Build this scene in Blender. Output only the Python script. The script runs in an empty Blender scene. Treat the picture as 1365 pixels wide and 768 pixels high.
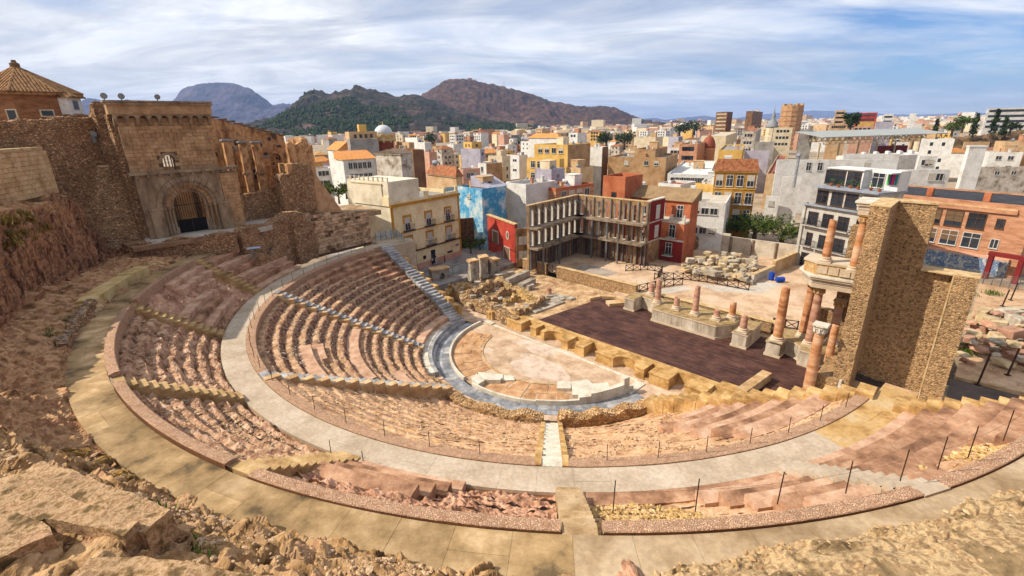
import bpy, math, random
import numpy as np
from mathutils import Matrix, Vector
S = bpy.context.scene
COL = S.collection
random.seed(7)
R = math.radians
sin, cos, pi = math.sin, math.cos, math.pi
# ---------------------------------------------------------------- camera
FPX, PITCH, ROLL = 636.28, 0.330277, -0.020228
CAM = np.array([-4.868, -54.42, 27.0])
cd = bpy.data.cameras.new('camera')
cd.sensor_width = 36.0
cd.lens = FPX / 1365 * 36
cd.clip_start, cd.clip_end = 0.3, 60000
cam = bpy.data.objects.new('camera', cd)
COL.objects.link(cam)
cam.matrix_world = (Matrix.Translation(Vector(CAM)) @ Matrix.Rotation(pi / 2 - PITCH, 4, 'X')
     @ Matrix.Rotation(ROLL, 4, 'Z'))
S.camera = cam
S.render.engine = 'CYCLES'
S.view_settings.view_transform = 'Standard'
S.view_settings.look = 'None'
S.view_settings.exposure = 0.3
S.view_settings.gamma = 1
S.cycles.max_bounces = 5
S.cycles.diffuse_bounces = 3
S.cycles.glossy_bounces = 2
S.cycles.transmission_bounces = 3
S.cycles.transparent_max_bounces = 6
S.cycles.volume_bounces = 0
# ---------------------------------------------------------------- sun and sky
SUN_ELEV = R(43)
SUN_AZ = math.atan2(-0.06, -1.0)                 # towards the sun: straight from the left of the view
ld = bpy.data.lights.new('sun', 'SUN')
ld.energy, ld.angle, ld.color = 5.0, R(0.53), (1.0, 0.92, 0.79)
sun = bpy.data.objects.new('sun', ld)
COL.objects.link(sun)
sd = Vector((cos(SUN_AZ) * cos(SUN_ELEV), sin(SUN_AZ) * cos(SUN_ELEV), sin(SUN_ELEV)))
sun.rotation_euler = sd.to_track_quat('Z', 'Y').to_euler()
W = bpy.data.worlds.new('World')
S.world = W
W.use_nodes = True
nt = W.node_tree
nt.nodes.clear()
N = lambda t, **k: _node(nt, t, **k)
def _node(tree, t, **k):
 n = tree.nodes.new(t)
 for a, b in k.items():
  setattr(n, a, b)
 return n
def lk(tree, a, b):
 tree.links.new(a, b)
def mathn(tree, op, a, b=None, clamp=False):
 n = tree.nodes.new('ShaderNodeMath')
 n.operation = op
 n.use_clamp = clamp
 for i, v in enumerate((a, b)):
  if v is None:
   continue
  if isinstance(v, (int, float)):
   n.inputs[i].default_value = v
  else:
   tree.links.new(v, n.inputs[i])
 return n.outputs[0]
def ramp(tree, fac, stops, interp='LINEAR'):
 n = tree.nodes.new('ShaderNodeValToRGB')
 n.color_ramp.interpolation = interp
 el = n.color_ramp.elements
 while len(el) < len(stops):
  el.new(0.5)
 for e, (p, c) in zip(el, stops):
  e.position = p
  e.color = c if len(c) == 4 else (*c, 1)
 tree.links.new(fac, n.inputs[0])
 return n.outputs[0]
def noise(tree, vec, scale, detail=6, rough=.55, dist=0.0):
 n = tree.nodes.new('ShaderNodeTexNoise')
 n.inputs['Scale'].default_value = scale
 n.inputs['Detail'].default_value = detail
 n.inputs['Roughness'].default_value = rough
 n.inputs['Distortion'].default_value = dist
 tree.links.new(vec, n.inputs['Vector'])
 return n.outputs[0]
def mixc(tree, fac, a, b, mode='MIX'):
 n = tree.nodes.new('ShaderNodeMix')
 n.data_type = 'RGBA'
 n.blend_type = mode
 for s, v in ((n.inputs[0], fac), (n.inputs[6], a), (n.inputs[7], b)):
  if isinstance(v, (int, float)):
   s.default_value = v
  elif isinstance(v, tuple):
   s.default_value = v if len(v) == 4 else (*v, 1)
  else:
   tree.links.new(v, s)
 return n.outputs[2]
sky = N('ShaderNodeTexSky', sky_type='NISHITA', sun_disc=False, sun_elevation=SUN_ELEV,
  sun_rotation=pi / 2 - SUN_AZ, altitude=300, air_density=1.25, dust_density=0.15, ozone_density=3.5)
tc = N('ShaderNodeTexCoord')
sep = N('ShaderNodeSeparateXYZ')
lk(nt, tc.outputs['Generated'], sep.inputs[0])
zc = mathn(nt, 'ADD', mathn(nt, 'MAXIMUM', sep.outputs[2], 0.0), 0.13)
comb = N('ShaderNodeCombineXYZ')
lk(nt, mathn(nt, 'DIVIDE', sep.outputs[0], zc), comb.inputs[0])
lk(nt, mathn(nt, 'DIVIDE', sep.outputs[1], zc), comb.inputs[1])
mp = N('ShaderNodeMapping')
lk(nt, comb.outputs[0], mp.inputs[0])
mp.inputs['Rotation'].default_value = (0, 0, R(-30))
mp.inputs['Scale'].default_value = (0.42, 0.8, 1)
mp.inputs['Location'].default_value = (3.1, 1.7, 0)
n1 = noise(nt, mp.outputs[0], 0.95, 8, .58, 1.1)
n2 = noise(nt, mp.outputs[0], 0.30, 4, .5, 0.6)
n3 = noise(nt, mp.outputs[0], 4.5, 6, .6, 0.4)
cl = mathn(nt, 'ADD', mathn(nt, 'MULTIPLY', n1, 0.70), mathn(nt, 'MULTIPLY', n2, 0.55))
cl = mathn(nt, 'ADD', cl, mathn(nt, 'MULTIPLY', n3, 0.10))
side = mathn(nt, 'ADD', mathn(nt, 'MULTIPLY', sep.outputs[0], -0.17), mathn(nt, 'MULTIPLY', sep.outputs[2], 0.10))
cl = mathn(nt, 'ADD', cl, side)                                # the cirrus is thicker towards the left and above
mask = ramp(nt, cl, [(0.45, (0, 0, 0)), (0.56, (.5, .5, .5)), (0.70, (.97, .97, .97))])
shade = noise(nt, mp.outputs[0], 1.6, 7, .62, 0.8)
ccol = ramp(nt, shade, [(0.3, (6.6, 7.3, 8.6)), (0.47, (9.8, 10.1, 10.7)), (0.6, (13.2, 13.3, 13.4))])
skyb = mixc(nt, 1.0, sky.outputs[0], (0.64, 0.90, 1.38), 'MULTIPLY')
skyc = mixc(nt, mask, skyb, ccol)
bg = N('ShaderNodeBackground')
bg.inputs[1].default_value = 0.07
lk(nt, skyc, bg.inputs[0])
wo = N('ShaderNodeOutputWorld')
lk(nt, bg.outputs[0], wo.inputs[0])
# ---------------------------------------------------------------- pixels of the photograph <-> the place
UA = R(45)
U2, V2 = np.array([cos(UA), sin(UA)]), np.array([cos(-UA), sin(-UA)])   # away from the seats / along the stage
def ray(px, py):
 x, y = px - 682.5, py - 384
 c, s = cos(ROLL), sin(ROLL)
 x, y = c * x + s * y, -s * x + c * y
 return np.array([x, FPX * cos(PITCH) - y * sin(PITCH), -(FPX * sin(PITCH) + y * cos(PITCH))])
def at_z(px, py, z):
 r = ray(px, py)
 return CAM + r * ((z - CAM[2]) / r[2])
def at_y(px, py, d):
 """the point on a sight line a given distance ahead of the viewpoint"""
 r = ray(px, py)
 return CAM + r * (d / r[1])
def st(s, t, z=0.0):
 q = s * V2 + t * U2
 return np.array([q[0], q[1], z])
def px_st(px, py, z):
 p = at_z(px, py, z)
 return float(p[:2] @ V2), float(p[:2] @ U2)
def proj(P):
 x, yy, v = P[0] - CAM[0], P[1] - CAM[1], P[2] - CAM[2]
 yc = -(v * cos(PITCH) + yy * sin(PITCH))
 d = yy * cos(PITCH) - v * sin(PITCH)
 a, b = FPX * x / d, FPX * yc / d
 c, s = cos(ROLL), sin(ROLL)
 return 682.5 + c * a - s * b, 384 + s * a + c * b, d
def pol(r, th, z=0.0):
 return np.array([r * cos(R(th)), r * sin(R(th)), z])
# ---------------------------------------------------------------- materials
def lin(c):
 return tuple(((v / 255) / 12.92 if v / 255 <= .04045 else ((v / 255 + .055) / 1.055) ** 2.4) for v in c)
MATS = {}
def M(name, cols, scale=0.6, rough=.92, bump=.35, bscale=None, big=.22, bigs=.12, vor=None, streak=None, rnd=0.0,
  spec=.25, metal=0.0, spread=.15, bdist=.06, fine=.48):
 """cols: sRGB base colours mixed by fractal noise; vor=(scale, joint colour, cell contrast, joint width): rubble masonry;
 rnd: tone differs from object to object"""
 if name in MATS:
  return MATS[name]
 m = bpy.data.materials.new(name)
 m.use_nodes = True
 t = m.node_tree
 t.nodes.clear()
 out = t.nodes.new('ShaderNodeOutputMaterial')
 b = t.nodes.new('ShaderNodeBsdfPrincipled')
 t.links.new(b.outputs[0], out.inputs[0])
 b.inputs['Roughness'].default_value = rough
 b.inputs['Specular IOR Level'].default_value = spec
 b.inputs['Metallic'].default_value = metal
 g = t.nodes.new('ShaderNodeNewGeometry')
 pos = g.outputs['Position']
 if streak:
  mp = t.nodes.new('ShaderNodeMapping')
  t.links.new(pos, mp.inputs[0])
  mp.inputs['Scale'].default_value = streak
  pos2 = mp.outputs[0]
 else:
  pos2 = pos
 lc = [lin(c) for c in cols]
 nz = noise(t, pos2, scale, 7, .62)
 n = len(lc)
 if n == 1:
  colr = lc[0] + (1,)
  rgb = t.nodes.new('ShaderNodeRGB')
  rgb.outputs[0].default_value = colr
  colr = rgb.outputs[0]
 else:
  colr = ramp(t, nz, [(.5 - spread + 2 * spread * i / (n - 1), c) for i, c in enumerate(lc)])
 if fine and n > 1:
  nf = noise(t, pos2, scale * 9, 5, .7)
  colr = mixc(t, 1.0, colr, _tone(t, mathn(t, 'ADD', mathn(t, 'MULTIPLY', nf, fine * 2), 1 - fine)), 'MULTIPLY')
 hgt = None
 if vor:
  vs, jc, cc, jw = vor
  wob = noise(t, pos, vs * 1.3, 2, .5)
  vv = t.nodes.new('ShaderNodeVectorMath')
  vv.operation = 'MULTIPLY_ADD'
  t.links.new(pos, vv.inputs[0])
  vv.inputs[1].default_value = (1, 1, 1.45)
  cmb = t.nodes.new('ShaderNodeCombineXYZ')
  w2 = mathn(t, 'MULTIPLY', wob, .35 / vs)
  t.links.new(w2, cmb.inputs[0])
  t.links.new(w2, cmb.inputs[2])
  t.links.new(cmb.outputs[0], vv.inputs[2])
  v1 = t.nodes.new('ShaderNodeTexVoronoi')
  v1.inputs['Scale'].default_value = vs
  t.links.new(vv.outputs[0], v1.inputs['Vector'])
  v2 = t.nodes.new('ShaderNodeTexVoronoi')
  v2.feature = 'DISTANCE_TO_EDGE'
  v2.inputs['Scale'].default_value = vs
  t.links.new(vv.outputs[0], v2.inputs['Vector'])
  sp = t.nodes.new('ShaderNodeSeparateColor')
  t.links.new(v1.outputs['Color'], sp.inputs[0])
  cell = mathn(t, 'ADD', mathn(t, 'MULTIPLY', sp.outputs[0], cc), 1 - cc * .5)
  colr = mixc(t, 1.0, colr, _tone(t, cell), 'MULTIPLY')
  edge = ramp(t, v2.outputs[0], [(jw * .4, (1, 1, 1)), (jw, (0, 0, 0))])
  colr = mixc(t, edge, colr, lin(jc))
  hgt = ramp(t, v2.outputs[0], [(0, (0, 0, 0)), (jw * 1.6, (1, 1, 1))])
 if big:
  nb = noise(t, pos, bigs, 4, .6)
  colr = mixc(t, 1.0, colr, _tone(t, mathn(t, 'ADD', mathn(t, 'MULTIPLY', nb, big * 2), 1 - big)), 'MULTIPLY')
 if rnd:
  oi = t.nodes.new('ShaderNodeObjectInfo')
  colr = mixc(t, 1.0, colr, _tone(t, mathn(t, 'ADD', mathn(t, 'MULTIPLY', oi.outputs['Random'], rnd), 1 - rnd * .5)), 'MULTIPLY')
 t.links.new(colr, b.inputs['Base Color'])
 if bump:
  bn = t.nodes.new('ShaderNodeBump')
  bn.inputs['Strength'].default_value = bump
  bn.inputs['Distance'].default_value = bdist
  h = noise(t, pos2 if streak else pos, bscale or scale * 6, 6, .65)
  if hgt is not None:
   h = mathn(t, 'ADD', mathn(t, 'MULTIPLY', hgt, 1.2), mathn(t, 'MULTIPLY', h, .6))
  t.links.new(h, bn.inputs['Height'])
  t.links.new(bn.outputs[0], b.inputs['Normal'])
 MATS[name] = m
 return m
def _tone(t, v):
 n = t.nodes.new('ShaderNodeCombineColor')
 for i in range(3):
  t.links.new(v, n.inputs[i])
 return n.outputs[0]
# ---------------------------------------------------------------- noise on arrays
def _hash(ix, iy, iz):
 h = (ix * 374761393 + iy * 668265263 + iz * 2147483647 + 144665) & 0xFFFFFFFF
 h = ((h ^ (h >> 13)) * 1274126177) & 0xFFFFFFFF
 h = h ^ (h >> 16)
 return (h & 0xFFFF) / 65535.0
def vnoise(p):
 i = np.floor(p).astype(np.int64)
 f = p - i
 f = f * f * (3 - 2 * f)
 x, y, z = i[:, 0], i[:, 1], i[:, 2]
 def c(a, b, d):
  return _hash(x + a, y + b, z + d)
 fx, fy, fz = f[:, 0], f[:, 1], f[:, 2]
 a = c(0, 0, 0) * (1 - fx) + c(1, 0, 0) * fx
 b = c(0, 1, 0) * (1 - fx) + c(1, 1, 0) * fx
 d = c(0, 0, 1) * (1 - fx) + c(1, 0, 1) * fx
 e = c(0, 1, 1) * (1 - fx) + c(1, 1, 1) * fx
 return (a * (1 - fy) + b * fy) * (1 - fz) + (d * (1 - fy) + e * fy) * fz
def fbm(p, octv=4, gain=.5, lac=2.07):
 """about -1 .. 1"""
 p = np.asarray(p, float)
 if p.ndim == 1:
  p = p[None]
 if p.shape[1] == 2:
  p = np.c_[p, np.zeros(len(p))]
 s, a, tot = 0, 1.0, 0
 for k in range(octv):
  s = s + a * (vnoise(p + 17.3 * k) * 2 - 1)
  tot += a
  a *= gain
  p = p * lac
 return s / tot * 1.5
def ridged(p, octv=4):
 p = np.asarray(p, float)
 if p.shape[1] == 2:
  p = np.c_[p, np.zeros(len(p))]
 s, a, tot = 0, 1.0, 0
 for k in range(octv):
  s = s + a * (1 - np.abs(vnoise(p + 11.7 * k) * 2 - 1))
  tot += a
  a *= .5
  p = p * 2.1
 return s / tot
def worley(p, seed=0):
 """distance to the nearest cell border (about 0 .. 0.5) and a value per cell"""
 p = np.asarray(p, float)
 i = np.floor(p).astype(np.int64)
 d1 = np.full(len(p), 9.0)
 d2 = np.full(len(p), 9.0)
 val = np.zeros(len(p))
 for a in (-1, 0, 1):
  for b in (-1, 0, 1):
   for c in (-1, 0, 1):
    x, y, z = i[:, 0] + a, i[:, 1] + b, i[:, 2] + c
    q = np.c_[x + _hash(x, y, z + seed), y + _hash(x + 57, y, z + seed), z + _hash(x, y + 91, z + seed)]
    d = np.linalg.norm(q - p, axis=1)
    near = d < d1
    d2 = np.where(near, d1, np.minimum(d2, d))
    val = np.where(near, _hash(x + 7, y + 3, z + seed), val)
    d1 = np.where(near, d, d1)
 return (d2 - d1) * .5, val
# ---------------------------------------------------------------- objects
def tag(o, label=None, cat=None, group=None, kind=None):
 for k, v in (('label', label), ('category', cat), ('group', group), ('kind', kind)):
  if v:
   o[k] = v
 return o
def thing(name, label, cat, loc=(0, 0, 0), rz=0.0, group=None):
 o = bpy.data.objects.new(name, None)
 o.empty_display_size = .3
 o.location = [float(v) for v in loc]
 o.rotation_euler = (0, 0, rz)
 COL.objects.link(o)
 return tag(o, label, cat, group)
def inst(name, me, parent=None, loc=(0, 0, 0), rz=0.0, scale=None, rot=None):
 o = bpy.data.objects.new(name, me)
 o.location = [float(v) for v in loc]
 o.rotation_euler = rot if rot is not None else (0, 0, rz)
 if scale is not None:
  o.scale = scale
 if parent is not None:
  o.parent = parent
 COL.objects.link(o)
 return o
def copy_tree(o, parent=None):
 c = o.copy()
 COL.objects.link(c)
 c.parent = parent
 for ch in list(o.children):
  copy_tree(ch, c)
 return c
class MB:
 """collects shapes and links them as one mesh object"""
 def __init__(s):
  s.v, s.f, s.m = [], [], []
 def add(s, verts, faces, mi=0):
  n = len(s.v)
  s.v += [tuple(map(float, p)) for p in verts]
  s.f += [tuple(i + n for i in f) for f in faces]
  s.m += [mi] * len(faces)
  return s
 def box(s, c, d, rz=0.0, mi=0, taper=1.0, jit=0.0):
  x, y, z = d[0] / 2, d[1] / 2, d[2] / 2
  cr, sr = cos(rz), sin(rz)
  vs = []
  for k in (-1, 1):
   tp = taper if k == 1 else 1
   for a, b in ((-1, -1), (1, -1), (1, 1), (-1, 1)):
    px, py, pz = a * x * tp, b * y * tp, k * z
    if jit:
     px += random.uniform(-jit, jit)
     py += random.uniform(-jit, jit)
     pz += random.uniform(-jit, jit)
    vs.append((c[0] + px * cr - py * sr, c[1] + px * sr + py * cr, c[2] + pz))
  return s.add(vs, [(3, 2, 1, 0), (4, 5, 6, 7), (0, 1, 5, 4), (1, 2, 6, 5), (2, 3, 7, 6), (3, 0, 4, 7)], mi)
 def b2(s, x0, x1, y0, y1, z0, z1, mi=0):
  return s.box(((x0 + x1) / 2, (y0 + y1) / 2, (z0 + z1) / 2), (x1 - x0, y1 - y0, z1 - z0), 0, mi)
 def prism(s, poly, z0, z1, mi=0, cap=True):
  n = len(poly)
  z0s = z0 if hasattr(z0, '__len__') else [z0] * n
  z1s = z1 if hasattr(z1, '__len__') else [z1] * n
  ar = sum(poly[i][0] * poly[(i + 1) % n][1] - poly[(i + 1) % n][0] * poly[i][1] for i in range(n))
  if ar < 0:
   poly, z0s, z1s = poly[::-1], z0s[::-1], z1s[::-1]
  vs = [(p[0], p[1], z) for p, z in zip(poly, z0s)] + [(p[0], p[1], z) for p, z in zip(poly, z1s)]
  fs = [(i, (i + 1) % n, n + (i + 1) % n, n + i) for i in range(n)]
  if cap:
   fs += [tuple(range(n))[::-1], tuple(range(n, 2 * n))]
  return s.add(vs, fs, mi)
 def lathe(s, prof, n=16, c=(0, 0, 0), mi=0, tilt=None):
  vs, fs = [], []
  for r, z in prof:
   for i in range(n):
    a = 2 * pi * i / n
    vs.append((c[0] + r * cos(a), c[1] + r * sin(a), c[2] + z))
  m = len(prof)
  for j in range(m - 1):
   for i in range(n):
    k = (i + 1) % n
    fs.append((j * n + i, j * n + k, (j + 1) * n + k, (j + 1) * n + i))
  fs.append(tuple(range(n))[::-1])
  fs.append(tuple(range((m - 1) * n, m * n)))
  return s.add(vs, fs, mi)
 def tube(s, a, b, r, n=6, mi=0, r2=None):
  a, b = np.array(a, float), np.array(b, float)
  d = b - a
  d = d / (np.linalg.norm(d) + 1e-9)
  x = np.cross(d, (0, 0, 1) if abs(d[2]) < .9 else (1, 0, 0))
  x /= np.linalg.norm(x)
  y = np.cross(d, x)
  r2 = r if r2 is None else r2
  vs = [a + r * (cos(2 * pi * i / n) * x + sin(2 * pi * i / n) * y) for i in range(n)]
  vs += [b + r2 * (cos(2 * pi * i / n) * x + sin(2 * pi * i / n) * y) for i in range(n)]
  fs = [(i, n + i, n + (i + 1) % n, (i + 1) % n) for i in range(n)]
  fs += [tuple(range(n)), tuple(range(n, 2 * n))[::-1]]
  return s.add(vs, fs, mi)
 def beam(s, a, b, w, h, mi=0):
  a, b = np.array(a, float), np.array(b, float)
  d = b - a
  d = d / (np.linalg.norm(d) + 1e-9)
  x = np.cross(d, (0, 0, 1) if abs(d[2]) < .95 else (1, 0, 0))
  x /= np.linalg.norm(x)
  y = np.cross(x, d)
  vs = []
  for p in (a, b):
   for i, j in ((-1, -1), (1, -1), (1, 1), (-1, 1)):
    vs.append(p + x * w / 2 * i + y * h / 2 * j)
  return s.add(vs, [(3, 2, 1, 0), (4, 5, 6, 7), (0, 1, 5, 4), (1, 2, 6, 5), (2, 3, 7, 6), (3, 0, 4, 7)][::1], mi)
 def grid(s, P, mi=0, close=False):
  """P: (n, m, 3) array of points"""
  P = np.asarray(P)
  n, m = P.shape[:2]
  base = len(s.v)
  s.v += [tuple(p) for p in P.reshape(-1, 3).tolist()]
  i, j = np.meshgrid(np.arange(n - 1), np.arange(m - 1), indexing='ij')
  a = (i * m + j + base).ravel()
  F = np.c_[a, a + m, a + m + 1, a + 1]
  s.f += [tuple(f) for f in F.tolist()]
  s.m += [mi] * len(F)
  return s
 def mesh(s, name, mats, smooth=False, off=None, rz=0.0):
  me = bpy.data.meshes.new(name)
  v = np.array(s.v, float)
  if off is not None:
   v = v - np.array(off, float)
   if rz:
    c, q = cos(-rz), sin(-rz)
    v = np.c_[v[:, 0] * c - v[:, 1] * q, v[:, 0] * q + v[:, 1] * c, v[:, 2]]
  me.from_pydata(v.tolist(), [], s.f)
  if not isinstance(mats, (list, tuple)):
   mats = [mats]
  for m in mats:
   me.materials.append(m)
  if len(mats) > 1:
   me.polygons.foreach_set('material_index', s.m)
  if smooth:
   me.polygons.foreach_set('use_smooth', [True] * len(me.polygons))
  me.update()
  return me
 def build(s, name, mats, parent=None, smooth=False, world=True):
  """world: the points are given in the world's frame, the parent stands somewhere in it"""
  off, rz = None, 0.0
  if parent is not None and world:
   q = parent
   off = np.zeros(3)
   chain = []
   while q is not None:
    chain.append(q)
    q = q.parent
   mw = Matrix.Identity(4)
   for q in reversed(chain):
    mw = mw @ Matrix.LocRotScale(q.location, q.rotation_euler, q.scale)
   off = np.array(mw.translation)
   rz = mw.to_euler().z
  return inst(name, s.mesh(name, mats, smooth, off, rz), parent)
def fix_normals(o):
 import bmesh
 b = bmesh.new()
 b.from_mesh(o.data)
 bmesh.ops.recalc_face_normals(b, faces=b.faces)
 b.to_mesh(o.data)
 b.free()
 return o
def struct(o):
 o['kind'] = 'structure'
 return o
_stones = {}
def stone_mesh(k, mat, kind='rock'):
 """one of a few rough stones, about one metre across"""
 key = (k, mat.name, kind)
 if key in _stones:
  return _stones[key]
 import bmesh
 rs = np.random.RandomState(k * 7 + 3)
 b = bmesh.new()
 if kind == 'rock':
  bmesh.ops.create_icosphere(b, subdivisions=1, radius=.55)
  for v in b.verts:
   v.co *= rs.uniform(.72, 1.12)
   v.co.z *= .75
 else:
  bmesh.ops.create_cube(b, size=1)
  bmesh.ops.bevel(b, geom=list(b.edges), offset=.07, segments=1, affect='EDGES')
  for v in b.verts:
   v.co += Vector(rs.uniform(-.055, .055, 3))
 me = bpy.data.meshes.new('stone')
 b.to_mesh(me)
 b.free()
 me.materials.append(mat)
 _stones[key] = me
 return me
def rubble(name, parent, pts, sizes, mat, seed=0):
 """many small stones as one mesh"""
 rs = np.random.RandomState(seed)
 ico = [(0, 0, 1), (.89, 0, .45), (.28, .85, .45), (-.72, .53, .45), (-.72, -.53, .45), (.28, -.85, .45), (0, 0, -.6)]
 fs = [(0, 1, 2), (0, 2, 3), (0, 3, 4), (0, 4, 5), (0, 5, 1), (6, 2, 1), (6, 3, 2), (6, 4, 3), (6, 5, 4), (6, 1, 5)]
 ico = np.array(ico)
 V, F = [], []
 for k, (p, sz) in enumerate(zip(pts, sizes)):
  a = rs.uniform(0, 6.28)
  q = ico * rs.uniform(.6, 1.25, (7, 1)) * np.array([rs.uniform(.7, 1.2), rs.uniform(.6, 1), rs.uniform(.45, .8)]) * sz
  ca, sa = cos(a), sin(a)
  q = np.c_[q[:, 0] * ca - q[:, 1] * sa, q[:, 0] * sa + q[:, 1] * ca, q[:, 2]]
  V.append(q + np.asarray(p))
  F += [(x + 7 * k, y + 7 * k, z + 7 * k) for x, y, z in fs]
 mb = MB()
 mb.v = np.concatenate(V).tolist()
 mb.f = F
 mb.m = [0] * len(F)
 o = mb.build(name, mat, parent)
 o['kind'] = 'stuff'
 return o
# ================================================================ colours of the place
m_pink = M('pink_concrete', [(154, 116, 90), (182, 144, 116), (198, 164, 138)], .9, bump=.25, big=.2, bigs=.3)
m_pinkdark = M('weathered_pink_concrete', [(108, 76, 56), (154, 114, 86), (184, 146, 116)], .7, bump=.5, bscale=5, big=.4, bigs=.25, fine=.4)
m_erode = M('eroded_brown_rock', [(70, 50, 38), (120, 86, 64), (156, 118, 92), (180, 146, 118)], 2.2, bump=.7, bscale=5, big=.2, bigs=.2)
m_earth = M('ochre_earth', [(146, 108, 76), (178, 138, 102), (200, 162, 126), (186, 142, 98)], .7, bump=.6, bscale=5, big=.2, bigs=.16)
m_red = M('red_rock', [(136, 98, 74), (176, 132, 104), (200, 160, 132)], .8, bump=.8, bscale=3, big=.2, bigs=.2)
m_rubble = M('rubble_stone', [(120, 92, 68), (170, 134, 98), (200, 170, 134), (150, 128, 112)], 2.5, bump=.5, big=.2, bigs=.5)
m_rubgrey = M('grey_rubble_stone', [(104, 90, 78), (150, 130, 112), (184, 164, 144)], 2.5, bump=.5, big=.2, bigs=.5)
m_walk = M('pale_concrete_slab', [(160, 142, 120), (174, 156, 134), (184, 168, 148)], .5, bump=.12, big=.1, bigs=.12, rnd=.06)
m_walky = M('yellowed_concrete_slab', [(140, 104, 60), (176, 140, 88), (182, 154, 112), (184, 166, 138)], .35, bump=.15, big=.2, bigs=.3, rnd=.08)
m_brownwalk = M('stained_brown_slab', [(92, 76, 54), (140, 114, 78), (160, 132, 94), (184, 156, 118)], .5, bump=.3, bscale=5, big=.4, bigs=.45, rnd=.3, fine=.35)
m_greywalk = M('grey_brown_slab', [(140, 116, 86), (166, 142, 112), (182, 162, 134)], .45, bump=.25, bscale=5, big=.28, bigs=.3, rnd=.08)
m_pebble = M('pebble_concrete', [(172, 130, 100), (202, 162, 130), (190, 156, 128)], 2, bump=.8, bscale=16, vor=(12, (182, 142, 112), .45, .1), big=.2, bigs=.4, fine=.25)
m_rim = M('brown_rim', [(92, 60, 38), (122, 82, 52)], 1.2, bump=.4)
m_sand = M('yellow_sandstone', [(136, 102, 58), (174, 136, 84), (198, 166, 116)], .9, bump=.4, bscale=8, big=.3, bigs=.5, rnd=.3)
m_sandpale = M('pale_sandstone', [(158, 124, 84), (182, 148, 106), (200, 172, 134)], .9, bump=.4, bscale=6, big=.2, bigs=.5, rnd=.16)
m_marble = M('grey_marble', [(116, 114, 114), (150, 147, 145), (180, 176, 172)], .9, rough=.6, bump=.15, big=.15, bigs=.4, rnd=.45, spec=.35)
m_white = M('white_marble', [(176, 164, 144), (196, 186, 168), (206, 198, 182)], .9, rough=.6, bump=.12, big=.08, rnd=.06)
m_slate = M('blue_grey_paving', [(98, 100, 106), (128, 129, 133), (160, 157, 154)], .7, rough=.65, bump=.2, big=.2, bigs=.5, rnd=.5)
m_floor = M('orchestra_plaster', [(148, 122, 96), (178, 150, 122), (194, 170, 144)], .45, bump=.3, bscale=3, big=.2, bigs=.16)
m_metal = M('dark_rust_metal', [(60, 44, 34), (80, 60, 46)], 3, rough=.6, bump=0, big=0, metal=.6)
m_wire = M('steel_wire', [(90, 80, 70)], 1, rough=.5, bump=0, big=0, metal=.8)
# ================================================================ the ground
def town_ground():
 rs = [0, 8, 16, 24, 30, 36, 42, 46, 50, 56, 64, 74, 90, 120, 170, 260, 420, 700, 1200, 2200, 4500, 9000, 20000, 45000]
 nth = 96
 P = np.zeros((len(rs), nth + 1, 3))
 for i, r in enumerate(rs):
  for j in range(nth + 1):
   a = 2 * pi * j / nth
   x, y = r * cos(a), r * sin(a)
   t = x * U2[0] + y * U2[1]
   s = x * V2[0] + y * V2[1]
   z = 1.75
   if t < 27 and r < 60:
    z = -1.0
   P[i, j] = (x, y, z)
 mb = MB().grid(P)
 g = M('town_ground', [(120, 104, 88), (150, 132, 110), (164, 146, 124)], .08, bump=.2, bscale=1.5, big=.25, bigs=.02)
 return struct(mb.build('ground', g, smooth=False))
town_ground()
# ================================================================ walkways
Z_ORC, Z_MID, Z_OUT = 0.11, 8.93, 12.9
R_MID0, R_MID1, R_OUT0, R_OUT1 = 32.67, 34.62, 41.07, 43.02
def sector(r0, r1, a0, a1, z0, z1, n=3):
 mb = MB()
 P = [pol(r0, a0 + (a1 - a0) * i / n) for i in range(n + 1)] + [pol(r1, a1 - (a1 - a0) * i / n) for i in range(n + 1)]
 mb.prism([(p[0], p[1]) for p in P], z0, z1)
 return mb
def walkway(name, label, r0, r1, a0, a1, z, step, matf, extra=0.0):
 base = struct(sector(r0 + .02, r1 - .02 + extra, a0, a1, z - .6, z - .035, 90).build(name, m_earth))
 tag(base, label)
 cache = {}
 n = int((a1 - a0) / step)
 for k in range(n):
  a = a0 + k * step
  split = [(r0, r1)] if (k * 7) % 5 else [(r0, r0 + (r1 - r0) * .55), (r0 + (r1 - r0) * .55, r1)]
  for (q0, q1) in split:
   m = matf(a)
   key = (m.name, round(q0, 2), round(q1, 2))
   if key not in cache:
    cache[key] = sector(q0 + .006, q1 - .006, 0, step - .016, z - .2, z, 3).mesh('slab', m)
   inst('slab', cache[key], base, (0, 0, random.uniform(-.008, .006)), R(a))
 return base
walkway('middle_walkway', 'curved pale walkway between the two tiers of seats', R_MID0, R_MID1, 131, 312, Z_MID, 3.4,
  lambda a: m_walky if a > 292 else m_walk)
walkway('outer_walkway', 'brown stained walkway round the top of the seats', R_OUT0, R_OUT1, 170, 318, Z_OUT, 3.0,
  lambda a: m_greywalk if a > 266 or (a > 263 and random.random() < .5) else m_brownwalk, .0)
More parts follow.
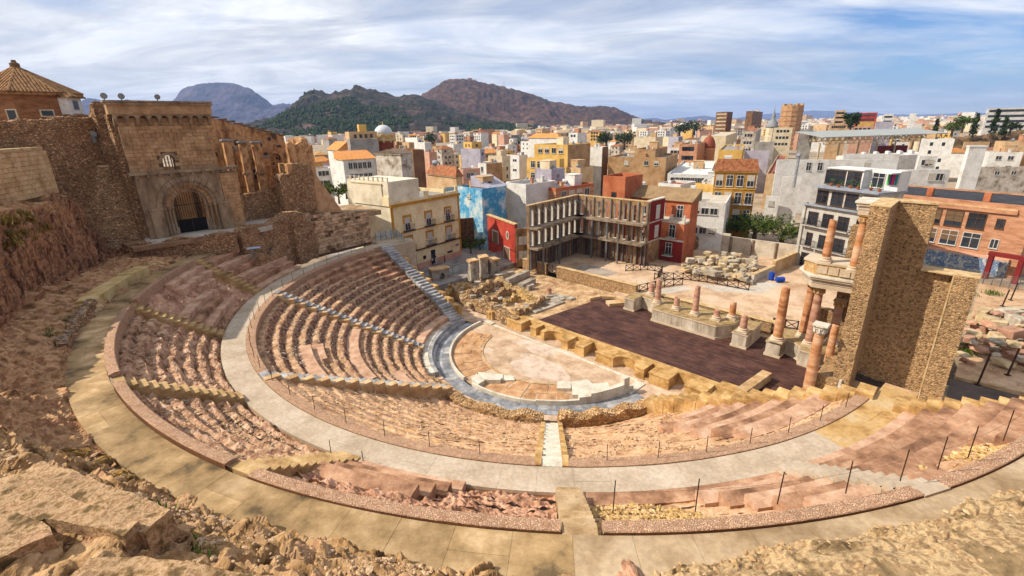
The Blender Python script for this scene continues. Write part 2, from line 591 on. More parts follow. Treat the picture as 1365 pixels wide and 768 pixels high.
# ================================================================ seating
def bend(r):                      # edge of the seats beside the stage: the line t = -4.3
 return math.degrees(math.acos(max(-1, min(1, -4.3 / r))))
def row_mesh(style, r0, r1, zl, zh, a0, a1, seed, drop=0.0):
 """one row of seats from radius r0 (riser) to r1, between the angles a0 and a1 (functions of the radius)"""
 mb = MB()
 rm = (r0 + r1) / 2
 arc = R(a1(rm) - a0(rm)) * rm
 if style == 'smooth':
  n = max(2, int(arc / .8))
  prof = [(r0 + .03, zl - .5), (r0, zh - .05), (r0 + .05, zh), (r1 + .12, zh), (r1 + .12, zl - .5)]
  P = np.zeros((n + 1, len(prof), 3))
  for i in range(n + 1):
   for j, (r, z) in enumerate(prof):
    P[i, j] = pol(r, a0(r) + (a1(r) - a0(r)) * i / n, z)
  jz = fbm(P.reshape(-1, 3) * .7, 3).reshape(P.shape[:2]) * .025
  P[:, :, 2] += jz
  mb.grid(P)
  m = len(prof)
  mb.f += [tuple(range(m)), tuple(range(n * m, n * m + m))[::-1]]
  mb.m += [0, 0]
  return mb
 res = .13
 n = max(3, int(arc / res))
 q = 10
 f = np.linspace(0, 1, q)
 rr = r0 + (r1 - r0) * f
 A0 = np.array([a0(r) for r in rr])
 A1 = np.array([a1(r) for r in rr])
 I = np.linspace(0, 1, n + 1)[:, None]
 TH = np.radians(A0[None] + (A1 - A0)[None] * I)
 RR = np.repeat(rr[None], n + 1, 0)
 X, Y = RR * np.cos(TH), RR * np.sin(TH)
 p2 = np.c_[X.ravel(), Y.ravel(), np.full(X.size, zl * .6)]
 k1 = fbm(p2 * .55 + seed, 3).reshape(X.shape)
 k2 = fbm(p2 * 2.1, 4).reshape(X.shape)
 k3 = fbm(p2 * 6.0, 2).reshape(X.shape)
 w1 = worley(p2 * np.array([1.5, 1.5, 1.0]) + .25 * np.c_[k2.ravel(), k3.ravel(), k2.ravel()], 3)[0].reshape(X.shape)
 fr = np.repeat(f[None], n + 1, 0)
 dz = zh - zl
 if style in ('rough', 'scree'):
  if style == 'scree':
   k1 = k1 * 2.2
   k2 = k2 * 1.7
  edge = np.clip((fr - .12 - .16 * k1) / .28, 0, 1)
  z = zl + dz * (edge * edge * (3 - 2 * edge)) - .06 + .05 * np.sin(fr * pi)
  z += (.05 + .09 * (fr < .4)) * k2 + .05 * k3 - .4 * np.clip(.14 - w1, 0, 1) * (fr < .5)
 elif style == 'earth':
  edge = np.clip((fr - .1 - .2 * k1) / .75, 0, 1)
  z = zl + dz * edge - .08 + .07 * k2 + .035 * k3 + .09 * k1
 else:                          # red rock
  z = zl + dz * fr + .18 * k1 + .30 * k2 + .09 * k3 - .9 * np.clip(.13 - w1, 0, 1)
 Z = z - drop
 mb.grid(np.stack([X, Y, Z], -1))
 if style == 'rough':
  mb.m = [1 if (j % (q - 1)) < 4 else 0 for j in range(len(mb.f))]
 return mb
m_scree = M('reddish_eroded_earth', [(92, 66, 48), (152, 114, 86), (182, 144, 114), (202, 168, 138)], 1.6, bump=.8, bscale=7, big=.25, bigs=.25)
m_tread = M('worn_tan_tread', [(136, 102, 76), (176, 138, 104), (200, 164, 130)], 1.1, bump=.6, bscale=7, big=.25, bigs=.3)
ST_M = {'smooth': m_pink, 'dull': m_pinkdark, 'rough': m_erode, 'earth': m_earth, 'rock': m_red, 'scree': m_scree}
NM = {'smooth': 'restored_row', 'dull': 'restored_row', 'rough': 'eroded_row', 'earth': 'worn_row', 'rock': 'bare_rock_row', 'scree': 'eroded_row'}
def wedge(label, lo, hi, r0, r1, z0, z1, n, spec, stones=0, smat=None, seed=0, ssize=(.05, .16), drop=0.0):
 lo_ = lo if callable(lo) else (lambda r: lo)
 hi_ = hi if callable(hi) else (lambda r: hi)
 rm = (r0 + r1) / 2
 am = (lo_(rm) + hi_(rm)) / 2
 o = thing('seating_wedge', label, 'seating', pol(rm, am, (z0 + z1) / 2), 0, 'wedges of stone seating')
 dr, dz = (r1 - r0) / n, (z1 - z0) / n
 rs = np.random.RandomState(seed + 5)
 pts, szs = [], []
 for i in range(n):
  ra, rb = r0 + i * dr, r0 + (i + 1) * dr
  zl, zh = z0 + i * dz, z0 + (i + 1) * dz
  for f0, f1, style in spec(i):
   fa = lambda r, f0=f0: lo_(r) + (hi_(r) - lo_(r)) * f0
   fb = lambda r, f1=f1: lo_(r) + (hi_(r) - lo_(r)) * f1
   st_ = 'smooth' if style == 'dull' else style
   row_mesh(st_, ra, rb, zl, zh, fa, fb, seed, drop * min(1, (i + .6) / 2.5)).build(
    NM[style], [m_tread, m_erode] if style == 'rough' else ST_M[style], o, smooth=False)
   if style in ('rough', 'earth', 'scree') and stones:
    cnt = int(stones * (fb(rb) - fa(rb)) * rb * .0174 * dr)
    for _ in range(cnt):
     r = rs.uniform(ra, rb)
     a = rs.uniform(fa(r), fb(r))
     if fbm(np.array([[r * cos(R(a)) * .4, r * sin(R(a)) * .4, 3.0 + seed]]), 2)[0] < -.15:
      continue
     fz = (r - ra) / dr
     if style == 'rough' and fz > .5 and rs.rand() < .75:
      continue
     pts.append(pol(r, a, zl + dz * min(1, max(0, (fz - .1) / (.3 if style == 'rough' else .75))) - .03 - drop * min(1, (i + .6) / 2.5)))
     szs.append(rs.uniform(*ssize) * (1.6 if rs.rand() < .08 else 1))
 if pts:
  rubble('rubble', o, pts, szs, smat or m_rubble, seed)
 return o
B = bend
# lower tier -------------------------------------------------------
def sp_n1(i):
 if i >= 11:
  f = {13: .78, 12: .62, 11: .46}[i]
  return [(0, f, 'dull'), (f, 1, 'rough')]
 if i >= 9:
  return [(0, .22, 'dull'), (.22, 1, 'rough')]
 if i == 6:
  return [(0, .55, 'rough'), (.55, .8, 'smooth'), (.8, 1, 'rough')] if False else [(0, 1, 'rough')]
 if i == 0:
  return [(0, 1, 'smooth')]
 return [(0, 1, 'rough')]
def sp_n2(i):
 if i in (10,):
  return [(0, .55, 'rough'), (.55, 1, 'smooth')]
 if i == 9:
  return [(0, .5, 'rough'), (.5, .72, 'smooth'), (.72, 1, 'rough')]
 if i == 6:
  return [(0, .08, 'rough'), (.08, .95, 'smooth'), (.95, 1, 'rough')]
 if i == 3:
  return [(0, .75, 'rough'), (.75, 1, 'smooth')]
 return [(0, 1, 'rough')]
wedge('lower wedge of eroded brown rows topped by pinkish rows beside the long white stairs',
  lambda r: 45 + B(r), 181.9, 16.0, 31.9, 1.0, 8.3, 14, sp_n1, 16, m_rubgrey, 1)
wedge('lower wedge of eroded rows with two pale restored strips between the two grey marble stairs',
  184.2, 220.6, 16.0, 31.9, 1.0, 8.3, 14, sp_n2, 14, m_rubgrey, 2)
wedge('lower wedge of worn earthy rows left of the white central ramp stairs', 222.6, 263.6, 16.6, 31.7, .25, 8.75, 13,
  lambda i: [(0, 1, 'earth' if i > 1 else 'rough')], 5, m_rubble, 3)
def sp_n4(i):
 if 5 <= i <= 11:
  f = .96 - .07 * (i - 5) + (.13 if i == 8 else 0)
  return [(0, .5 + .03 * (i % 3), 'earth'), (.5 + .03 * (i % 3), 1, 'smooth' if i % 2 else 'dull')] if i > 5 else [(0, .7, 'earth'), (.7, 1, 'smooth')]
 return [(0, 1, 'earth')]
wedge('lower wedge of worn ochre earth with smooth pink rows at its far end', 266.4, lambda r: 405 - B(r) - 360 + 360,
  16.6, 31.7, .25, 8.5, 13, sp_n4, 5, m_rubble, 4)
# upper tier -------------------------------------------------------
U0, U1, UZ0, UZ1, UN = 34.62, 40.52, 8.62, 12.62, 7
wedge('small upper wedge of pinkish restored rows below the church ruins', 166, 181.0, U0, 40.6, UZ0, 12.6, 6,
  lambda i: [(0, 1, 'dull' if i % 2 else 'smooth')] if i < 5 else [(.35, 1, 'dull')], 0, None, 5)
def sp_m1(i):
 if i >= 5:
  return [(0, .55, 'smooth'), (.55, 1, 'rock')]
 if i == 4:
  return [(0, .12, 'rock'), (.12, .32, 'smooth'), (.32, 1, 'rock')]
 if i <= 3:
  return [(0, .42 - .03 * i, 'rock'), (.42 - .03 * i, 1, 'smooth' if i % 2 else 'dull')]
wedge('upper wedge of red rock and pinkish restored rows nearest the church ruins', 183.3, 202.0, U0, U1, UZ0, UZ1, UN, sp_m1, 0, None, 6, drop=.25)
wedge('upper wedge of deeply eroded reddish rows below the shaded left parapet', 204.0, 224.6, U0, U1, UZ0, UZ1, UN,
  lambda i: [(0, 1, 'scree')], 8, m_rubble, 7, (.05, .16), drop=.3)
wedge('upper wedge of loose brown rubble left of the toothed sandstone stairs', 226.4, 244.4, U0, U1, UZ0, UZ1, UN,
  lambda i: [(0, 1, 'scree')], 30, m_rubble, 8, (.04, .15), drop=.3)
def sp_m4(i):
 if i < 4:
  f = .58 - .04 * i
  return [(0, f, 'dull' if i else 'smooth'), (f, 1, 'rock')]
 return [(0, 1, 'rock')]
wedge('upper wedge of bare pink rock with four smooth rows left of the sandstone ramp', 246.6, 265.3, U0, U1, UZ0, UZ1, UN, sp_m4, 0, None, 9, drop=.1)
def sp_m5(i):
 if i < 1:
  return [(0, 1, 'dull')]
 f = .5 + .06 * (i - 1)
 return [(0, f, 'earth'), (f, 1, 'smooth' if i % 2 else 'dull')] if i < 6 else [(0, 1, 'earth')]
m_yrub = M('yellow_rubble', [(150, 116, 66), (188, 152, 98), (206, 178, 132)], 2.5, bump=.5, big=.2, bigs=.5)
wedge('upper wedge with yellow rubble and brown smooth rows right of the sandstone ramp', 267.4, 285.8, U0, U1, UZ0 - .1, UZ1 - .3, UN, sp_m5, 60, m_yrub, 10, (.05, .16), drop=.15)
def sp_m6(i):
 if i >= 5:
  return [(0, .12, 'dull'), (.12, .5, 'earth'), (.5, 1, 'dull')]
 return [(0, 1, 'smooth' if i == 0 else 'dull')]
wedge('upper wedge of broad smooth pink rows at the far right end', 287.4, lambda r: 405 - math.degrees(math.acos(-5.9 / r)),
  U0, U1, UZ0, UZ1, UN, sp_m6, 60, m_yrub, 11, (.06, .18))
# ================================================================ stairs
def stair(label, ang, r0, r1, z0, z1, w, n, mat, h=1.1, group='radial stairs of the seating', jit=.0, cheek=None, shift=0.0, into=None, nm='step'):
 o = into or thing('stone_stair', label, 'stairs', pol((r0 + r1) / 2, ang, z0), 0, group)
 dr, dz = (r1 - r0) / n, (z1 - z0) / n
 a = R(ang)
 rad, tan_ = np.array([cos(a), sin(a), 0]), np.array([-sin(a), cos(a), 0])
 for i in range(n):
  c = rad * (r0 + (i + .5) * dr) + tan_ * shift + np.array([0, 0, z0 + (i + 1) * dz - h / 2])
  MB().box(c, (dr + .03, w + random.uniform(-jit, jit), h), a).build(nm, mat, o)
 if cheek:
  sides, cm, ch, cw, m = cheek
  for sd_ in sides:
   for i in range(m):
    rr = r0 + (i + .5) * (r1 - r0) / m
    zt = z0 + (i + .8) * (z1 - z0) / m + ch
    c = rad * rr + tan_ * (sd_ * (w / 2 + cw / 2 + .01)) + np.array([0, 0, zt - .7])
    MB().box(c, ((r1 - r0) / m - .02, cw, 1.4 + random.uniform(-.03, .03)), a, jit=.02).build('side_block', cm, o)
 return o
m_ramp = M('grey_tan_step', [(140, 112, 78), (168, 140, 104), (184, 160, 126)], .8, bump=.3, bscale=8, big=.2, bigs=.5, rnd=.12)
m_step = M('worn_yellow_step', [(136, 106, 68), (166, 134, 90), (186, 156, 112)], .8, bump=.3, bscale=5, big=.2, bigs=.6, rnd=.12)
stair('grey marble stairs highest up on the left between the brown eroded seats', 183.0, 15.9, 32.6, 1.1, 9.05, .95, 28, m_marble, .5,
  cheek=((1,), m_sandpale, -.02, .55, 14))
stair('grey marble stairs with big tan side blocks descending to the dark paved ring', 221.5, 15.9, 32.6, 1.1, 9.05, 1.0, 28, m_marble, .5,
  cheek=((1,), m_sandpale, .12, .6, 14))
stair('white central ramp of broad steps between tan side blocks in front of the rubble walls', 265.0, 16.4, 32.64, .22, 8.95, 1.15, 26, m_white, .6,
  cheek=((-1, 1), m_sand, .16, .36, 17))
stair('short yellow steps beside the pinkish rows nearest the church gate', 182.1, 34.6, 41.0, 8.95, 12.95, 1.25, 13, m_step, 1.3)
stair('toothed yellow steps between red rock rows and the eroded rows', 203.0, 34.6, 41.0, 8.95, 12.95, 1.25, 13, m_step, 1.3)
stair('toothed yellow steps above the loose brown rubble', 225.5, 34.6, 40.9, 8.95, 12.95, 1.25, 13, m_step, 1.3)
stair('yellow steps with a deeply shaded toothed side above the pink rock', 245.5, 34.6, 40.9, 8.95, 12.95, 1.45, 13, m_step, 1.5)
stair('broad sandstone ramp steps below the centre of the outer walkway', 266.4, 34.6, 41.06, 8.95, 12.9, 1.3, 12, m_ramp, 1.3)
s5_ = stair('pale grey steps with yellow sides between the terraces on the right', 286.6, 34.6, 41.06, 9.1, 13.0, 1.4, 13, m_walk, .35)
stair('', 286.6, 34.7, 40.9, 8.8, 12.7, 1.34, 13, m_sand, 1.3, into=s5_, nm='side_block')
def line_stair(label, s0, s1, z0, z1, t0, t1, n, mat, h, wob=0.0, gaps=()):
 o = thing('stone_stair', label, 'stairs', st((s0 + s1) / 2, (t0 + t1) / 2, z0), 0, 'side stairs of the seating')
 ds, dz = (s1 - s0) / n, (z1 - z0) / n
 for i in range(n):
  c = st(s0 + (i + .5) * ds, (t0 + t1) / 2 + random.uniform(-wob, wob), z0 + (i + 1) * dz - h / 2)
  MB().box(c, (abs(ds) + .04, t1 - t0 + random.uniform(-wob, wob), h), -pi / 4 + random.uniform(-wob, wob) * .1,
     jit=wob * .25).build('step', mat, o)
 return o
line_stair('long flight of white side stairs descending beside the yellow wall', -18.0, -31.9, 2.9, 9.0, -4.25, -2.55, 22, m_marble, .6, .05)
line_stair('short broad flight of grey steps at the foot of the long side stairs', -14.4, -17.6, .6, 2.75, -4.35, -2.3, 8, m_marble, .6, .04)
line_stair('row of big pale stone blocks stepping up beside the seats right of the orchestra', 15.8, 32.4, 1.35, 9.25, -5.2, -3.6, 17, m_sand, 1.5, .1)
line_stair('row of pale stone steps climbing along the right edge of the upper terraces', 33.6, 46.2, 9.1, 14.6, -5.9, -4.6, 17, m_sand, 1.2, .03)
# ================================================================ kerb walls
def pebble_wall(label, a0, a1, r0, r1, zin, zout, zb, side, group='pebble walls along the walkways'):
 o = thing('pebble_wall', label, 'wall', pol((r0 + r1) / 2, (a0 + a1) / 2, zb), 0, group)
 n = int((a1 - a0) / .5)
 P = np.zeros((n + 1, 6, 3))
 for i in range(n + 1):
  a = a0 + (a1 - a0) * i / n
  for j, (r, z) in enumerate(((r0, zb), (r0, zin - .04), (r0 + .04, zin), ((r0 + r1) / 2, (zin + zout) / 2 + .02), (r1 - .03, zout), (r1 - .0, zout - .04))):
   P[i, j] = pol(r, a, z)
 P[:, 1:, 2] += fbm(P[:, 1:].reshape(-1, 3) * 3.0, 3).reshape(n + 1, 5) * .025
 mb = MB().grid(P)
 m = 6
 mb.f += [tuple(range(m)), tuple(range(n * m, n * m + m))[::-1]]
 mb.m += [0, 0]
 mb.build('pebble_top', m_pebble, o)
 Q = np.zeros((n + 1, 2, 3))
 for i in range(n + 1):
  a = a0 + (a1 - a0) * i / n
  Q[i, 0] = pol(r1, a, zout - .035)
  Q[i, 1] = pol(r1, a, zb)
 MB().grid(Q).build('rim', side, o)
 return o
for a0, a1, lab in ((145.2, 181.9, 'pebble wall above the shaded restored rows,'),
     (184.0, 220.6, 'curved pebble wall above the eroded lower rows between the two grey stairs'),
     (222.6, 263.4, 'pebble kerb between the pale walkway and the earthy lower seats, left of the ramp'),
     (266.6, 306.6, 'pebble kerb between the pale walkway and the lower seats, right of the ramp')):
 pebble_wall(lab, a0, a1, 31.85, 32.66, 8.96, 9.0, 7.4, m_rim)
for a0, a1, zin, lab in ((183.2, 202.2, 13.45, 'low pebble wall above the pinkish rows nearest the church'),
       (204.1, 224.6, 13.45, 'curved pebble wall above the eroded reddish rows'),
       (226.5, 244.6, 13.3, 'pebble wall above the loose brown rubble rows'),
       (246.5, 265.4, 13.15, 'pebble wall with a dark brown rim above the pink rock'),
       (267.6, 285.7, 13.15, 'pebble wall above the yellow rubble right of the ramp'),
       (287.5, 309.5, 13.15, 'pebble wall above the broad terraces at the far right')):
 pebble_wall(lab, a0, a1, 40.46 if zin > 13.2 else 40.42, 41.05, zin - .17, 13.2 if zin > 13.2 else 13.03, 12.0, m_rim)
# ================================================================ wire fences
def fence(label, a_list, r, z, h=1.1, wires=(1.0,), lean=0.0):
 o = thing('wire_fence', label, 'fence', pol(r, a_list[0], z), 0, 'thin wire fences on the seating')
 prev = None
 mbw = MB()
 for a in a_list:
  b = pol(r, a, z)
  tp = b + np.array([random.uniform(-.03, .03), random.uniform(-.03, .03), h])
  MB().tube(b, tp, .022, 6).build('post', m_metal, o)
  if prev is not None:
   for w in wires:
    p0, p1 = prev + np.array([0, 0, w]), b + np.array([0, 0, w])
    mid = (p0 + p1) / 2 - np.array([0, 0, .06])
    mbw.tube(p0, mid, .006, 4).tube(mid, p1, .006, 4)
  prev = b
 mbw.build('wire', m_wire, o)
 return o
fence('wire fence above the shaded restored rows of the far lower seats', list(np.arange(148, 182, 4.6)), 32.3, 8.98)
fence('wire fence on the wall between the two grey marble stairs', list(np.arange(185.5, 220, 4.2)), 32.3, 8.98)
fence('wire fence below the pale walkway, left of the white ramp', list(np.arange(224, 263, 5.6)), 32.2, 8.98)
fence('wire fence below the pale walkway, right of the white ramp', list(np.arange(270.5, 306, 5.2)), 32.2, 8.98)
fence('wire fence above the yellow rubble beside the sandstone ramp', [268.2, 272.6, 277.2, 281.4, 285.2], 40.3, 13.15, 1.5)
fence('wire fence above the broad terraces at the far right', [288.2, 291.0, 295, 299.5], 40.3, 13.15, 1.6)
fence('short fence with two posts at the foot of the toothed stairs', [243.2, 247.2], 34.75, 8.95, .9)
fence('short fence with two posts at the foot of the eroded reddish rows', [199.4, 201.6], 34.75, 8.95, 1.0)
# ================================================================ orchestra
def stp(pts, z=None):
 return [tuple(st(s, t)[:2]) for s, t in pts]
def sheet(name, pts, z, mat, label=None, thick=.1):
 o = MB().prism(stp(pts), z - thick, z).build(name, mat)
 struct(o)
 return tag(o, label)
def arc_st(c, r, a0, a1, n=12):
 return [(c[0] + r * cos(R(a0 + (a1 - a0) * i / n)), c[1] + r * sin(R(a0 + (a1 - a0) * i / n))) for i in range(n + 1)]
m_patch = M('pale_plaster_patch', [(170, 146, 126), (190, 168, 148), (200, 180, 162)], .8, bump=.15, big=.1)
m_cracked = M('cracked_floor_stone', [(146, 106, 72), (174, 132, 94), (192, 154, 116)], .8, bump=.5, bscale=5, big=.15, bigs=.5, rnd=.2)
m_parod = M('parodos_floor', [(162, 132, 104), (186, 158, 132), (198, 174, 150)], .6, bump=.3, bscale=3, big=.15, bigs=.3)
m_yel = M('yellow_stage_stone', [(146, 108, 60), (178, 140, 86), (198, 164, 112)], .8, bump=.3, bscale=6, big=.3, bigs=.7)
sheet('orchestra_floor', arc_st((0, 0), 12.6, -180, 0, 40) + [(12.6, 3.2), (-12.6, 3.2)], .10, m_floor, 'pinkish plaster floor of the semicircular orchestra')
sheet('side_passage_floor', [(-30, -2.6), (-12.0, -2.6), (-12.0, 3.4), (-30, 3.4)], .085, m_parod, 'pale floor of the side passage left of the orchestra')
sheet('side_passage_floor', [(12.0, -4.6), (27, -4.6), (27, 3.4), (12.0, 3.4)], .09, m_parod, 'pale floor of the side passage right of the orchestra')
def patch(s, t, rx, ry, z):
 ph = random.uniform(0, 6)
 pts = []
 for i in range(28):
  a = 2 * pi * i / 28
  k = 1 + .12 * sin(3 * a + ph) + .08 * sin(5 * a + 2 * ph)
  pts.append((s + rx * k * cos(a), t + ry * k * sin(a)))
 return sheet('floor_patch', pts, z, m_patch, 'pale plaster patch in the orchestra floor', .02)
p = px_st(718, 490, .1)
patch(p[0], p[1], 3.9, 2.3, .106)
p = px_st(715, 463, .1)
patch(p[0], p[1], 3.2, 1.4, .104)
p = px_st(650, 467, .1)
patch(p[0], p[1], .8, .7, .105)
p = px_st(755, 470, .1)
patch(p[0], p[1], 2.0, .8, .107)
ob = thing('orchestra_edge', 'low white marble kerb round the orchestra with taller blocks at its right end', 'kerb', (0, 0, .1))
for k in range(24):                                     # kerb blocks
 a0 = 138 + k * 7.05
 if 214.5 < a0 < 221:
  continue
 h = .42 if a0 < 252 else .55
 sector(12.6, 12.85, a0, a0 + 6.95, .05, .1 + h + random.uniform(-.01, .01)).build('kerb_block', m_white, ob)
for a0, a1, h in ((277.5, 283, .85), (283, 289, 1.15), (289, 295, 1.2), (295, 300.5, 1.2), (300.5, 304, 1.9)):
 sector(12.3, 12.86, a0, a1 - .1, .05, .1 + h).build('kerb_block', m_white, ob)
for (s0, s1, t0, t1, z) in ((-13.4, -11.2, .1, .8, .28), (12.0, 13.0, -2.6, .2, .2)):
 MB().prism(stp([(s0, t0), (s1, t0), (s1, t1), (s0, t1)]), .05, z).build('kerb_block', m_white, ob)
for s0 in np.arange(-11.0, 11.9, 2.09):
 MB().prism(stp([(s0, .12), (s0 + 2.07, .12), (s0 + 2.07, .44), (s0, .44)]), .05, .16).build('front_strip', m_white, ob)
pl = thing('marble_seat_blocks', 'heap of white rebuilt marble slabs stepping along the right of the orchestra floor', 'marble blocks', st(8.2, -5.4, .1))
for pts, z in (([(6.0, -6.2), (6.9, -7.4), (8.0, -6.4), (7.2, -5.3)], .5), ([(7.2, -5.3), (8.9, -7.3), (10.6, -5.8), (9.2, -4.1)], .52),
    ([(9.2, -4.1), (10.6, -5.8), (11.6, -4.3), (10.2, -2.8)], .56), ([(8.1, -3.6), (9.2, -4.1), (8.0, -5.9), (7.2, -5.3)], .5)):
 MB().prism(stp(pts), .1, z).build('slab', m_white, pl)
pl = thing('marble_seat_blocks', 'low step of white marble slabs at the gap in the left of the orchestra kerb', 'marble blocks', st(-.8, -10.2, .1))
for pts, z in (([(-1.6, -11.2), (-1.2, -12.3), (.3, -12.6), (.2, -11.6)], .62), ([(-2.0, -10.6), (-.4, -11.4), (1.3, -9.9), (.4, -9.0)], .4),
    ([(.3, -11.4), (1.4, -10.4), (1.1, -9.8), (-.2, -10.9)], .62), ([(.4, -9.0), (1.3, -9.9), (2.2, -8.9), (1.4, -8.4)], .3)):
 MB().prism(stp(pts), .1, z).build('slab', m_white, pl)
ia = thing('floor_ridge', 'thin curved stone ridge inside the orchestra floor', 'kerb', pol(8.75, 225, .1))
for k in range(20):
 sector(8.65, 8.85, 152 + k * 6, 157.8 + k * 6, .08, .19).build('ridge_stone', m_sandpale, ia)
pv = thing('old_paving', 'cracked ochre paving stones in the left band of the orchestra floor', 'paving', pol(10.6, 200, .1))
for k in range(9):
 for r0, r1 in ((9.0, 10.1), (10.15, 11.3), (11.35, 12.4)):
  a0 = 150 + k * 7 + random.uniform(-1, 1)
  mb = sector(r0, r1, a0, a0 + 6.6, .06, .15 + random.uniform(-.02, .03), 2)
  mb.v = [(x + random.uniform(-.1, .1), y + random.uniform(-.1, .1), z + random.uniform(-.02, .02)) for x, y, z in mb.v]
  mb.build('paving_stone', m_cracked, pv)
pv2 = thing('old_paving', 'broken tan paving stones in the front band of the orchestra floor', 'paving', pol(10.6, 245, .1))
for k in range(8):
 for r0, r1 in ((9.0, 10.6), (10.7, 12.3)):
  a0 = 226 + k * 6 + random.uniform(-1, 1)
  mb = sector(r0, r1, a0, a0 + 5.7, .06, .13 + random.uniform(-.02, .03), 2)
  mb.v = [(x + random.uniform(-.13, .13), y + random.uniform(-.13, .13), z) for x, y, z in mb.v]
  mb.build('paving_stone', m_cracked, pv2)
rp = thing('ring_pavement', 'blue grey paved ring round the orchestra', 'pavement', (0, 0, .1))
sector(12.86, 15.4, 140, 306, -.2, .085, 60).build('bedding', m_parod, rp)
for row, (r0, r1) in enumerate(((12.88, 13.7), (13.72, 14.46))):
 a = 141.0
 while a < 303:
  w = random.choice((3.6, 4.4, 5.2))
  wm = m_slate if random.random() < (.86 if a < 225 else .6) else m_marble
  sector(r0, r1, a, a + w - .12, .02, .125 + random.uniform(0, .02), 2).build('slab', wm, rp)
  a += w
pk = thing('front_row_steps', 'two curved dark grey steps with pale edges outside the blue grey ring', 'steps', pol(14.9, 175, .1))
for k in range(10):
 a0 = 143 + k * 6.4
 if k < 9:
  sector(14.5, 14.86, a0, a0 + 6.3, .05, .48).build('step_block', m_marble, pk)
 sector(14.88, 15.3, a0, a0 + 6.3, .05, .92).build('step_block', m_marble, pk)
 sector(15.32, 16.05, a0, a0 + 6.25, .05, .96 + random.uniform(-.03, .03)).build('edge_slab', m_white if k > 2 else m_parod, pk)
for k in range(6):
 a0 = 207 + k * 3
 sector(14.6, 15.8 + random.uniform(-.2, .4), a0, a0 + 2.8, .05, .3 + random.uniform(-.06, .1)).build('edge_slab', m_parod, pk)
# rubble walls of the front rows
def rough_wall(label, path, w, z0, zt, mat, seed=0, cap=None, group=None, amp=.12, name='rubble_wall', res=.22, capn=10):
 """a broken masonry wall along a path of world points; zt may be a function of the fraction along it"""
 path = [np.array(p[:2]) for p in path]
 L = [0]
 for a, b in zip(path, path[1:]):
  L.append(L[-1] + np.linalg.norm(b - a))
 n = max(3, int(L[-1] / res))
 o = thing(name, label, 'wall', (*path[len(path) // 2], z0), 0, group)
 z0f = z0 if callable(z0) else (lambda f: z0)
 ztf = zt if callable(zt) else (lambda f: zt)
 P = np.zeros((n + 1, 9, 3))
 for i in range(n + 1):
  f = i / n
  d = f * L[-1]
  k = min(len(path) - 2, max(0, int(np.searchsorted(L, d, 'right') - 1)))
  u = (d - L[k]) / (L[k + 1] - L[k])
  c = path[k] * (1 - u) + path[k + 1] * u
  tg = (path[k + 1] - path[k]) / (L[k + 1] - L[k])
  nn = np.array([-tg[1], tg[0]])
  zb, ztp = z0f(f), ztf(f)
  for j, (q, h) in enumerate(((-.5, 0), (-.5, .35), (-.5, .7), (-.48, 1), (0, 1.02), (.48, 1), (.5, .7), (.5, .35), (.5, 0))):
   P[i, j] = (*(c + nn * q * w), zb + (ztp - zb) * h)
 sh = P.shape
 q = P.reshape(-1, 3)
 dx = np.c_[fbm(q * 1.7 + seed, 4), fbm(q * 1.7 + 40 + seed, 4), fbm(q * 1.3 + 80 + seed, 4) * 1.2]
 hh = np.tile(np.array([0.3, 1, 1, 1, 1, 1, 1, 1, .3]), sh[0])
 q = q + dx * amp * hh[:, None]
 mb = MB().grid(q.reshape(sh))
 m = sh[1]
 mb.f += [tuple(range(m))[::-1], tuple(range(n * m, n * m + m))]
 mb.m += [0, 0]
 fix_normals(mb.build('masonry', mat, o))
 if cap:
  rs = np.random.RandomState(seed + 2)
  idx = rs.randint(0, n + 1, int(L[-1] * capn))
  Q = q.reshape(sh)
  pts = [Q[i, 4] + (Q[i, 5] - Q[i, 4]) * rs.uniform(-1, 1) for i in idx]
  rubble('loose_stone', o, pts, rs.uniform(.05, .17, len(pts)), cap, seed)
 return o
m_mas = M('tan_rubble_masonry', [(150, 112, 70), (178, 138, 92), (196, 160, 118)], 1.4, bump=.8, bscale=7, vor=(3.6, (128, 96, 62), .7, .09), big=.2, bigs=.3)
m_masd = M('brown_rubble_masonry', [(112, 82, 56), (146, 110, 78), (170, 134, 98), (130, 96, 70)], 1.2, bump=.9, bscale=6, vor=(2.0, (96, 70, 50), .9, .1), big=.3, bigs=.25)
rough_wall('rubble wall left of the white ramp at the edge of the paved ring', [pol(16.4 - .2 * abs(sin(k)), 211 + k * 3.2) for k in range(17)], 1.25, .0,
   lambda f: .95 + .3 * f + .2 * sin(f * 23), m_mas, 3, m_sandpale, 'rubble walls in front of the lower seats', capn=34)
rough_wall('rubble wall right of the white ramp at the edge of the paved ring', [pol(16.3, 267.3 + k * 3.1) for k in range(11)], 1.3, .0,
   lambda f: 1.35 + .22 * sin(f * 19), m_mas, 4, m_sandpale, 'rubble walls in front of the lower seats', capn=34)
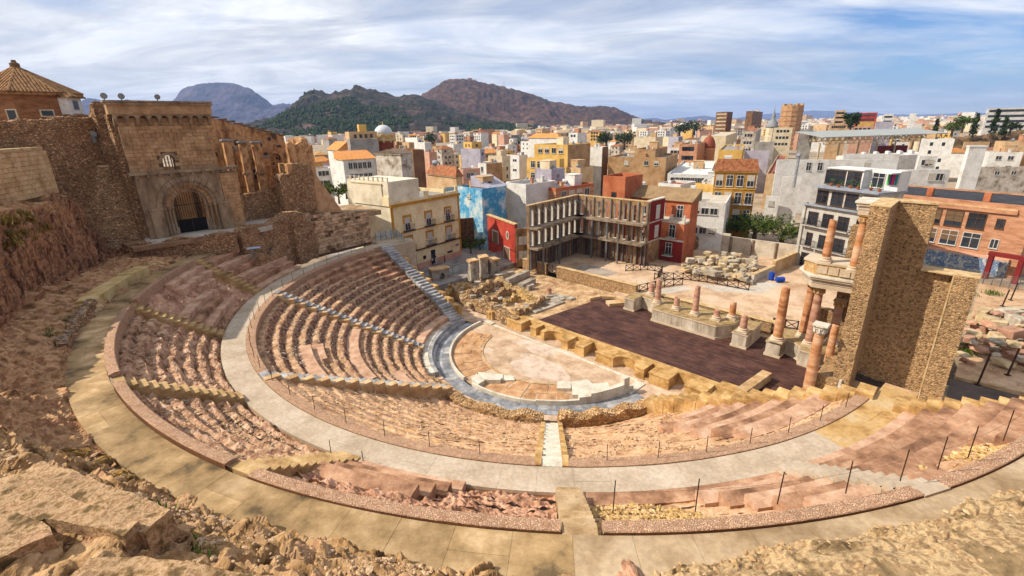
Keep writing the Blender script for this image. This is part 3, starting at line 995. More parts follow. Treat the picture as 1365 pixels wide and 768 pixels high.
# ================================================================ stage front
pf = thing('stage_front_wall', 'yellow sandstone front wall of the stage with round niches and small stairs', 'wall', st(4, 2.5, .1))
def blk(s0, s1, t0, t1, z1, nm='block', cornice=True):
 MB().prism(stp([(s0, t0), (s1, t0), (s1, t1), (s0, t1)]), .02, z1 - .16).build(nm, m_yel, pf)
 if cornice:
  MB().prism(stp([(s0 - .06, t0 - .1), (s1 + .06, t0 - .1), (s1 + .06, t1), (s0 - .06, t1)]), z1 - .157, z1).build('cornice', m_yel, pf)
  MB().prism(stp([(s0 - .05, t0 - .1), (s1 + .05, t0 - .1), (s1 + .05, t1), (s0 - .05, t1)]), .01, .24).build('plinth', m_yel, pf)
def niche(c, r, s0, s1, t0, z1):
 out = [(s0, t0)] + [(c - r * cos(R(a)), t0 + .0 + r * sin(R(a)) * .92) for a in range(0, 181, 12)] + [(s1, t0), (s1, 2.88), (s0, 2.88)]
 MB().prism(stp(out), .02, z1 - .12).build('niche', m_yel, pf)
 o2 = [(s0, t0 - .08), (c - r + .07, t0 - .08)] + [(c - (r - .07) * cos(R(a)), t0 + (r - .07) * sin(R(a)) * .92) for a in range(0, 181, 12)] + [(c + r - .07, t0 - .08), (s1, t0 - .08), (s1, 2.88), (s0, 2.88)]
 MB().prism(stp(o2), z1 - .117, z1 + .003).build('cornice', m_yel, pf)
for s0 in np.arange(-15.2, 23.2, 1.6):
 MB().prism(stp([(s0, 2.9), (s0 + 1.585, 2.9), (s0 + 1.585, 3.62), (s0, 3.62)]), .02, 1.42 + random.uniform(-.01, .01)).build('top_block', m_yel, pf)
niche(-11.1, 1.4, -12.9, -9.3, 1.4, 1.38)
blk(-13.6, -12.92, 1.3, 2.88, 1.2)
blk(-9.2, -6.45, 1.2, 2.88, 1.4)
blk(-4.9, -3.9, 1.35, 2.88, 1.4)
for k in range(3):
 blk(-3.88, -2.95, 1.3 + .5 * k, 2.88, .45 + .32 * k, 'stair_step', False)
niche(-.9, 1.42, -2.9, .75, 1.2, 1.38)
blk(.77, 1.7, 1.0, 2.88, 1.4)
for k in range(3):
 blk(1.72, 2.95, 1.1 + .5 * k, 2.88, .45 + .32 * k, 'stair_step', False)
blk(2.97, 4.2, 1.0, 2.88, 1.4)
blk(5.9, 8.0, 1.05, 2.88, 1.4)
niche(9.7, 1.4, 8.02, 11.4, 1.05, 1.38)
blk(11.42, 12.3, 1.0, 2.88, 1.4)
for k in range(3):
 blk(12.32, 13.0, 1.1 + .5 * k, 2.88, .45 + .32 * k, 'stair_step', False)
blk(13.02, 15.3, .85, 2.88, 1.4)
blk(17.0, 19.2, .95, 2.88, 1.4)
for k in range(26):                                     # plinth stones between the blocks
 pass
for (px_, py_, sz) in ((599, 401, (1.6, 1.0)), (630, 407, (1.9, .9))):
 p = px_st(px_, py_, .2)
 q = st(*p, .25)
 o = MB().box(q, (sz[0], sz[1], .4), -pi / 4, jit=.12).build('sandstone_block', m_sandpale)
 tag(o, 'flat yellow sandstone block lying beside the foot of the %s' % ('grey side steps' if px_ < 610 else 'stage front wall'), 'stone block', 'loose stone blocks')
# the stage floor: dark boards
m_deck = M('dark_stage_board', [(58, 36, 32), (78, 50, 42), (92, 62, 52)], .5, rough=.7, bump=.15, streak=(1.2, 1.2, 1), big=.25, bigs=.6, spec=.2)
m_deck2 = M('worn_stage_board', [(62, 40, 35), (82, 55, 46), (96, 67, 57)], .5, rough=.7, bump=.15, big=.25, bigs=.6, spec=.2)
m_deck3 = M('darkest_stage_board', [(52, 33, 30), (72, 46, 40)], .5, rough=.7, bump=.15, big=.25, bigs=.6, spec=.2)
dk = thing('stage_deck', 'dark reddish brown boarded stage floor', 'stage floor', st(10, 9, 1.1))
MB().prism(stp([(-5.9, 3.63), (26.5, 3.63), (26.5, 18.6), (-4.0, 18.6)]), .9, 1.15).build('substructure', m_rim, dk)
mb = MB()
rs = np.random.RandomState(4)
t = 3.65
while t < 18.4:
 s = -5.9 + (t - 3.6) * .12 - rs.uniform(0, .0)
 while s < 26.4:
  L = rs.choice((1.6, 2.2, 2.8))
  e = min(s + L, 26.5)
  q = stp([(s, t), (e - .012, t), (e - .012, t + .188), (s, t + .188)])
  mb.prism(q, 1.1, 1.2 + rs.uniform(-.004, .004), int(rs.choice((0, 0, 0, 1, 2))))
  s = e
 t += .2
o = mb.build('board', [m_deck, m_deck2, m_deck3], dk)
o['kind'] = 'stuff'
o = MB().beam(st(22.0, 2.2, 1.75), st(22.6, 7.8, 1.75), .95, .9).build('stone_beam', m_sandpale)
tag(o, 'long loose stone beam lying across the front edge of the dark stage', 'stone beam')
sheet('stage_front_trench', [(19.4, 3.7), (26.6, 3.7), (26.6, 4.6), (19.4, 4.6)], 1.225, m_sand, 'yellow stone edge at the right end of the stage')
# ================================================================ scene building
m_pod = M('grey_podium_marble', [(140, 126, 108), (176, 160, 140), (196, 182, 164)], .7, rough=.7, bump=.3, streak=(1, 1, .25), big=.2, bigs=.5)
m_podtop = M('lichened_podium_top', [(120, 98, 60), (150, 124, 84), (164, 142, 108)], 1.2, bump=.5, big=.2, bigs=.5)
m_podbase = M('pale_moulding', [(178, 156, 128), (196, 178, 154)], .8, bump=.2, big=.15)
m_col = M('orange_pink_column_marble', [(140, 90, 58), (176, 120, 78), (190, 142, 104), (202, 162, 130)], 1.0, rough=.65, bump=.15, streak=(.45, .45, 1.5), big=.15, bigs=.8)
m_colp = M('pink_column_marble', [(140, 96, 74), (170, 124, 100), (190, 150, 126), (158, 112, 88)], 1.1, rough=.65, bump=.15, streak=(.4, .4, 1.8), big=.15, bigs=.8)
m_cap = M('ochre_capital', [(150, 112, 62), (186, 148, 98), (204, 176, 136)], 4, bump=.9, bscale=16, big=.15)
m_whcap = M('white_capital', [(180, 168, 150), (206, 196, 180)], 4, bump=.7, bscale=16, big=.1)
def inset(poly, d):
 n = len(poly)
 ar = sum(poly[i][0] * poly[(i + 1) % n][1] - poly[(i + 1) % n][0] * poly[i][1] for i in range(n))
 sg = 1 if ar > 0 else -1
 out = []
 for i in range(n):
  p0, p1, p2 = (np.array(poly[k % n]) for k in (i - 1, i, i + 1))
  e1, e2 = (p1 - p0) / np.linalg.norm(p1 - p0), (p2 - p1) / np.linalg.norm(p2 - p1)
  n1, n2 = np.array([-e1[1], e1[0]]) * sg, np.array([-e2[1], e2[0]]) * sg
  b = n1 + n2
  b = b / max(.4, b @ n1) if np.linalg.norm(b) > 1e-6 else n1
  out.append(tuple(p1 + b * d))
 return out
def podium(label, pts, z0=1.2, z1=3.1):
 o = thing('column_podium', label, 'podium', st(*np.mean(pts, 0), z0), 0, 'marble podiums of the stage building')
 MB().prism(stp(inset(pts, -.12)), z0 - .02, z0 + .26).build('foot_moulding', m_podbase, o)
 MB().prism(stp(pts), z0 + .26, z1 - .24).build('dado', m_pod, o)
 MB().prism(stp(inset(pts, -.1)), z1 - .24, z1 - .09).build('cornice', m_podbase, o)
 MB().prism(stp(inset(pts, -.03)), z1 - .09, z1).build('top_slab', m_podtop, o)
 n = len(pts)
 for i in range(n):                                   # upright joints: separate facing panels, standing proud
  a, b = np.array(pts[i]), np.array(pts[(i + 1) % n])
  L = np.linalg.norm(b - a)
  if L < 1.2 or a[1] > 17 and b[1] > 17:
   continue
  k = max(1, int(L / 1.3))
  nn = np.array([b[1] - a[1], a[0] - b[0]]) / L
  if (np.mean(pts, 0) - a) @ nn > 0:
   nn = -nn
  for j in range(k):
   p0, p1 = a + (b - a) * (j / k) + (b - a) / L * .05, a + (b - a) * ((j + 1) / k) - (b - a) / L * .05
   MB().prism(stp([tuple(p0), tuple(p1), tuple(p1 + nn * .03), tuple(p0 + nn * .03)]), z0 + .3, z1 - .28).build('facing_panel', m_pod, o)
 return o
podium('left end pedestal of the stage building without a column', [(.75, 15.4), (2.3, 15.4), (2.3, 18.3), (.75, 18.3)])
ex = [(2.35, 17.6)] + [(2.6 + 3.2 * sin(R(a)), 17.5 - 3.2 * (1 - cos(R(a)))) for a in (15, 35, 55, 75)]
podium('long central podium carrying broken column stumps with one curved end', ex + [(5.85, 14.15), (14.6, 13.95), (16.0, 16.0), (16.0, 18.4), (2.35, 18.4)])
podium('narrow deep pedestal at the left of the stage doorway', [(16.75, 13.6), (18.4, 13.6), (18.4, 18.4), (16.75, 18.4)])
podium('pedestal at the right of the stage doorway under a tall orange column',
  [(20.5, 13.8), (22.0, 13.8), (22.0, 15.6), (23.0, 15.3), (23.7, 14.7), (24.0, 13.7), (25.2, 13.6), (27.6, 16.2), (27.6, 18.6), (20.5, 18.6)])
def column(label, s, t, z0, z1, r=.42, cap=0.0, mat=None, capm=None, base=True, broken=True, capw=1.0):
 o = thing('column', label, 'column', st(s, t, z0), 0, 'columns of the stage building')
 c = st(s, t, z0)
 zs = z0
 if base:
  MB().box(c + np.array([0, 0, .08]), (r * 2.9, r * 2.9, .16), pi / 4).build('plinth', m_podbase, o)
  prof = [(r * 1.42, .16), (r * 1.48, .22), (r * 1.42, .3), (r * 1.18, .34), (r * 1.15, .4), (r * 1.3, .45), (r * 1.28, .52), (r * 1.02, .56)]
  MB().lathe(prof, 24, c).build('base', m_podbase, o, smooth=True)
  zs = z0 + .55
 ze = z1 - cap
 n = max(2, int((ze - zs) / .5))
 prof = []
 for i in range(n + 1):
  f = i / n
  prof.append((r * (1.0 - .15 * f + .02 * sin(f * pi)), zs - z0 + (ze - zs) * f))
 if broken:
  prof[-1] = (prof[-1][0] * .97, prof[-1][1])
 mb = MB().lathe(prof, 24, c)
 if broken and not cap:
  k = 24
  mb.v[-k:] = [(x, y, z + .12 * sin(3 * i) * .5 - .05 * sin(i * .7)) for i, (x, y, z) in enumerate(mb.v[-k:])]
 mb.build('shaft', mat or m_col, o, smooth=False)
 if cap:
  prof = [(r * .88, 0), (r * .95, .05), (r * .9, .1), (r * 1.05, cap * .35), (r * .95, cap * .38), (r * 1.15, cap * .62), (r * 1.02, cap * .66), (r * 1.4, cap * .86), (r * 1.25, cap * .88)]
  mb = MB().lathe(prof, 16, (c[0], c[1], ze))
  mb.v = [(c[0] + (x - c[0]) * (1 + .07 * (1 if (i % 2) else -1)), c[1] + (y - c[1]) * (1 + .07 * (1 if (i % 2) else -1)), z) for i, (x, y, z) in enumerate(mb.v)]
  mb.build('capital', capm or m_cap, o)
  for q in range(8):
   a = 2 * pi * q / 8
   MB().box((c[0] + r * 1.12 * cos(a), c[1] + r * 1.12 * sin(a), ze + cap * .45), (.1, r * .5, cap * .5), a, taper=.7).build('leaf', capm or m_cap, o)
  MB().box((c[0], c[1], z1 - cap * .06), (r * 2.5, r * 2.5, cap * .12), pi / 4).build('abacus', capm or m_cap, o)
 return o
def ztop(s, t, py):
 zs = np.linspace(0, 30, 3001)
 ys = np.array([proj(st(s, t, z))[1] for z in zs])
 return float(zs[int(np.argmin(np.abs(ys - py)))])
def col_px(label, x, y, ytop, **k):
 s, t = px_st(x, y, 3.1)
 return column(label, s, t, 3.1, ztop(s, t, ytop), **k)
col_px('short thick pink stump furthest left on the long podium', 868, 393.5, 378, r=.42, mat=m_colp)
col_px('tall broken pink shaft at the left end of the long podium', 876.2, 404.5, 373, r=.42, mat=m_colp)
col_px('low pink stump second from the left along the podium front', 901.3, 412.5, 397, r=.4, mat=m_colp)
col_px('tall broken pink shaft in the middle of the long podium', 926.1, 419.6, 381, r=.4, mat=m_colp)
col_px('lowest pink stump near the right end of the long podium', 954.7, 426.6, 414, r=.4, mat=m_colp)
col_px('jagged orange stump set back at the right end of the long podium', 975.1, 424.9, 402.5, r=.42, mat=m_col)
col_px('thick pink stump on the narrow pedestal left of the stage doorway', 989.9, 442.5, 420.5, r=.42, mat=m_colp)
col_px('tall orange column without capital right of the stage doorway', 1035.6, 454.2, 383.5, r=.5, mat=m_col)
col_px('orange and grey column with an ochre capital left of its neighbour under the entablature', 1069.6, 448.4, 373.5, r=.46, cap=.85, mat=m_col)
col_px('pink column with an ochre capital under the front corner of the entablature', 1077.8, 460.1, 382, r=.46, cap=.85, mat=m_colp)
sC, tC = px_st(1113.6, 457.4, 3.1)
column('orange pink column under the right end of the entablature beside the pier', sC - .3, tC - .5, 3.1, ztop(sC - .3, tC - .5, 400), r=.46, cap=.85, mat=m_colp)
column('tall orange column with a white capital standing in front of the pier', 26.45, 7.8, 1.2, ztop(26.45, 7.8, 432), r=.5, cap=.95, mat=m_col, capm=m_whcap, base=False)
column('short orange shaft behind the front column with the white capital', 26.9, 12.2, 3.1, ztop(26.9, 12.2, 434.5), r=.38, mat=m_col, base=False)
# entablature and upper order
zE = ztop(24.3, 15.3, 381)
ent = thing('entablature', 'pale carved marble entablature resting on the right hand columns', 'entablature', st(25, 16.5, zE))
EP = [(22.3, 16.3), (23.7, 14.3), (27.9, 14.6), (27.9, 18.2), (22.3, 18.2)]
for d, z0_, z1_, nm, mt in ((0, 0, .55, 'architrave', m_podbase), (-.06, .553, .95, 'frieze', m_pod), (-.3, .953, 1.18, 'cornice', m_podbase), (-.42, 1.183, 1.35, 'cornice_slab', m_white)):
 MB().prism(stp(inset(EP, d)), zE + z0_, zE + z1_).build(nm, mt, ent)
zU = zE + 1.35
up = thing('upper_podium', 'carved stone podium standing on the entablature', 'podium', st(25, 16.6, zU))
MB().prism(stp([(22.4, 15.6), (23.8, 14.6), (27.8, 14.9), (27.8, 18.0), (22.4, 18.0)]), zU + .003, zU + 1.15).build('dado', m_cap, up)
MB().prism(stp([(22.3, 15.5), (23.8, 14.5), (27.9, 14.8), (27.9, 18.1), (22.3, 18.1)]), zU + 1.153, zU + 1.35).build('cornice', m_podbase, up)
for k in range(4):
 MB().prism(stp([(23.9 + k, 14.55), (24.8 + k, 14.6), (24.8 + k, 14.72), (23.9 + k, 14.68)]), zU + .2, zU + .95).build('relief_panel', m_podbase, up)
z5 = zU + 1.35
def px_solve(x, y, z):
 return px_st(x, y, z)
sU, tU = px_st(1100, 349, z5)
column('slender orange column without capital standing on the upper podium', sU, tU, z5, ztop(sU, tU, 294), r=.4, mat=m_col)
sU2, tU2 = px_st(1137, 362, z5)
zc2 = ztop(sU2, tU2, 286)
column('banded orange upper column with an ochre capital beside the pier top', sU2, tU2, z5, zc2, r=.4, cap=.8, mat=m_col)
column('half hidden orange upper column behind the banded one', sU2 + 1.0, tU2 + 1.3, z5, zc2, r=.36, cap=.75, mat=m_col)
e2 = thing('entablature', 'white broken entablature block on top of the banded upper column', 'entablature', st(sU2, tU2, zc2))
for d, z0_, z1_, nm, mt in ((0, 0, .5, 'architrave', m_podbase), (-.05, .503, .85, 'frieze', m_pod), (-.2, .853, 1.1, 'cornice', m_podbase), (-.32, 1.103, 1.3, 'cornice_slab', m_white)):
 MB().prism(stp(inset([(sU2 - .55, tU2 - .55), (sU2 + 1.7, tU2 - .55), (sU2 + 1.7, tU2 + 2.2), (sU2 - .55, tU2 + 2.2)], d)), zc2 + z0_, zc2 + z1_).build(nm, mt, e2)
# great pier and wing wall
m_pier = M('tan_mortared_rubble', [(100, 74, 50), (140, 108, 74), (176, 140, 98), (118, 90, 66)], 3.0, bump=1.0, bscale=10, vor=(4.2, (178, 146, 106), 1.0, .13), big=.25, bigs=.25, bdist=.05)
m_coping = M('mortar_coping', [(160, 128, 84), (186, 156, 112), (196, 172, 132)], 1.5, bump=.5, big=.2)
pr = thing('pier_wall', 'tall tan rubble pier with a lower wing wall rising at the right end of the stage', 'wall', st(31, 13, .8))
def st_wall(nm, s0, s1, t0, t1, z0, z1, mat, par, res=.5, amp=.04):
 import bmesh
 bm = bmesh.new()
 bmesh.ops.create_cube(bm, size=1)
 cuts = int(max(s1 - s0, t1 - t0, z1 - z0) / res)
 for v in bm.verts:
  p = st(s0 + (v.co.x + .5) * (s1 - s0), t0 + (v.co.y + .5) * (t1 - t0), z0 + (v.co.z + .5) * (z1 - z0))
  v.co = p
 for ax in range(3):
  L = (s1 - s0, t1 - t0, z1 - z0)[ax]
  c = int(L / res)
  if c < 1:
   continue
  dirv = Vector((st(1, 0) if ax == 0 else st(0, 1) if ax == 1 else np.array([0, 0, 1.0])))
  ed = [e for e in bm.edges if abs((e.verts[1].co - e.verts[0].co).normalized() @ dirv) > .99]
  bmesh.ops.subdivide_edges(bm, edges=ed, cuts=c, use_grid_fill=True)
 P = np.array([v.co[:] for v in bm.verts])
 d = np.c_[fbm(P * 1.4, 4), fbm(P * 1.4 + 30, 4), fbm(P * 1.2 + 60, 4)] * amp
 for v, q in zip(bm.verts, d):
  v.co += Vector(q)
 me = bpy.data.meshes.new(nm)
 bmesh.ops.recalc_face_normals(bm, faces=bm.faces)
 bm.to_mesh(me)
 bm.free()
 me.materials.append(mat)
 off = np.array(par.location)
 me.transform(Matrix.Translation(Vector(-off)))
 return inst(nm, me, par)
st_wall('pier', 28.0, 29.4, 8.9, 14.4, .4, 19.8, m_pier, pr)
st_wall('wing', 29.25, 32.1, 13.2, 14.3, .4, 19.65, m_pier, pr)
st_wall('lower_wing', 32.05, 34.45, 13.22, 14.28, .4, 13.9, m_pier, pr)
st_wall('end_pillar', 34.4, 36.0, 12.6, 14.4, .4, 13.95, m_pier, pr)
st_wall('corner_strip', 34.34, 34.46, 12.56, 12.7, .4, 13.95, m_coping, pr, 1, .01)
st_wall('coping', 27.95, 32.15, 13.1, 14.45, 19.7, 19.86, m_coping, pr, .5, .03)
st_wall('coping', 27.95, 29.45, 8.85, 13.1, 19.78, 19.9, m_coping, pr, .5, .03)
st_wall('coping', 32.15, 36.05, 12.58, 14.45, 13.93, 14.04, m_coping, pr, .5, .03)
m_dark = M('dark_stone_and_hole_shade', [(58, 50, 44), (86, 74, 64)], 1.5, bump=.5, big=.2)  # dark foot stones; also stands for the shade inside wall holes
for k in range(8):
 s0 = 29.4 + k * .62
 MB().prism(stp([(s0, 12.6), (s0 + .6, 12.6), (s0 + .6, 13.15), (s0, 13.15)]), .5, 2.4 - .09 * k + random.uniform(-.12, .12)).build('foot_stone', m_dark, pr)
sheet('yard_ground', [(27.0, 4.0), (62, 4.0), (62, 62), (37, 62), (36.5, 15), (27.0, 15)], 1.80,
  M('yard_earth', [(150, 116, 84), (180, 146, 112), (196, 164, 132)], .3, bump=.4, bscale=3, big=.2, bigs=.1), 'bare tan yard behind the tall pier wall', .3)
g2 = sheet('ramp_floor', [(36.3, 9.0), (46.5, 9.0), (46.5, 19.5), (36.3, 19.5)], 1.83, M('dark_wet_concrete', [(74, 62, 54), (98, 84, 74)], .4, bump=.2, big=.25, bigs=.2), 'dark grey brown concrete yard floor right of the pier', .2)
w = thing('stage_side_wall', 'low tan masonry wall between the dark stage and the pier', 'wall', st(27.6, 9.5, 1))
st_wall('masonry', 26.75, 28.6, 8.4, 11.6, .6, 3.2, m_pier, w, .5, .04)
st_wall('masonry', 26.75, 28.2, 11.4, 14.6, .6, 4.0, m_pier, w, .5, .04)
st_wall('masonry', 28.5, 30.2, 9.0, 11.0, .5, 1.9, m_pier, w, .5, .04)
w = thing('back_wall', 'tan masonry wall standing behind the upper columns', 'wall', st(24, 19, 1.5))
st_wall('masonry', 22.6, 27.6, 18.8, 19.7, 1.5, 6.4, m_pier, w, .5, .05)
st_wall('masonry', 25.4, 28.8, 18.78, 19.72, 6.35, 16.2, m_pier, w, .5, .05)
w = thing('stone_block_wall', 'white marble slab leaning at the foot of the pier', 'marble slab', st(28.6, 8.7, 1.2))
MB().box(st(28.75, 8.75, 2.2), (.25, .5, 2.0), -pi / 4, jit=.05).build('slab', m_white, w)
# wall along the back of the stage building
w = thing('back_wall', 'long low tan wall behind the stage building and the ruins', 'wall', st(-5, 21.4, 1.5))
for s0, s1 in ((-25.0, -19.2), (-16.7, -.8)):
 st_wall('masonry', s0, s1, 21.1, 21.8, .9, 2.95, m_pier, w, .6, .03)
 for q in np.arange(s0, s1 - .1, 1.5):
  MB().prism(stp([(q, 21.0), (min(q + 1.48, s1), 21.0), (min(q + 1.48, s1), 21.9), (q, 21.9)]), 2.93, 3.03 + random.uniform(-.01, .01)).build('coping_slab', m_coping, w)
w = thing('back_wall', 'low tan retaining wall directly behind the column stumps', 'wall', st(10, 20.4, 1.5))
st_wall('masonry', 3.2, 19.2, 19.6, 20.3, .9, 3.0, m_pier, w, .6, .03)
for q in np.arange(3.2, 19.1, 1.5):
 MB().prism(stp([(q, 19.5), (q + 1.48, 19.5), (q + 1.48, 20.4), (q, 20.4)]), 2.98, 3.07 + random.uniform(-.01, .01)).build('coping_slab', m_coping, w)
# timber lattice railings
m_tim = M('dark_brown_timber', [(44, 28, 20), (64, 42, 30)], 2, rough=.7, bump=.2, big=.1)
def lattice(label, pts, z=1.8, h=1.15, step=1.45):
 P = [st(*p, z) for p in pts]
 o = thing('lattice_railing', label, 'railing', P[0], 0, 'dark crossed timber railings')
 for a, b in zip(P, P[1:]):
  L = np.linalg.norm(b - a)
  n = max(1, round(L / step))
  for i in range(n + 1):
   c = a + (b - a) * i / n
   MB().beam(c, c + np.array([0, 0, h + .08]), .11, .11).build('post', m_tim, o)
   if i < n:
    d = a + (b - a) * (i + 1) / n
    for q0, q1 in ((.15, h - .05), (h - .05, .15)):
     MB().beam(c + np.array([0, 0, q0]), d + np.array([0, 0, q1]), .07, .08).build('brace', m_tim, o)
    for hh in (.12, h):
     MB().beam(c + np.array([0, 0, hh]), d + np.array([0, 0, hh]), .08, .09).build('rail', m_tim, o)
 return o
lattice('dark crossed timber railing turning the corner behind the left end of the long podium', [(-.7, 21.9), (.3, 25.2), (2.7, 29.6)])
lattice('dark crossed timber railing along the front of the stored stone blocks', [(-2.0, 29.0), (1.5, 32.2), (5.2, 33.2), (11.6, 33.6)])
lattice('dark crossed timber railing in front of the propped up facade shell', [(-8.2, 30.1), (-5.6, 33.2), (-3.0, 33.6), (-1.7, 29.6)])
lattice('short dark crossed railing beside the tall orange column', [(18.9, 21.4), (21.5, 22.3)])
lattice('short dark crossed gate in the gap of the long low wall', [(-19.1, 21.4), (-16.8, 21.4)], 1.6, 1.3, 1.2)
# plaza behind the stage
m_plaza = M('pale_plaza_ground', [(160, 128, 98), (188, 158, 128), (198, 172, 146)], .25, bump=.35, bscale=3, big=.22, bigs=.1)
m_conc = M('pale_concrete_patch', [(168, 156, 140), (190, 180, 166)], .4, bump=.2, big=.1)
sheet('plaza_ground', [(-26, 21.9), (27.2, 20.4), (22.0, 62), (-12, 62), (-26, 34)], 1.79, m_plaza, 'pale bare ground of the plaza behind the stage', .3)
sheet('dig_ground', [(-27, 3.7), (-4.2, 3.7), (-3.0, 20.9), (-27, 20.9)], .95, M('dig_earth', [(136, 104, 72), (176, 142, 104), (198, 168, 130)], .7, bump=.6, bscale=4, big=.25, bigs=.2), 'ochre excavated ground left of the stage', .4)
sheet('behind_podium_ground', [(-4.2, 18.6), (27, 18.6), (27, 20.4), (3.2, 19.6), (3.0, 21.1), (-4.2, 21.1)], 1.3, m_plaza, 'strip of ground behind the column podiums', .3)
p0 = px_st(1025, 383, 1.8)
sheet('concrete_patch', [(8.0, 30.0), (13.5, 33.5), (14.5, 40.5), (11.4, 39.5), (11.2, 34.6), (4.0, 31.5)], 1.80, m_conc, 'pale concrete strip in front of the stored stones', .05)
sheet('concrete_patch', [(0.5, 23.5), (3.0, 24.0), (5.0, 29.0), (2.6, 28.8)], 1.80, m_conc, 'pale concrete patch behind the railing corner', .05)
sheet('concrete_patch', [(-17, 24), (-9.0, 25), (-8.6, 28.5), (-16, 29.5)], 1.80, M('grey_court_floor', [(138, 122, 108), (160, 146, 132)], .5, bump=.2, big=.2), 'grey floor of the court in front of the facade shell', .05)
# stored stone blocks
def stone_heap(n, region, z0, label, group, mats, smin, smax, layers, kinds=('block',), seed=1, cat='stone block', name='stone_block'):
 rs = np.random.RandomState(seed)
 poly = np.array(region)
 def inside(p):
  c = False
  for i in range(len(poly)):
   a, b = poly[i], poly[i - 1]
   if (a[1] > p[1]) != (b[1] > p[1]) and p[0] < (b[0] - a[0]) * (p[1] - a[1]) / (b[1] - a[1]) + a[0]:
    c = not c
  return c
 lo, hi = poly.min(0), poly.max(0)
 placed = []
 k = tries = 0
 while k < n and tries < n * 60:
  tries += 1
  p = rs.uniform(lo, hi)
  if not inside(p):
   continue
  sz = rs.uniform(smin, smax) * rs.choice((.7, 1, 1, 1.35))
  under = [q for q in placed if np.hypot(*(q[0] - p)) < (q[1] + sz) * .46]
  if len(under) > layers:
   continue
  z = max([q[2] for q in under], default=z0)
  h = sz * rs.uniform(.5, .8)
  if z - z0 > 1.6:
   continue
  m = mats[rs.randint(len(mats))]
  kind = kinds[rs.randint(len(kinds))]
  me = stone_mesh(int(rs.randint(5)), m, kind)
  o = inst(name, me, None, st(p[0], p[1], z + h / 2 - .03), 0, (sz * rs.uniform(.9, 1.6), sz * rs.uniform(.7, 1.1), h),
     (rs.uniform(-.08, .08), rs.uniform(-.08, .08), rs.uniform(0, 3.14)))
  tag(o, label, cat, group)
  placed.append((p, sz, z + h))
  k += 1
m_sp = [M('grey_spolia', [(130, 118, 100), (164, 150, 130), (180, 168, 150)], 1.2, bump=.5, big=.2, bigs=.4, rnd=.35),
  M('tan_spolia', [(150, 126, 92), (178, 154, 118), (192, 172, 140)], 1.2, bump=.5, big=.2, bigs=.4, rnd=.3)]
stone_heap(125, [(-1.6, 35.0), (3.5, 35.2), (10.6, 36.4), (8.6, 47.5), (1.5, 48.5), (-.8, 43.5)], 1.8, 'grey or tan stone block in the fenced store of stones behind the railing',
   'stored stone blocks behind the railing', m_sp, .75, 1.25, 2, ('block', 'block', 'rock'), 3)
# ================================================================ church, bastion and hillside on the left
m_ash = M('church_ashlar', [(140, 106, 74), (168, 130, 92), (186, 150, 110)], .9, bump=.3, bscale=7, big=.25, bigs=.4, rnd=.22)
m_ashj = M('church_joint', [(104, 78, 54), (128, 98, 70)], 1.2, bump=.4, big=.2)
m_ruin = M('church_ruin_wall', [(120, 84, 54), (168, 122, 80), (196, 152, 106), (150, 106, 70)], 1.1, bump=.9, bscale=6, streak=(1, 1, .6), big=.3, bigs=.3)
m_rub2 = M('dark_rubble_wall', [(128, 94, 64), (164, 126, 90), (186, 150, 112), (146, 110, 80)], 1.4, bump=.9, bscale=8, vor=(3.4, (138, 104, 74), .95, .14), big=.3, bigs=.25, bdist=.08)
m_face = M('rubble_facing_stone', [(96, 70, 48), (146, 110, 76), (186, 150, 110), (130, 98, 76), (168, 130, 98)], 1.7, bump=.5, bscale=6, big=.2, bigs=.4)
m_bast = M('sunlit_rubble_face', [(148, 112, 78), (186, 148, 108), (204, 172, 132)], 1.4, bump=.9, bscale=9, vor=(3.4, (158, 122, 88), .9, .13), big=.25, bigs=.25, bdist=.08)  # bastion rubble lightened: its sunlit face put into the colour
m_face2 = M('sunlit_facing_stone', [(120, 90, 62), (174, 138, 100), (204, 172, 132), (150, 116, 90)], 1.7, bump=.5, bscale=6, big=.2, bigs=.4)  # lighter facing stones, the same sunlight put into their colour
m_port = M('grey_portal_stone', [(108, 88, 66), (142, 118, 92), (168, 144, 114)], .8, bump=.3, streak=(1, 1, .4), big=.25, bigs=.5)
m_tile = M('old_roof_tile', [(84, 58, 36), (124, 88, 54), (152, 114, 74), (106, 76, 50)], 2.2, bump=.3, big=.2, bigs=.5, rnd=.3)
m_brickw = M('brown_brick_wall', [(116, 78, 50), (142, 98, 64), (154, 110, 76)], 1.2, bump=.4, bscale=9, streak=(1, 1, 3), big=.15, bigs=.3)
m_yash = M('warm_ashlar', [(172, 134, 92), (196, 160, 114), (206, 174, 132)], .9, bump=.3, bscale=6, big=.2, bigs=.3, rnd=.16)
m_lead = M('dull_grey_lead', [(110, 112, 112), (140, 142, 140)], 1, rough=.6, bump=.1)
m_black = M('black_iron', [(22, 20, 20), (34, 30, 28)], 2, rough=.5, bump=0, big=0, metal=.5)
m_glassd = M('dark_window_glass', [(22, 26, 32), (34, 38, 46)], .5, rough=.12, bump=0, big=0, spec=.5)
def tz(mb, poly, s0, s1, mi=0):
 """a polygon in the (t, z) plane pulled along s"""
 n = len(poly)
 vs = [st(s0, t, z) for t, z in poly] + [st(s1, t, z) for t, z in poly]
 fs = [(i, (i + 1) % n, n + (i + 1) % n, n + i) for i in range(n)] + [tuple(range(n))[::-1], tuple(range(n, 2 * n))]
 return mb.add(vs, fs, mi)
def sz(mb, poly, t0, t1, mi=0):
 n = len(poly)
 vs = [st(s, t0, z) for s, z in poly] + [st(s, t1, z) for s, z in poly]
 fs = [(i, (i + 1) % n, n + (i + 1) % n, n + i) for i in range(n)] + [tuple(range(n))[::-1], tuple(range(n, 2 * n))]
 return mb.add(vs, fs, mi)
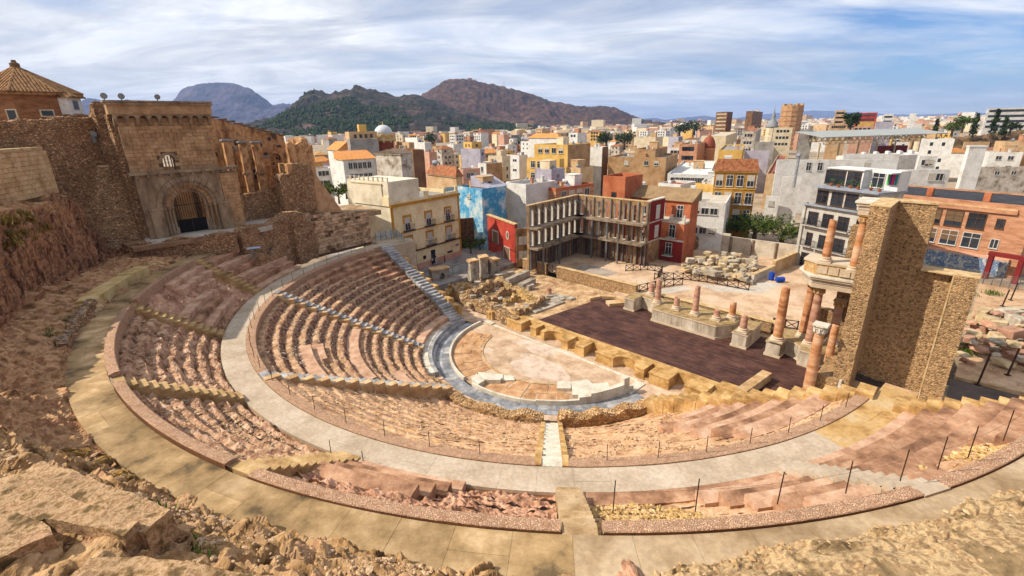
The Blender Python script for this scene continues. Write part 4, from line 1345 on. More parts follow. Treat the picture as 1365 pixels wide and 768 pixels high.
def ring_tz(mb, tc, zc, r0, r1, s0, s1, a0=0, a1=180, n=16):
 poly = [(tc + r1 * cos(R(a0 + (a1 - a0) * i / n)), zc + r1 * sin(R(a0 + (a1 - a0) * i / n))) for i in range(n + 1)]
 poly += [(tc + r0 * cos(R(a1 - (a1 - a0) * i / n)), zc + r0 * sin(R(a1 - (a1 - a0) * i / n))) for i in range(n + 1)]
 return tz(mb, poly, s0, s1)
def arch_wall(mb, t0, t1, z0, z1, tc, r, zs, s0, s1):
 poly = [(t0, z0), (tc - r, z0)] + [(tc - r * cos(R(a)), zs + r * sin(R(a))) for a in range(0, 181, 12)] + [(tc + r, z0), (t1, z0), (t1, z1), (t0, z1)]
 return tz(mb, poly, s0, s1)
def nrm(o):
 return fix_normals(o)
def rwall(nm, par, a, b, w, z0, ztop, mat, res=.35, amp=.08, batter=0.0):
 """a rough wall part between two world points; ztop(f) gives the top along it; batter leans both faces inward"""
 a, b = np.array(a[:2], float), np.array(b[:2], float)
 L = np.linalg.norm(b - a)
 d = (b - a) / L
 nn = np.array([-d[1], d[0]])
 n = max(2, int(L / res))
 ztf = ztop if callable(ztop) else (lambda f: ztop)
 hmax = max(ztf(0), ztf(.5), ztf(1)) - z0
 k = max(2, int(hmax / res))
 cols = [(-1, j / k) for j in range(k + 1)] + [(-.33, 1), (.33, 1)] + [(1, 1 - j / k) for j in range(k + 1)]
 P = np.zeros((n + 1, len(cols), 3))
 for i in range(n + 1):
  f = i / n
  zt = ztf(f)
  for j, (q, h) in enumerate(cols):
   ww = w / 2 + batter * (1 - h)
   c = a + d * (L * f) + nn * q * ww
   P[i, j] = (*c, z0 + (zt - z0) * h)
 sh = P.shape
 q = P.reshape(-1, 3)
 q = q + np.c_[fbm(q * 1.1, 4), fbm(q * 1.1 + 31, 4), fbm(q * 1.1 + 67, 4)] * amp
 mb = MB().grid(q.reshape(sh))
 m = sh[1]
 mb.f += [tuple(range(m)), tuple(range(n * m, n * m + m))]
 mb.m += [0, 0]
 o = nrm(mb.build(nm, mat, par))
 if mat.name == 'dark_rubble_wall':
  rs_ = np.random.RandomState(int(abs(a[0] * 31 + b[1] * 17)) % 9999)
  Q = q.reshape(sh)
  cnt = int(L * hmax * 9)
  ii = rs_.randint(0, n, cnt)
  jj = rs_.randint(0, len(cols) - 1, cnt)
  u, w_ = rs_.rand(cnt, 1), rs_.rand(cnt, 1)
  pts = (Q[ii, jj] * (1 - u) + Q[ii + 1, jj] * u) * (1 - w_) + (Q[ii, jj + 1] * (1 - u) + Q[ii + 1, jj + 1] * u) * w_
  rubble('facing_stone', par, pts, rs_.uniform(.1, .27, cnt), m_face, cnt % 97)
 return o
def bricks(par, org, along, out, W_, H_, bw, bh, mat, skip=None, depth=.1, jit=.012, arcf=None, nm='stone', slant=0.0):
 """courses of single stones: org = lower start point, along / out = unit vectors in plan"""
 org = np.array(org, float)
 base = np.array(par.location)
 ang = math.atan2(along[1], along[0])
 cache = {}
 row = 0
 z = 0.0
 while z < H_ - .05:
  hh = min(bh, H_ - z)
  x = -bw * (.5 if row % 2 else 0)
  while x < W_ - .04:
   x0, x1 = max(0, x), min(W_, x + bw * (1 + .0))
   w = x1 - x0
   if w > .12 and not (skip and skip((x0 + x1) / 2, z + hh / 2)):
    key = (round(w, 2), round(hh, 2), random.randint(0, 2))
    if key not in cache:
     cache[key] = MB().box((0, 0, 0), (w - .025, depth, hh - .025), 0, jit=jit).mesh(nm, mat)
    xm = (x0 + x1) / 2
    p = org + np.array([along[0] * xm, along[1] * xm, z + hh / 2]) + np.array([out[0], out[1], 0]) * random.uniform(-.015, .03)
    inst(nm, cache[key], par, p - base, ang)
   x += bw
  z += hh
  row += 1
# ---- gate tower
gt = thing('church_gate_tower', 'tall brown church front with a round arched gate and corbels under its parapet', 'church', st(-36, -28.5, 14.9))
SF = -35.0
TC, RO = -27.95, 2.15
mb = MB()
tz(mb, [(-32.9, 22.3), (-28.95 - .62, 22.3), (-29.57, 23.75)] + [(-28.95 - .62 * cos(R(a)), 23.75 + .62 * sin(R(a))) for a in range(15, 180, 15)] + [(-28.33, 23.75), (-28.33, 22.3), (-23.9, 22.3), (-23.9, 29.9), (-32.9, 29.9)], SF - .12, SF - 1.4)
nrm(mb.build('upper_wall', m_ashj, gt))
rwall('side_wall', gt, st(-35.9, -33.0), st(-42, -33.0), .9, 13, 28.9, m_rub2)
rwall('side_wall', gt, st(-36.4, -24.35), st(-40, -24.35), .9, 14.9, 28.9, m_ruin)
def skip_tower(x, z):
 t = -32.9 + x
 zz = 22.6 + z
 return abs(t + 28.95) < .95 and 22.3 < zz < 24.7
bricks(gt, st(SF - .08, -32.9, 22.6), U2, V2, 9.0, 5.9, .82, .42, m_ash, skip_tower, .14)
mb = MB()
ring_tz(mb, -28.95, 23.7, .64, .98, SF - .3, SF + .1)
nrm(mb.build('window_arch', m_port, gt))
for dt in (-.32, 0, .32):
 MB().lathe([(.07, 0), (.07, 1.75)], 8, st(SF - .5, -28.95 + dt, 22.45)).build('window_column', m_port, gt)
# corbel table and parapet
zc = 28.35
for k in range(10):
 t0 = -33.2 + k * 1.02
 mb = MB()
 sz(mb, [(SF - .1, zc - .75), (SF + .18, zc - .62), (SF + .38, zc - .2), (SF + .55, zc + .1), (SF + .55, zc + .5), (SF - .1, zc + .5)], t0, t0 + .34)
 nrm(mb.build('corbel', m_port, gt))
 if k < 9:
  mb = MB()
  tc0 = t0 + .68
  poly = [(t0 + .34, zc + .5), (t0 + .34, zc)] + [(tc0 - .33 * cos(R(a)), zc + .02 + .34 * sin(R(a))) for a in range(0, 181, 30)] + [(t0 + 1.02, zc), (t0 + 1.02, zc + .5)]
  tz(mb, poly, SF + .05, SF + .5)
  nrm(mb.build('corbel_arch', m_port, gt))
mb = MB()
tz(mb, [(-33.5, zc + .5), (-23.5, zc + .5), (-23.5, zc + 1.75), (-33.5, zc + 1.75)], SF - 1.0, SF + .6)
nrm(mb.build('parapet', m_ash, gt))
mb = MB()
tz(mb, [(-33.7, zc + 1.5), (-23.3, zc + 1.5), (-23.3, zc + 1.68), (-33.7, zc + 1.68)], SF + .6, SF + .75)
tz(mb, [(-33.7, zc + 1.753), (-23.3, zc + 1.753), (-23.3, zc + 1.95), (-33.7, zc + 1.95)], SF - 1.1, SF + .78)
nrm(mb.build('parapet_coping', m_port, gt))
for t0, r in ((-33.4, .32), (-31.9, .32), (-28.6, .3)):
 o = thing('floodlight', 'round grey floodlight on the parapet of the gate tower, ' + ('leftmost' if t0 < -33 else 'second from the left' if t0 < -30 else 'nearest the middle'), 'floodlight', st(SF - .2, t0, zc + 1.95), 0, 'floodlights on the church parapet')
 MB().tube(st(SF - .2, t0, zc + 1.95), st(SF - .2, t0, zc + 2.2), .05).build('bracket', m_black, o)
 MB().tube(st(SF - .45, t0, zc + 2.45), st(SF + .1, t0, zc + 2.38), r * .6, 12, 0, r).build('lamp_head', m_lead, o)
# lower gate block
mb = MB()
arch_wall(mb, -32.75, -24.2, 14.6, 22.3, TC, 2.9, 18.4, SF - .1, SF + .7)
nrm(mb.build('gate_wall', m_port, gt))
mb = MB()
tz(mb, [(-24.18, 14.7), (-22.3, 14.7), (-22.3, 21.9), (-24.18, 21.9)], SF - 2.6, SF + .62)
nrm(mb.build('gate_side_block', m_ashj, gt))
bricks(gt, st(SF + .64, -24.15, 14.9), U2, V2, 1.85, 7.0, .62, .42, m_ash, None, .1)
mb = MB()
tz(mb, [(-33.2, 22.303), (-22.0, 22.303), (-22.0, 22.62), (-33.2, 22.62)], SF - .15, SF + 1.1)
nrm(mb.build('gate_ledge', m_port, gt))
for k in range(10):
 t0 = -32.7 + k * 1.1
 MB().prism([tuple(st(SF + .7, t0)[:2]), tuple(st(SF + 1.0, t0)[:2]), tuple(st(SF + 1.0, t0 + .3)[:2]), tuple(st(SF + .7, t0 + .3)[:2])], 22.0, 22.3).build('ledge_bracket', m_port, gt)
for k, (r0, r1, d0, d1, zz) in enumerate(((2.9, 3.45, .7, .9, 18.4), (2.45, 2.92, .28, .66, 18.4), (2.0, 2.47, -.1, .3, 18.4), (1.62, 2.02, -.45, -.08, 18.4))):
 for q in range(15):                                # wedge stones of each ring
  mb = MB()
  ring_tz(mb, TC, zz, r0, r1, SF + d0, SF + d1 + (.04 if q % 2 else 0), q * 12 + .4, q * 12 + 11.6, 2)
  nrm(mb.build('arch_stone', m_port if k != 2 else m_ash, gt))
 for sg in (-1, 1):
  if k == 0:
   continue
  c = st(SF + (d0 + d1) / 2, TC + sg * (r0 + r1) / 2, 14.95)
  MB().lathe([(.22, 0), (.24, .4), (.15, .5), (.14, 3.0), (.26, 3.15), (.26, 3.45)], 10, c).build('jamb_column', m_port, gt)
for sg in (-1, 1):
 t0 = TC + sg * 3.6
 mb = MB()
 tz(mb, [(t0 - .65, 14.6), (t0 + .65, 14.6), (t0 + .65, 18.2), (t0 - .65, 18.2)], SF + .66, SF + .95)
 nrm(mb.build('pilaster', m_port, gt))
 mb = MB()
 tz(mb, [(t0 - .75, 18.203), (t0 + .75, 18.203), (t0 + .75, 18.45), (t0 - .75, 18.45)], SF + .6, SF + 1.05)
 nrm(mb.build('impost', m_port, gt))
gate = MB().b2(0, 1, 0, 1, 0, 1)
gx = SF - .3
for k in range(13):
 t0 = TC - 1.5 + k * .25
 z1 = 18.4 + math.sqrt(max(0, 1.62 ** 2 - (t0 - TC) ** 2)) - .05
 MB().tube(st(gx, t0, 15.0), st(gx, t0, z1), .025, 5).build('gate_bar', m_black, gt)
for zz in (15.05, 16.6, 18.4):
 MB().beam(st(gx, TC - 1.55, zz), st(gx, TC + 1.55, zz), .07, .07).build('gate_rail', m_black, gt)
mb = MB()
tz(mb, [(TC - 1.5, 15.05), (TC - .03, 15.05), (TC - .03, 16.55), (TC - 1.5, 16.55)], gx - .05, gx - .03)
tz(mb, [(TC + .03, 15.05), (TC + 1.5, 15.05), (TC + 1.5, 16.55), (TC + .03, 16.55)], gx - .05, gx - .03)
nrm(mb.build('gate_panel', m_black, gt))
sheet('church_floor', [(-52, -32), (-31.5, -33.5), (-31.5, -21.0), (-40, -8), (-52, -8)], 14.93, m_conc, 'church terrace floor behind and before the gate', .6)
cw = thing('inner_wall', 'pale plastered inner church wall seen through the gate', 'wall', st(-44, -28, 15))
for t0 in (-31, -28.4, -25.8):
 MB().lathe([(.5, 0), (.5, .3), (.38, .4), (.36, 5)], 12, st(-41, t0, 14.95)).build('column', m_port, cw)
rwall('masonry', cw, st(-45, -32), st(-45, -23), .8, 14.9, 22.5, m_yash, .6, .05)
# ---- ruined nave to the right of the gate
rn = thing('ruined_nave', 'roofless brown church walls with broken piers right of the gate tower', 'church ruin', st(-42, -17, 15))
rwall('nave_wall', rn, st(-46, -23.5), st(-46, -11.2), .9, 14, lambda f: 29.6 - 3.7 * f + .06 * sin(40 * f), m_ruin, .25, .13)
for k in range(26):                                    # putlog holes and pockets: dark blocks, the shade inside put into the colour
 t0, z0 = random.uniform(-22.5, -11.8), random.uniform(20, 26)
 MB().box(st(-45.52, t0, z0), (.16, random.uniform(.25, .6), random.uniform(.25, .7)), -pi / 4, jit=.04).build('pocket_shade', m_dark, rn)
for t0, z1 in ((-19.6, 24.2), (-16.2, 23.4), (-13.2, 22.6)):
 mb = MB()
 ring_tz(mb, t0, z1, .85, 1.25, -45.4, -45.0, 0, 180, 10)
 nrm(mb.build('blind_arch', m_ruin, rn))
 for sg in (-1, 1):
  rwall('half_pier', rn, st(-45.2, t0 + sg * 1.05 - .2), st(-45.2, t0 + sg * 1.05 + .2), .5, 14, z1, m_ruin, .3, .05)
for f in np.linspace(.02, .98, 13):
 p = st(-46, -23.5 + 12.3 * f, 29.6 - 3.7 * f)
 MB().box(p + np.array([0, 0, .12]), (1.15, .98, .22), -pi / 4, jit=.05).build('coping_stone', m_ashj, rn)
rwall('nave_wall', rn, st(-43.8, -11.0), st(-38.6, -11.0), .9, 14, lambda f: 25.6 - .2 * sin(9 * f), m_ruin)
rwall('end_wall', rn, st(-38.2, -13.9), st(-38.2, -10.3), .8, 14, lambda f: 25.0 + .25 * sin(14 * f) - .4 * (f > .8), m_ruin)
for t0, s0, z0, z1, w in ((-20.9, -40.6, 18, 25.6, .95), (-19.0, -40.4, 18, 25.3, .8), (-17.3, -40.2, 18.0, 25.2, 1.0), (-18.6, -43.6, 15, 24.2, 1.0), (-15.2, -43.5, 15, 23, .9), (-21.5, -38.2, 16, 22.2, .8)):
 rwall('pier', rn, st(s0, t0 - w / 2), st(s0, t0 + w / 2), .9, z0 - 3.5, z1, m_ruin, .3, .06)
 MB().prism([tuple(st(s0 + a, t0 + b)[:2]) for a, b in ((-.6, -w / 2 - .15), (.6, -w / 2 - .15), (.6, w / 2 + .15), (-.6, w / 2 + .15))], z1, z1 + .22).build('pier_cap', m_lead, rn)
 zb = z0 + (z1 - z0) * .42
 MB().prism([tuple(st(s0 + a, t0 + b)[:2]) for a, b in ((-.58, -w / 2 - .12), (.58, -w / 2 - .12), (.58, w / 2 + .12), (-.58, w / 2 + .12))], zb, zb + .25).build('pier_band', m_port, rn)
for s0, t0, t1, z0, zt in ((-38.5, -22.2, -16.4, 14, 18.6), (-37.0, -16.6, -14.3, 14, 20.6)):
 rwall('rubble_front', rn, st(s0, t0), st(s0, t1), 1.3, z0, lambda f, zt=zt, t0=t0: zt + .3 * sin(7 * f + t0) * f, m_rub2, .3, .12)
rwall('rubble_front', rn, st(-36.6, -16.5), st(-36.8, -13.0), 1.5, 12, lambda f: 20.6 + 1.3 * f + .25 * sin(11 * f), m_rub2, .3, .14)
rwall('tall_pier', rn, st(-36.9, -14.2), st(-36.9, -11.7), 1.7, 9.0, lambda f: 22.3 - .3 * f, m_rub2, .3, .12)
rwall('tall_pier', rn, st(-36.2, -14.6), st(-39.5, -14.6), .8, 12.0, 22.3, m_ruin, .3, .06)
mb = MB()
mb.add([st(-36.4, -11.8, 9), st(-38.9, -11.8, 9), st(-38.9, -7.2, 14.2), st(-36.4, -7.4, 14.2), st(-36.4, -7.4, 9), st(-38.9, -7.2, 9),
  st(-36.4, -11.8, 21.9), st(-38.9, -11.8, 21.9)], [(6, 3, 2, 7), (0, 4, 3, 6), (1, 7, 2, 5), (4, 5, 2, 3), (0, 6, 7, 1)])
nrm(mb.build('sloping_buttress', M('pale_buttress_render', [(150, 112, 76), (176, 136, 98), (190, 152, 114)], 1, bump=.6, bscale=8, big=.2, bigs=.3), rn))
rwall('rubble_base', rn, st(-31.2, -24.4), st(-34.9, -16.0), 1.6, 8.5, lambda f: 14.9 + .3 * sin(9 * f) + .8 * f, m_rub2, .3, .16)
rwall('rubble_base', rn, st(-34.2, -17.2), st(-36.0, -13.6), 2.6, 8.5, lambda f: 14.6 + 1.2 * sin(5 * f) + .4 * f, m_rub2, .3, .25)
rwall('rubble_base', rn, st(-29.0, -23.4), st(-33.0, -18.0), .9, 8.9, lambda f: 11.6 + .5 * sin(12 * f), m_rub2, .3, .15)
for t0, s0, z0, h, lab in ((-20.6, -31.0, 9, 2.6, 'short pale broken post among the rubble below the church'),):
 o = MB().box(st(s0, t0, z0 + h / 2), (.45, .45, h), -pi / 4, jit=.05).build('stone_post', m_port)
 tag(o, lab, 'stone post')
rp_ = at_z(338, 331, 13.0)
o = thing('covered_sign', 'small pale blue tilted metal panel on a post below the church', 'panel', rp_)
MB().tube(rp_ - np.array([0, 0, 1.5]), rp_, .05).build('post', m_lead, o)
MB().box(rp_ + np.array([0, 0, .05]), (1.5, .9, .06), .5).build('panel', M('pale_blue_panel', [(150, 172, 200), (176, 194, 214)], 1, rough=.4, bump=0), o)
# terrace rubble wall under the gate
tw = thing('terrace_wall', 'long rough rubble wall under the church gate terrace', 'wall', st(-31, -29, 13))
rwall('masonry', tw, st(-32.6, -35.2), st(-31.1, -24.6), 1.2, 12.4, lambda f: 15.0 + .12 * sin(17 * f), m_rub2, .3, .14)
sheet('gate_terrace', [(-35, -35.5), (-31.0, -35), (-31.0, -22), (-35, -22)], 14.9, M('terrace_earth', [(122, 92, 68), (152, 120, 92)], .8, bump=.5, big=.2), 'earth terrace in front of the church gate', .5)
# ---- block wall between the ruin and the street
bw_ = thing('block_wall', 'wall of big weathered stone blocks above the walkway, right of the church ruin', 'wall', (-32, 18.3, 8.9))
pa, pb = np.array([-36.2, 12.6]), np.array([-28.2, 23.6])
L_ = np.linalg.norm(pb - pa)
al = (pb - pa) / L_
ou = np.array([al[1], -al[0]])
nrmw = rwall('core', bw_, pa - ou * .55, pb - ou * .55, .9, 8.5, lambda f: 15.6 - 1.6 * f, m_ashj, .4, .05)
m_bl = M('weathered_wall_block', [(124, 96, 72), (166, 134, 102), (188, 158, 126), (150, 116, 88)], .8, bump=.6, bscale=6, big=.2, bigs=.5, rnd=.7)
bricks(bw_, (*pa, 8.95), al, ou, L_, 6.5, .95, .46, m_bl, lambda x, z: z > 6.6 - 1.65 * x / L_ or random.random() < .03, .3, .05)
m_terr = M('dry_garden_earth', [(120, 96, 70), (152, 126, 96), (170, 146, 114)], .6, bump=.6, big=.25)
sheet('garden_terrace', [(-37.2, -8), (-36.3, -1.0), (-46, -1.0), (-46, -8)], 14.0, m_terr, 'dry garden terrace above the block wall', .8)
# ---- bastion, ashlar wall and octagonal house
def zfit(p, py):
 zs = np.linspace(5, 45, 4001)
 ys = np.array([proj((p[0], p[1], z))[1] for z in zs])
 return float(zs[int(np.argmin(np.abs(ys - py)))])
A0, B0 = at_z(128, 347, 13.2), at_z(202, 319, 14.8)
bs = thing('bastion', 'sloping brown rubble bastion left of the church gate', 'bastion', A0)
dA = (B0 - A0)[:2] / np.linalg.norm((B0 - A0)[:2])
nA = np.array([-dA[1], dA[0]])
if nA[0] > 0:
 nA = -nA                                             # towards the hill
def q3(f, back, z):
 p = A0[:2] + (B0 - A0)[:2] * f + nA * back
 return np.array([p[0], p[1], z])
n, k = 16, 26
ztb = 23.2
P = np.zeros((n + 1, k + 1, 3))
for i in range(n + 1):
 for j in range(k + 1):
  h = j / k
  zz = 12.6 + (ztb - 12.6) * h
  P[i, j] = q3(-.0 + 1.0 * i / n, 3.4 * h, zz)
Pf = P.copy()
PL = np.zeros((14, k + 1, 3))
for i in range(14):
 for j in range(k + 1):
  PL[13 - i, j] = P[0, j] + np.array([*(nA * 7.5 * i / 13), 0]) + np.array([*(-dA * .12 * i), 0])
PR = np.zeros((10, k + 1, 3))
for i in range(10):
 for j in range(k + 1):
  PR[i, j] = P[n, j] + np.array([*(nA * 6 * i / 9), 0])
ALL = np.concatenate([PL[:-1], P, PR[1:]])
sh = ALL.shape
q = ALL.reshape(-1, 3)
q = q + np.c_[fbm(q * 1.2, 4), fbm(q * 1.2 + 31, 4), fbm(q * 1.2 + 67, 4)] * .14
nrm(MB().grid(q.reshape(sh)).build('masonry', m_bast, bs))
rs = np.random.RandomState(77)
Q = q.reshape(sh)
ii, jj = rs.randint(0, sh[0] - 1, 2600), rs.randint(0, sh[1] - 1, 2600)
u = rs.rand(2600, 1)
rubble('facing_stone', bs, Q[ii, jj] * (1 - u) + Q[ii + 1, jj + 1] * u, rs.uniform(.1, .26, 2600), m_face2, 5)
rwall('top_wall', bs, q3(.05, 3.6, 0), q3(.05, 9, 0), 1.0, 20, 23.6, m_rub2, .35, .1)
rwall('top_wall', bs, q3(.2, 4.2, 0), q3(1.0, 4.2, 0), 1.4, 21.5, lambda f: 23.3 + 1.0 * (f > .45) , m_rub2, .3, .1)
MB().prism([tuple(q3(a, b, 0)[:2]) for a, b in ((.0, 3.3), (.62, 3.3), (.62, 5.2), (.0, 5.2))], 23.2, 23.42).build('coping', m_coping, bs)
MB().prism([tuple(q3(a, b, 0)[:2]) for a, b in ((.3, 5.3), (1.0, 5.3), (1.0, 6.6), (.3, 6.6))], 24.3, 24.5).build('coping', m_coping, bs)
aw = thing('ashlar_wall', 'smooth curved wall of warm cut stone blocks at the left edge', 'wall', (-51, -8, 21))
e1, e0 = at_z(70, 247, 22), at_z(-40, 268, 22)
dv = (e1 - e0)[:2]
Lw = np.linalg.norm(dv)
dv = dv / Lw
ov = np.array([dv[1], -dv[0]])
zt_ = zfit(e1, 196)
rwall('core', aw, e0[:2] - ov * .6, e1[:2] - ov * .6, 1.0, 20.5, zt_, m_ashj, .5, .02)
bricks(aw, (*e0[:2], 21.2), dv, ov, Lw, zt_ - 21.2 - .25, .62, .42, m_yash, None, .18, .01)
for k_ in range(5):
 a = R(18 + 18 * k_)
 c = e1[:2] - ov * .9 + .9 * (np.array([ov[0], ov[1]]) * cos(a) + dv * sin(a))
 for rr in range(int((zt_ - 21.2 - .25) / .42)):
  ang_ = math.atan2(dv[1], dv[0]) - a
  MB().box((*c, 21.2 + .42 * (rr + .5)), (.5, .18, .4), ang_, jit=.01).build('stone', m_yash, aw)
MB().prism([tuple(e0[:2] + ov * .15), tuple(e1[:2] + ov * .15), tuple(e1[:2] + dv * .9 - ov * .7), tuple(e1[:2] - ov * 1.2), tuple(e0[:2] - ov * 1.2)], zt_ - .25, zt_).build('coping', m_coping, aw)
hw = thing('rubble_wall', 'tall brown rubble wall below the octagonal house', 'wall', (-58, -2, 22))
h0, h1 = at_y(-60, 165, 47), at_y(128, 156, 59)
rwall('masonry', hw, h0, h1, 1.2, 19, lambda f: h0[2] + (h1[2] - h0[2]) * f + .12 * sin(20 * f), m_rub2, .35, .12)
h2 = st(-38.5, -33.6)
rwall('masonry', hw, h1, h2, 1.2, 14, lambda f: h1[2] + .3 + 1.2 * f, m_rub2, .35, .12)
for yy in (178, 186):
 p = at_y(124, yy, 57.5)
 o = thing('floodlight', 'round grey floodlight on the rubble wall left of the tower, ' + ('upper' if yy == 178 else 'lower') + ' of the pair', 'floodlight', p, 0, 'floodlights on the rubble wall')
 MB().tube(p + np.array([0, 1.2, 0]), p, .06).build('bracket', m_black, o)
 MB().tube(p + np.array([0, .35, 0]), p + np.array([.1, -.1, -.05]), .2, 12, 0, .34).build('lamp_head', m_lead, o)
# octagonal house with a tiled roof
oc = at_y(40, 150, 61)
r8 = 4.9
oh = thing('octagonal_house', 'brown brick octagonal house under a pyramid roof of old tiles', 'house', (oc[0], oc[1], 22))
zE_ = zfit(oc + np.array([3.2, -3.2, 0]), 125)
zA = zfit(oc, 89)
rot8 = R(22.5 + 8)
ring8 = [(oc[0] + r8 * cos(rot8 + pi / 4 * i), oc[1] + r8 * sin(rot8 + pi / 4 * i)) for i in range(8)]
MB().prism(ring8, 20, zE_).build('wall', m_brickw, oh)
re8 = [(oc[0] + (r8 + .5) * cos(rot8 + pi / 4 * i), oc[1] + (r8 + .5) * sin(rot8 + pi / 4 * i)) for i in range(8)]
MB().prism(re8, zE_ - .12, zE_ + .1).build('eaves', m_tile, oh)
mb = MB()
mb.add([(*p, zE_ + .1) for p in re8] + [(oc[0], oc[1], zA)], [(i, (i + 1) % 8, 8) for i in range(8)])
roof = mb.build('roof', m_tile, oh)
apex = np.array([oc[0], oc[1], zA])
for i in range(8):
 a, b = np.array([*re8[i], zE_ + .1]), np.array([*re8[(i + 1) % 8], zE_ + .1])
 MB().tube(a + np.array([0, 0, .08]), apex, .16, 7).build('ridge_tile', m_tile, roof)
 mbt = MB()
 nr = 13
 for k_ in range(nr):
  f = (k_ + .5) / nr
  p = a + (b - a) * f
  hh = 1 - abs(2 * f - 1)
  top_ = p + (apex - (a + b) / 2) * hh
  mbt.tube(p + np.array([0, 0, .07]), top_ + np.array([0, 0, .05]), .15, 6)
 o = mbt.build('roof_tile', m_tile, roof)
 o['kind'] = 'stuff'
MB().lathe([(.45, -.1), (.45, .35), (.25, .45), (.2, .7)], 8, apex).build('finial', m_ashj, oh)
m_whp = M('white_plaster', [(186, 180, 170), (204, 200, 192), (214, 211, 205)], .5, bump=.12, bscale=5, big=.1, bigs=.2)
m_cream = M('cream_plaster', [(190, 170, 136), (206, 188, 156), (214, 199, 172)], .5, bump=.12, bscale=5, big=.14, bigs=.2)
def on_ring(px, py, ring):
 """where a sight line first meets the upright walls over a ring of plan points; and the wall's direction"""
 r = ray(px, py)
 best = None
 for i in range(len(ring)):
  p, q = np.array(ring[i]), np.array(ring[(i + 1) % len(ring)])
  A_ = np.array([[r[0], -(q - p)[0]], [r[1], -(q - p)[1]]])
  if abs(np.linalg.det(A_)) < 1e-9:
   continue
  k, f = np.linalg.solve(A_, p - CAM[:2])
  if k > 0 and 0 <= f <= 1 and (best is None or k < best[0]):
   best = (k, (q - p) / np.linalg.norm(q - p))
 return (CAM + r * best[0], best[1]) if best else (at_y(px, py, 55), np.array([.7, .7]))
for x, y, w, h in ((17, 154, .8, 1.1), (63, 151, 1.0, .55)):
 p, d = on_ring(x, y, ring8)
 f = MB().box(p, (w + .25, .16, h + .25), math.atan2(d[1], d[0])).build('window', m_cream, oh)
 MB().box(p, (w, .22, h), math.atan2(d[1], d[0])).build('pane', m_glassd, f)
p, d = on_ring(92, 152, ring8)
ang_ = math.atan2(d[1], d[0])
if d[0] * .7 + d[1] * .7 < 0:
 ang_ += pi
dm = thing('dormer_house', 'small white dormer with its own tile roof against the octagonal house', 'dormer', p, ang_)
hd = 1.75
MB().b2(-1.15, 1.15, -1.0, .6, -1.2, hd).build('wall', m_whp, dm, world=False)
f = MB().b2(-.42, .42, -1.06, -.98, .45, 1.5).build('window', m_lead, dm, world=False)
MB().b2(-.32, .32, -1.08, -.99, .53, 1.42).build('pane', m_glassd, f, world=False)
for za, w, hh in ((hd, 1.4, .75), (-.35, 1.9, .6)):
 rf = MB().add([(-w, -1.4, za), (w, -1.4, za), (w, .8, za), (-w, .8, za), (-.35, -.1, za + hh), (.35, -.1, za + hh)],
     [(0, 1, 5, 4), (1, 2, 5), (2, 3, 4, 5), (3, 0, 4), (3, 2, 1, 0)]).build('roof', m_tile, dm, world=False)
 mbt = MB()
 for k_ in range(11):
  g = (k_ + .5) / 11
  x = -w + 2 * w * g
  hf = 1 - abs(2 * g - 1) * .85
  mbt.tube((x, -1.45, za + .06), (x * .3, -1.45 + 1.3 * hf, za + hh * hf + .05), .11, 6)
 mbt.build('roof_tile', m_tile, rf, world=False)['kind'] = 'stuff'
# ================================================================ hillside
KN = {  # angle: [(radius, height), ...]
 168: [(43.0, 8.0), (44, 8.2), (46, 8.5), (50, 9), (53, 10), (56, 12), (62, 14)],
 178: [(43.0, 12.9), (44.5, 13.0), (46.5, 13.1), (48.5, 13.3), (51.5, 13.6), (54, 14), (62, 15)],
 182: [(43.0, 12.95), (44.2, 13.2), (46, 13.4), (50, 13.5), (52, 13.9), (52.7, 19.8), (62, 22)],
 187: [(43.0, 12.95), (44.2, 13.4), (46, 13.7), (48.8, 13.9), (49.3, 17.4), (50, 20.6), (62, 22.5)],
 196: [(43.0, 12.95), (44.4, 13.4), (46, 13.9), (47.8, 14.4), (48.2, 17.6), (48.9, 20.7), (62, 22.5)],
 205: [(43.05, 12.95), (44.0, 13.4), (45.4, 13.9), (47.1, 14.6), (47.5, 17.6), (48.2, 20.4), (62, 23)],
 214: [(43.1, 12.95), (43.9, 13.6), (45.2, 14.2), (46.6, 15.3), (47.0, 17.4), (47.9, 19.6), (62, 23)],
 226: [(43.2, 12.95), (44.2, 13.4), (45.2, 14.5), (46.6, 15.8), (48.4, 17.0), (51, 18.2), (62, 21)],
 236: [(43.3, 12.95), (44.2, 13.2), (45.2, 14.6), (46.3, 16.5), (48.2, 17.5), (51, 18.1), (62, 21)],
 246: [(43.2, 12.95), (44.0, 13.8), (45.1, 15.4), (46.3, 16.8), (48.2, 17.5), (51, 18.1), (62, 22)],
 255: [(43.1, 12.95), (43.5, 13.7), (44.4, 14.7), (45.8, 15.7), (48.0, 17.0), (51.5, 18.2), (62, 22)],
 262: [(43.05, 12.9), (43.5, 13.2), (44.4, 13.9), (45.8, 14.6), (48.0, 15.6), (52, 17.5), (62, 22)],
 272: [(43.05, 12.9), (43.6, 13.0), (44.8, 13.3), (46.4, 14.2), (48.6, 15.8), (52, 17.5), (62, 22)],
 282: [(43.1, 12.9), (44.6, 13.2), (45.2, 15.8), (46.4, 16.6), (48.6, 19.2), (52, 23.0), (62, 26)],
 300: [(43.1, 12.9), (44.6, 13.2), (45.4, 15.8), (47, 16.6), (49, 17.8), (53, 21.0), (62, 24)],
 318: [(43.1, 12.9), (44.6, 13.2), (45.4, 15.4), (47, 16), (49, 16.5), (53, 18), (62, 20)],
}
KA = sorted(KN)
KR = np.array([[k[0] for k in KN[a]] for a in KA])
KZ = np.array([[k[1] for k in KN[a]] for a in KA])
KR[:, 0] -= .4
KZ[:, 0] -= .35
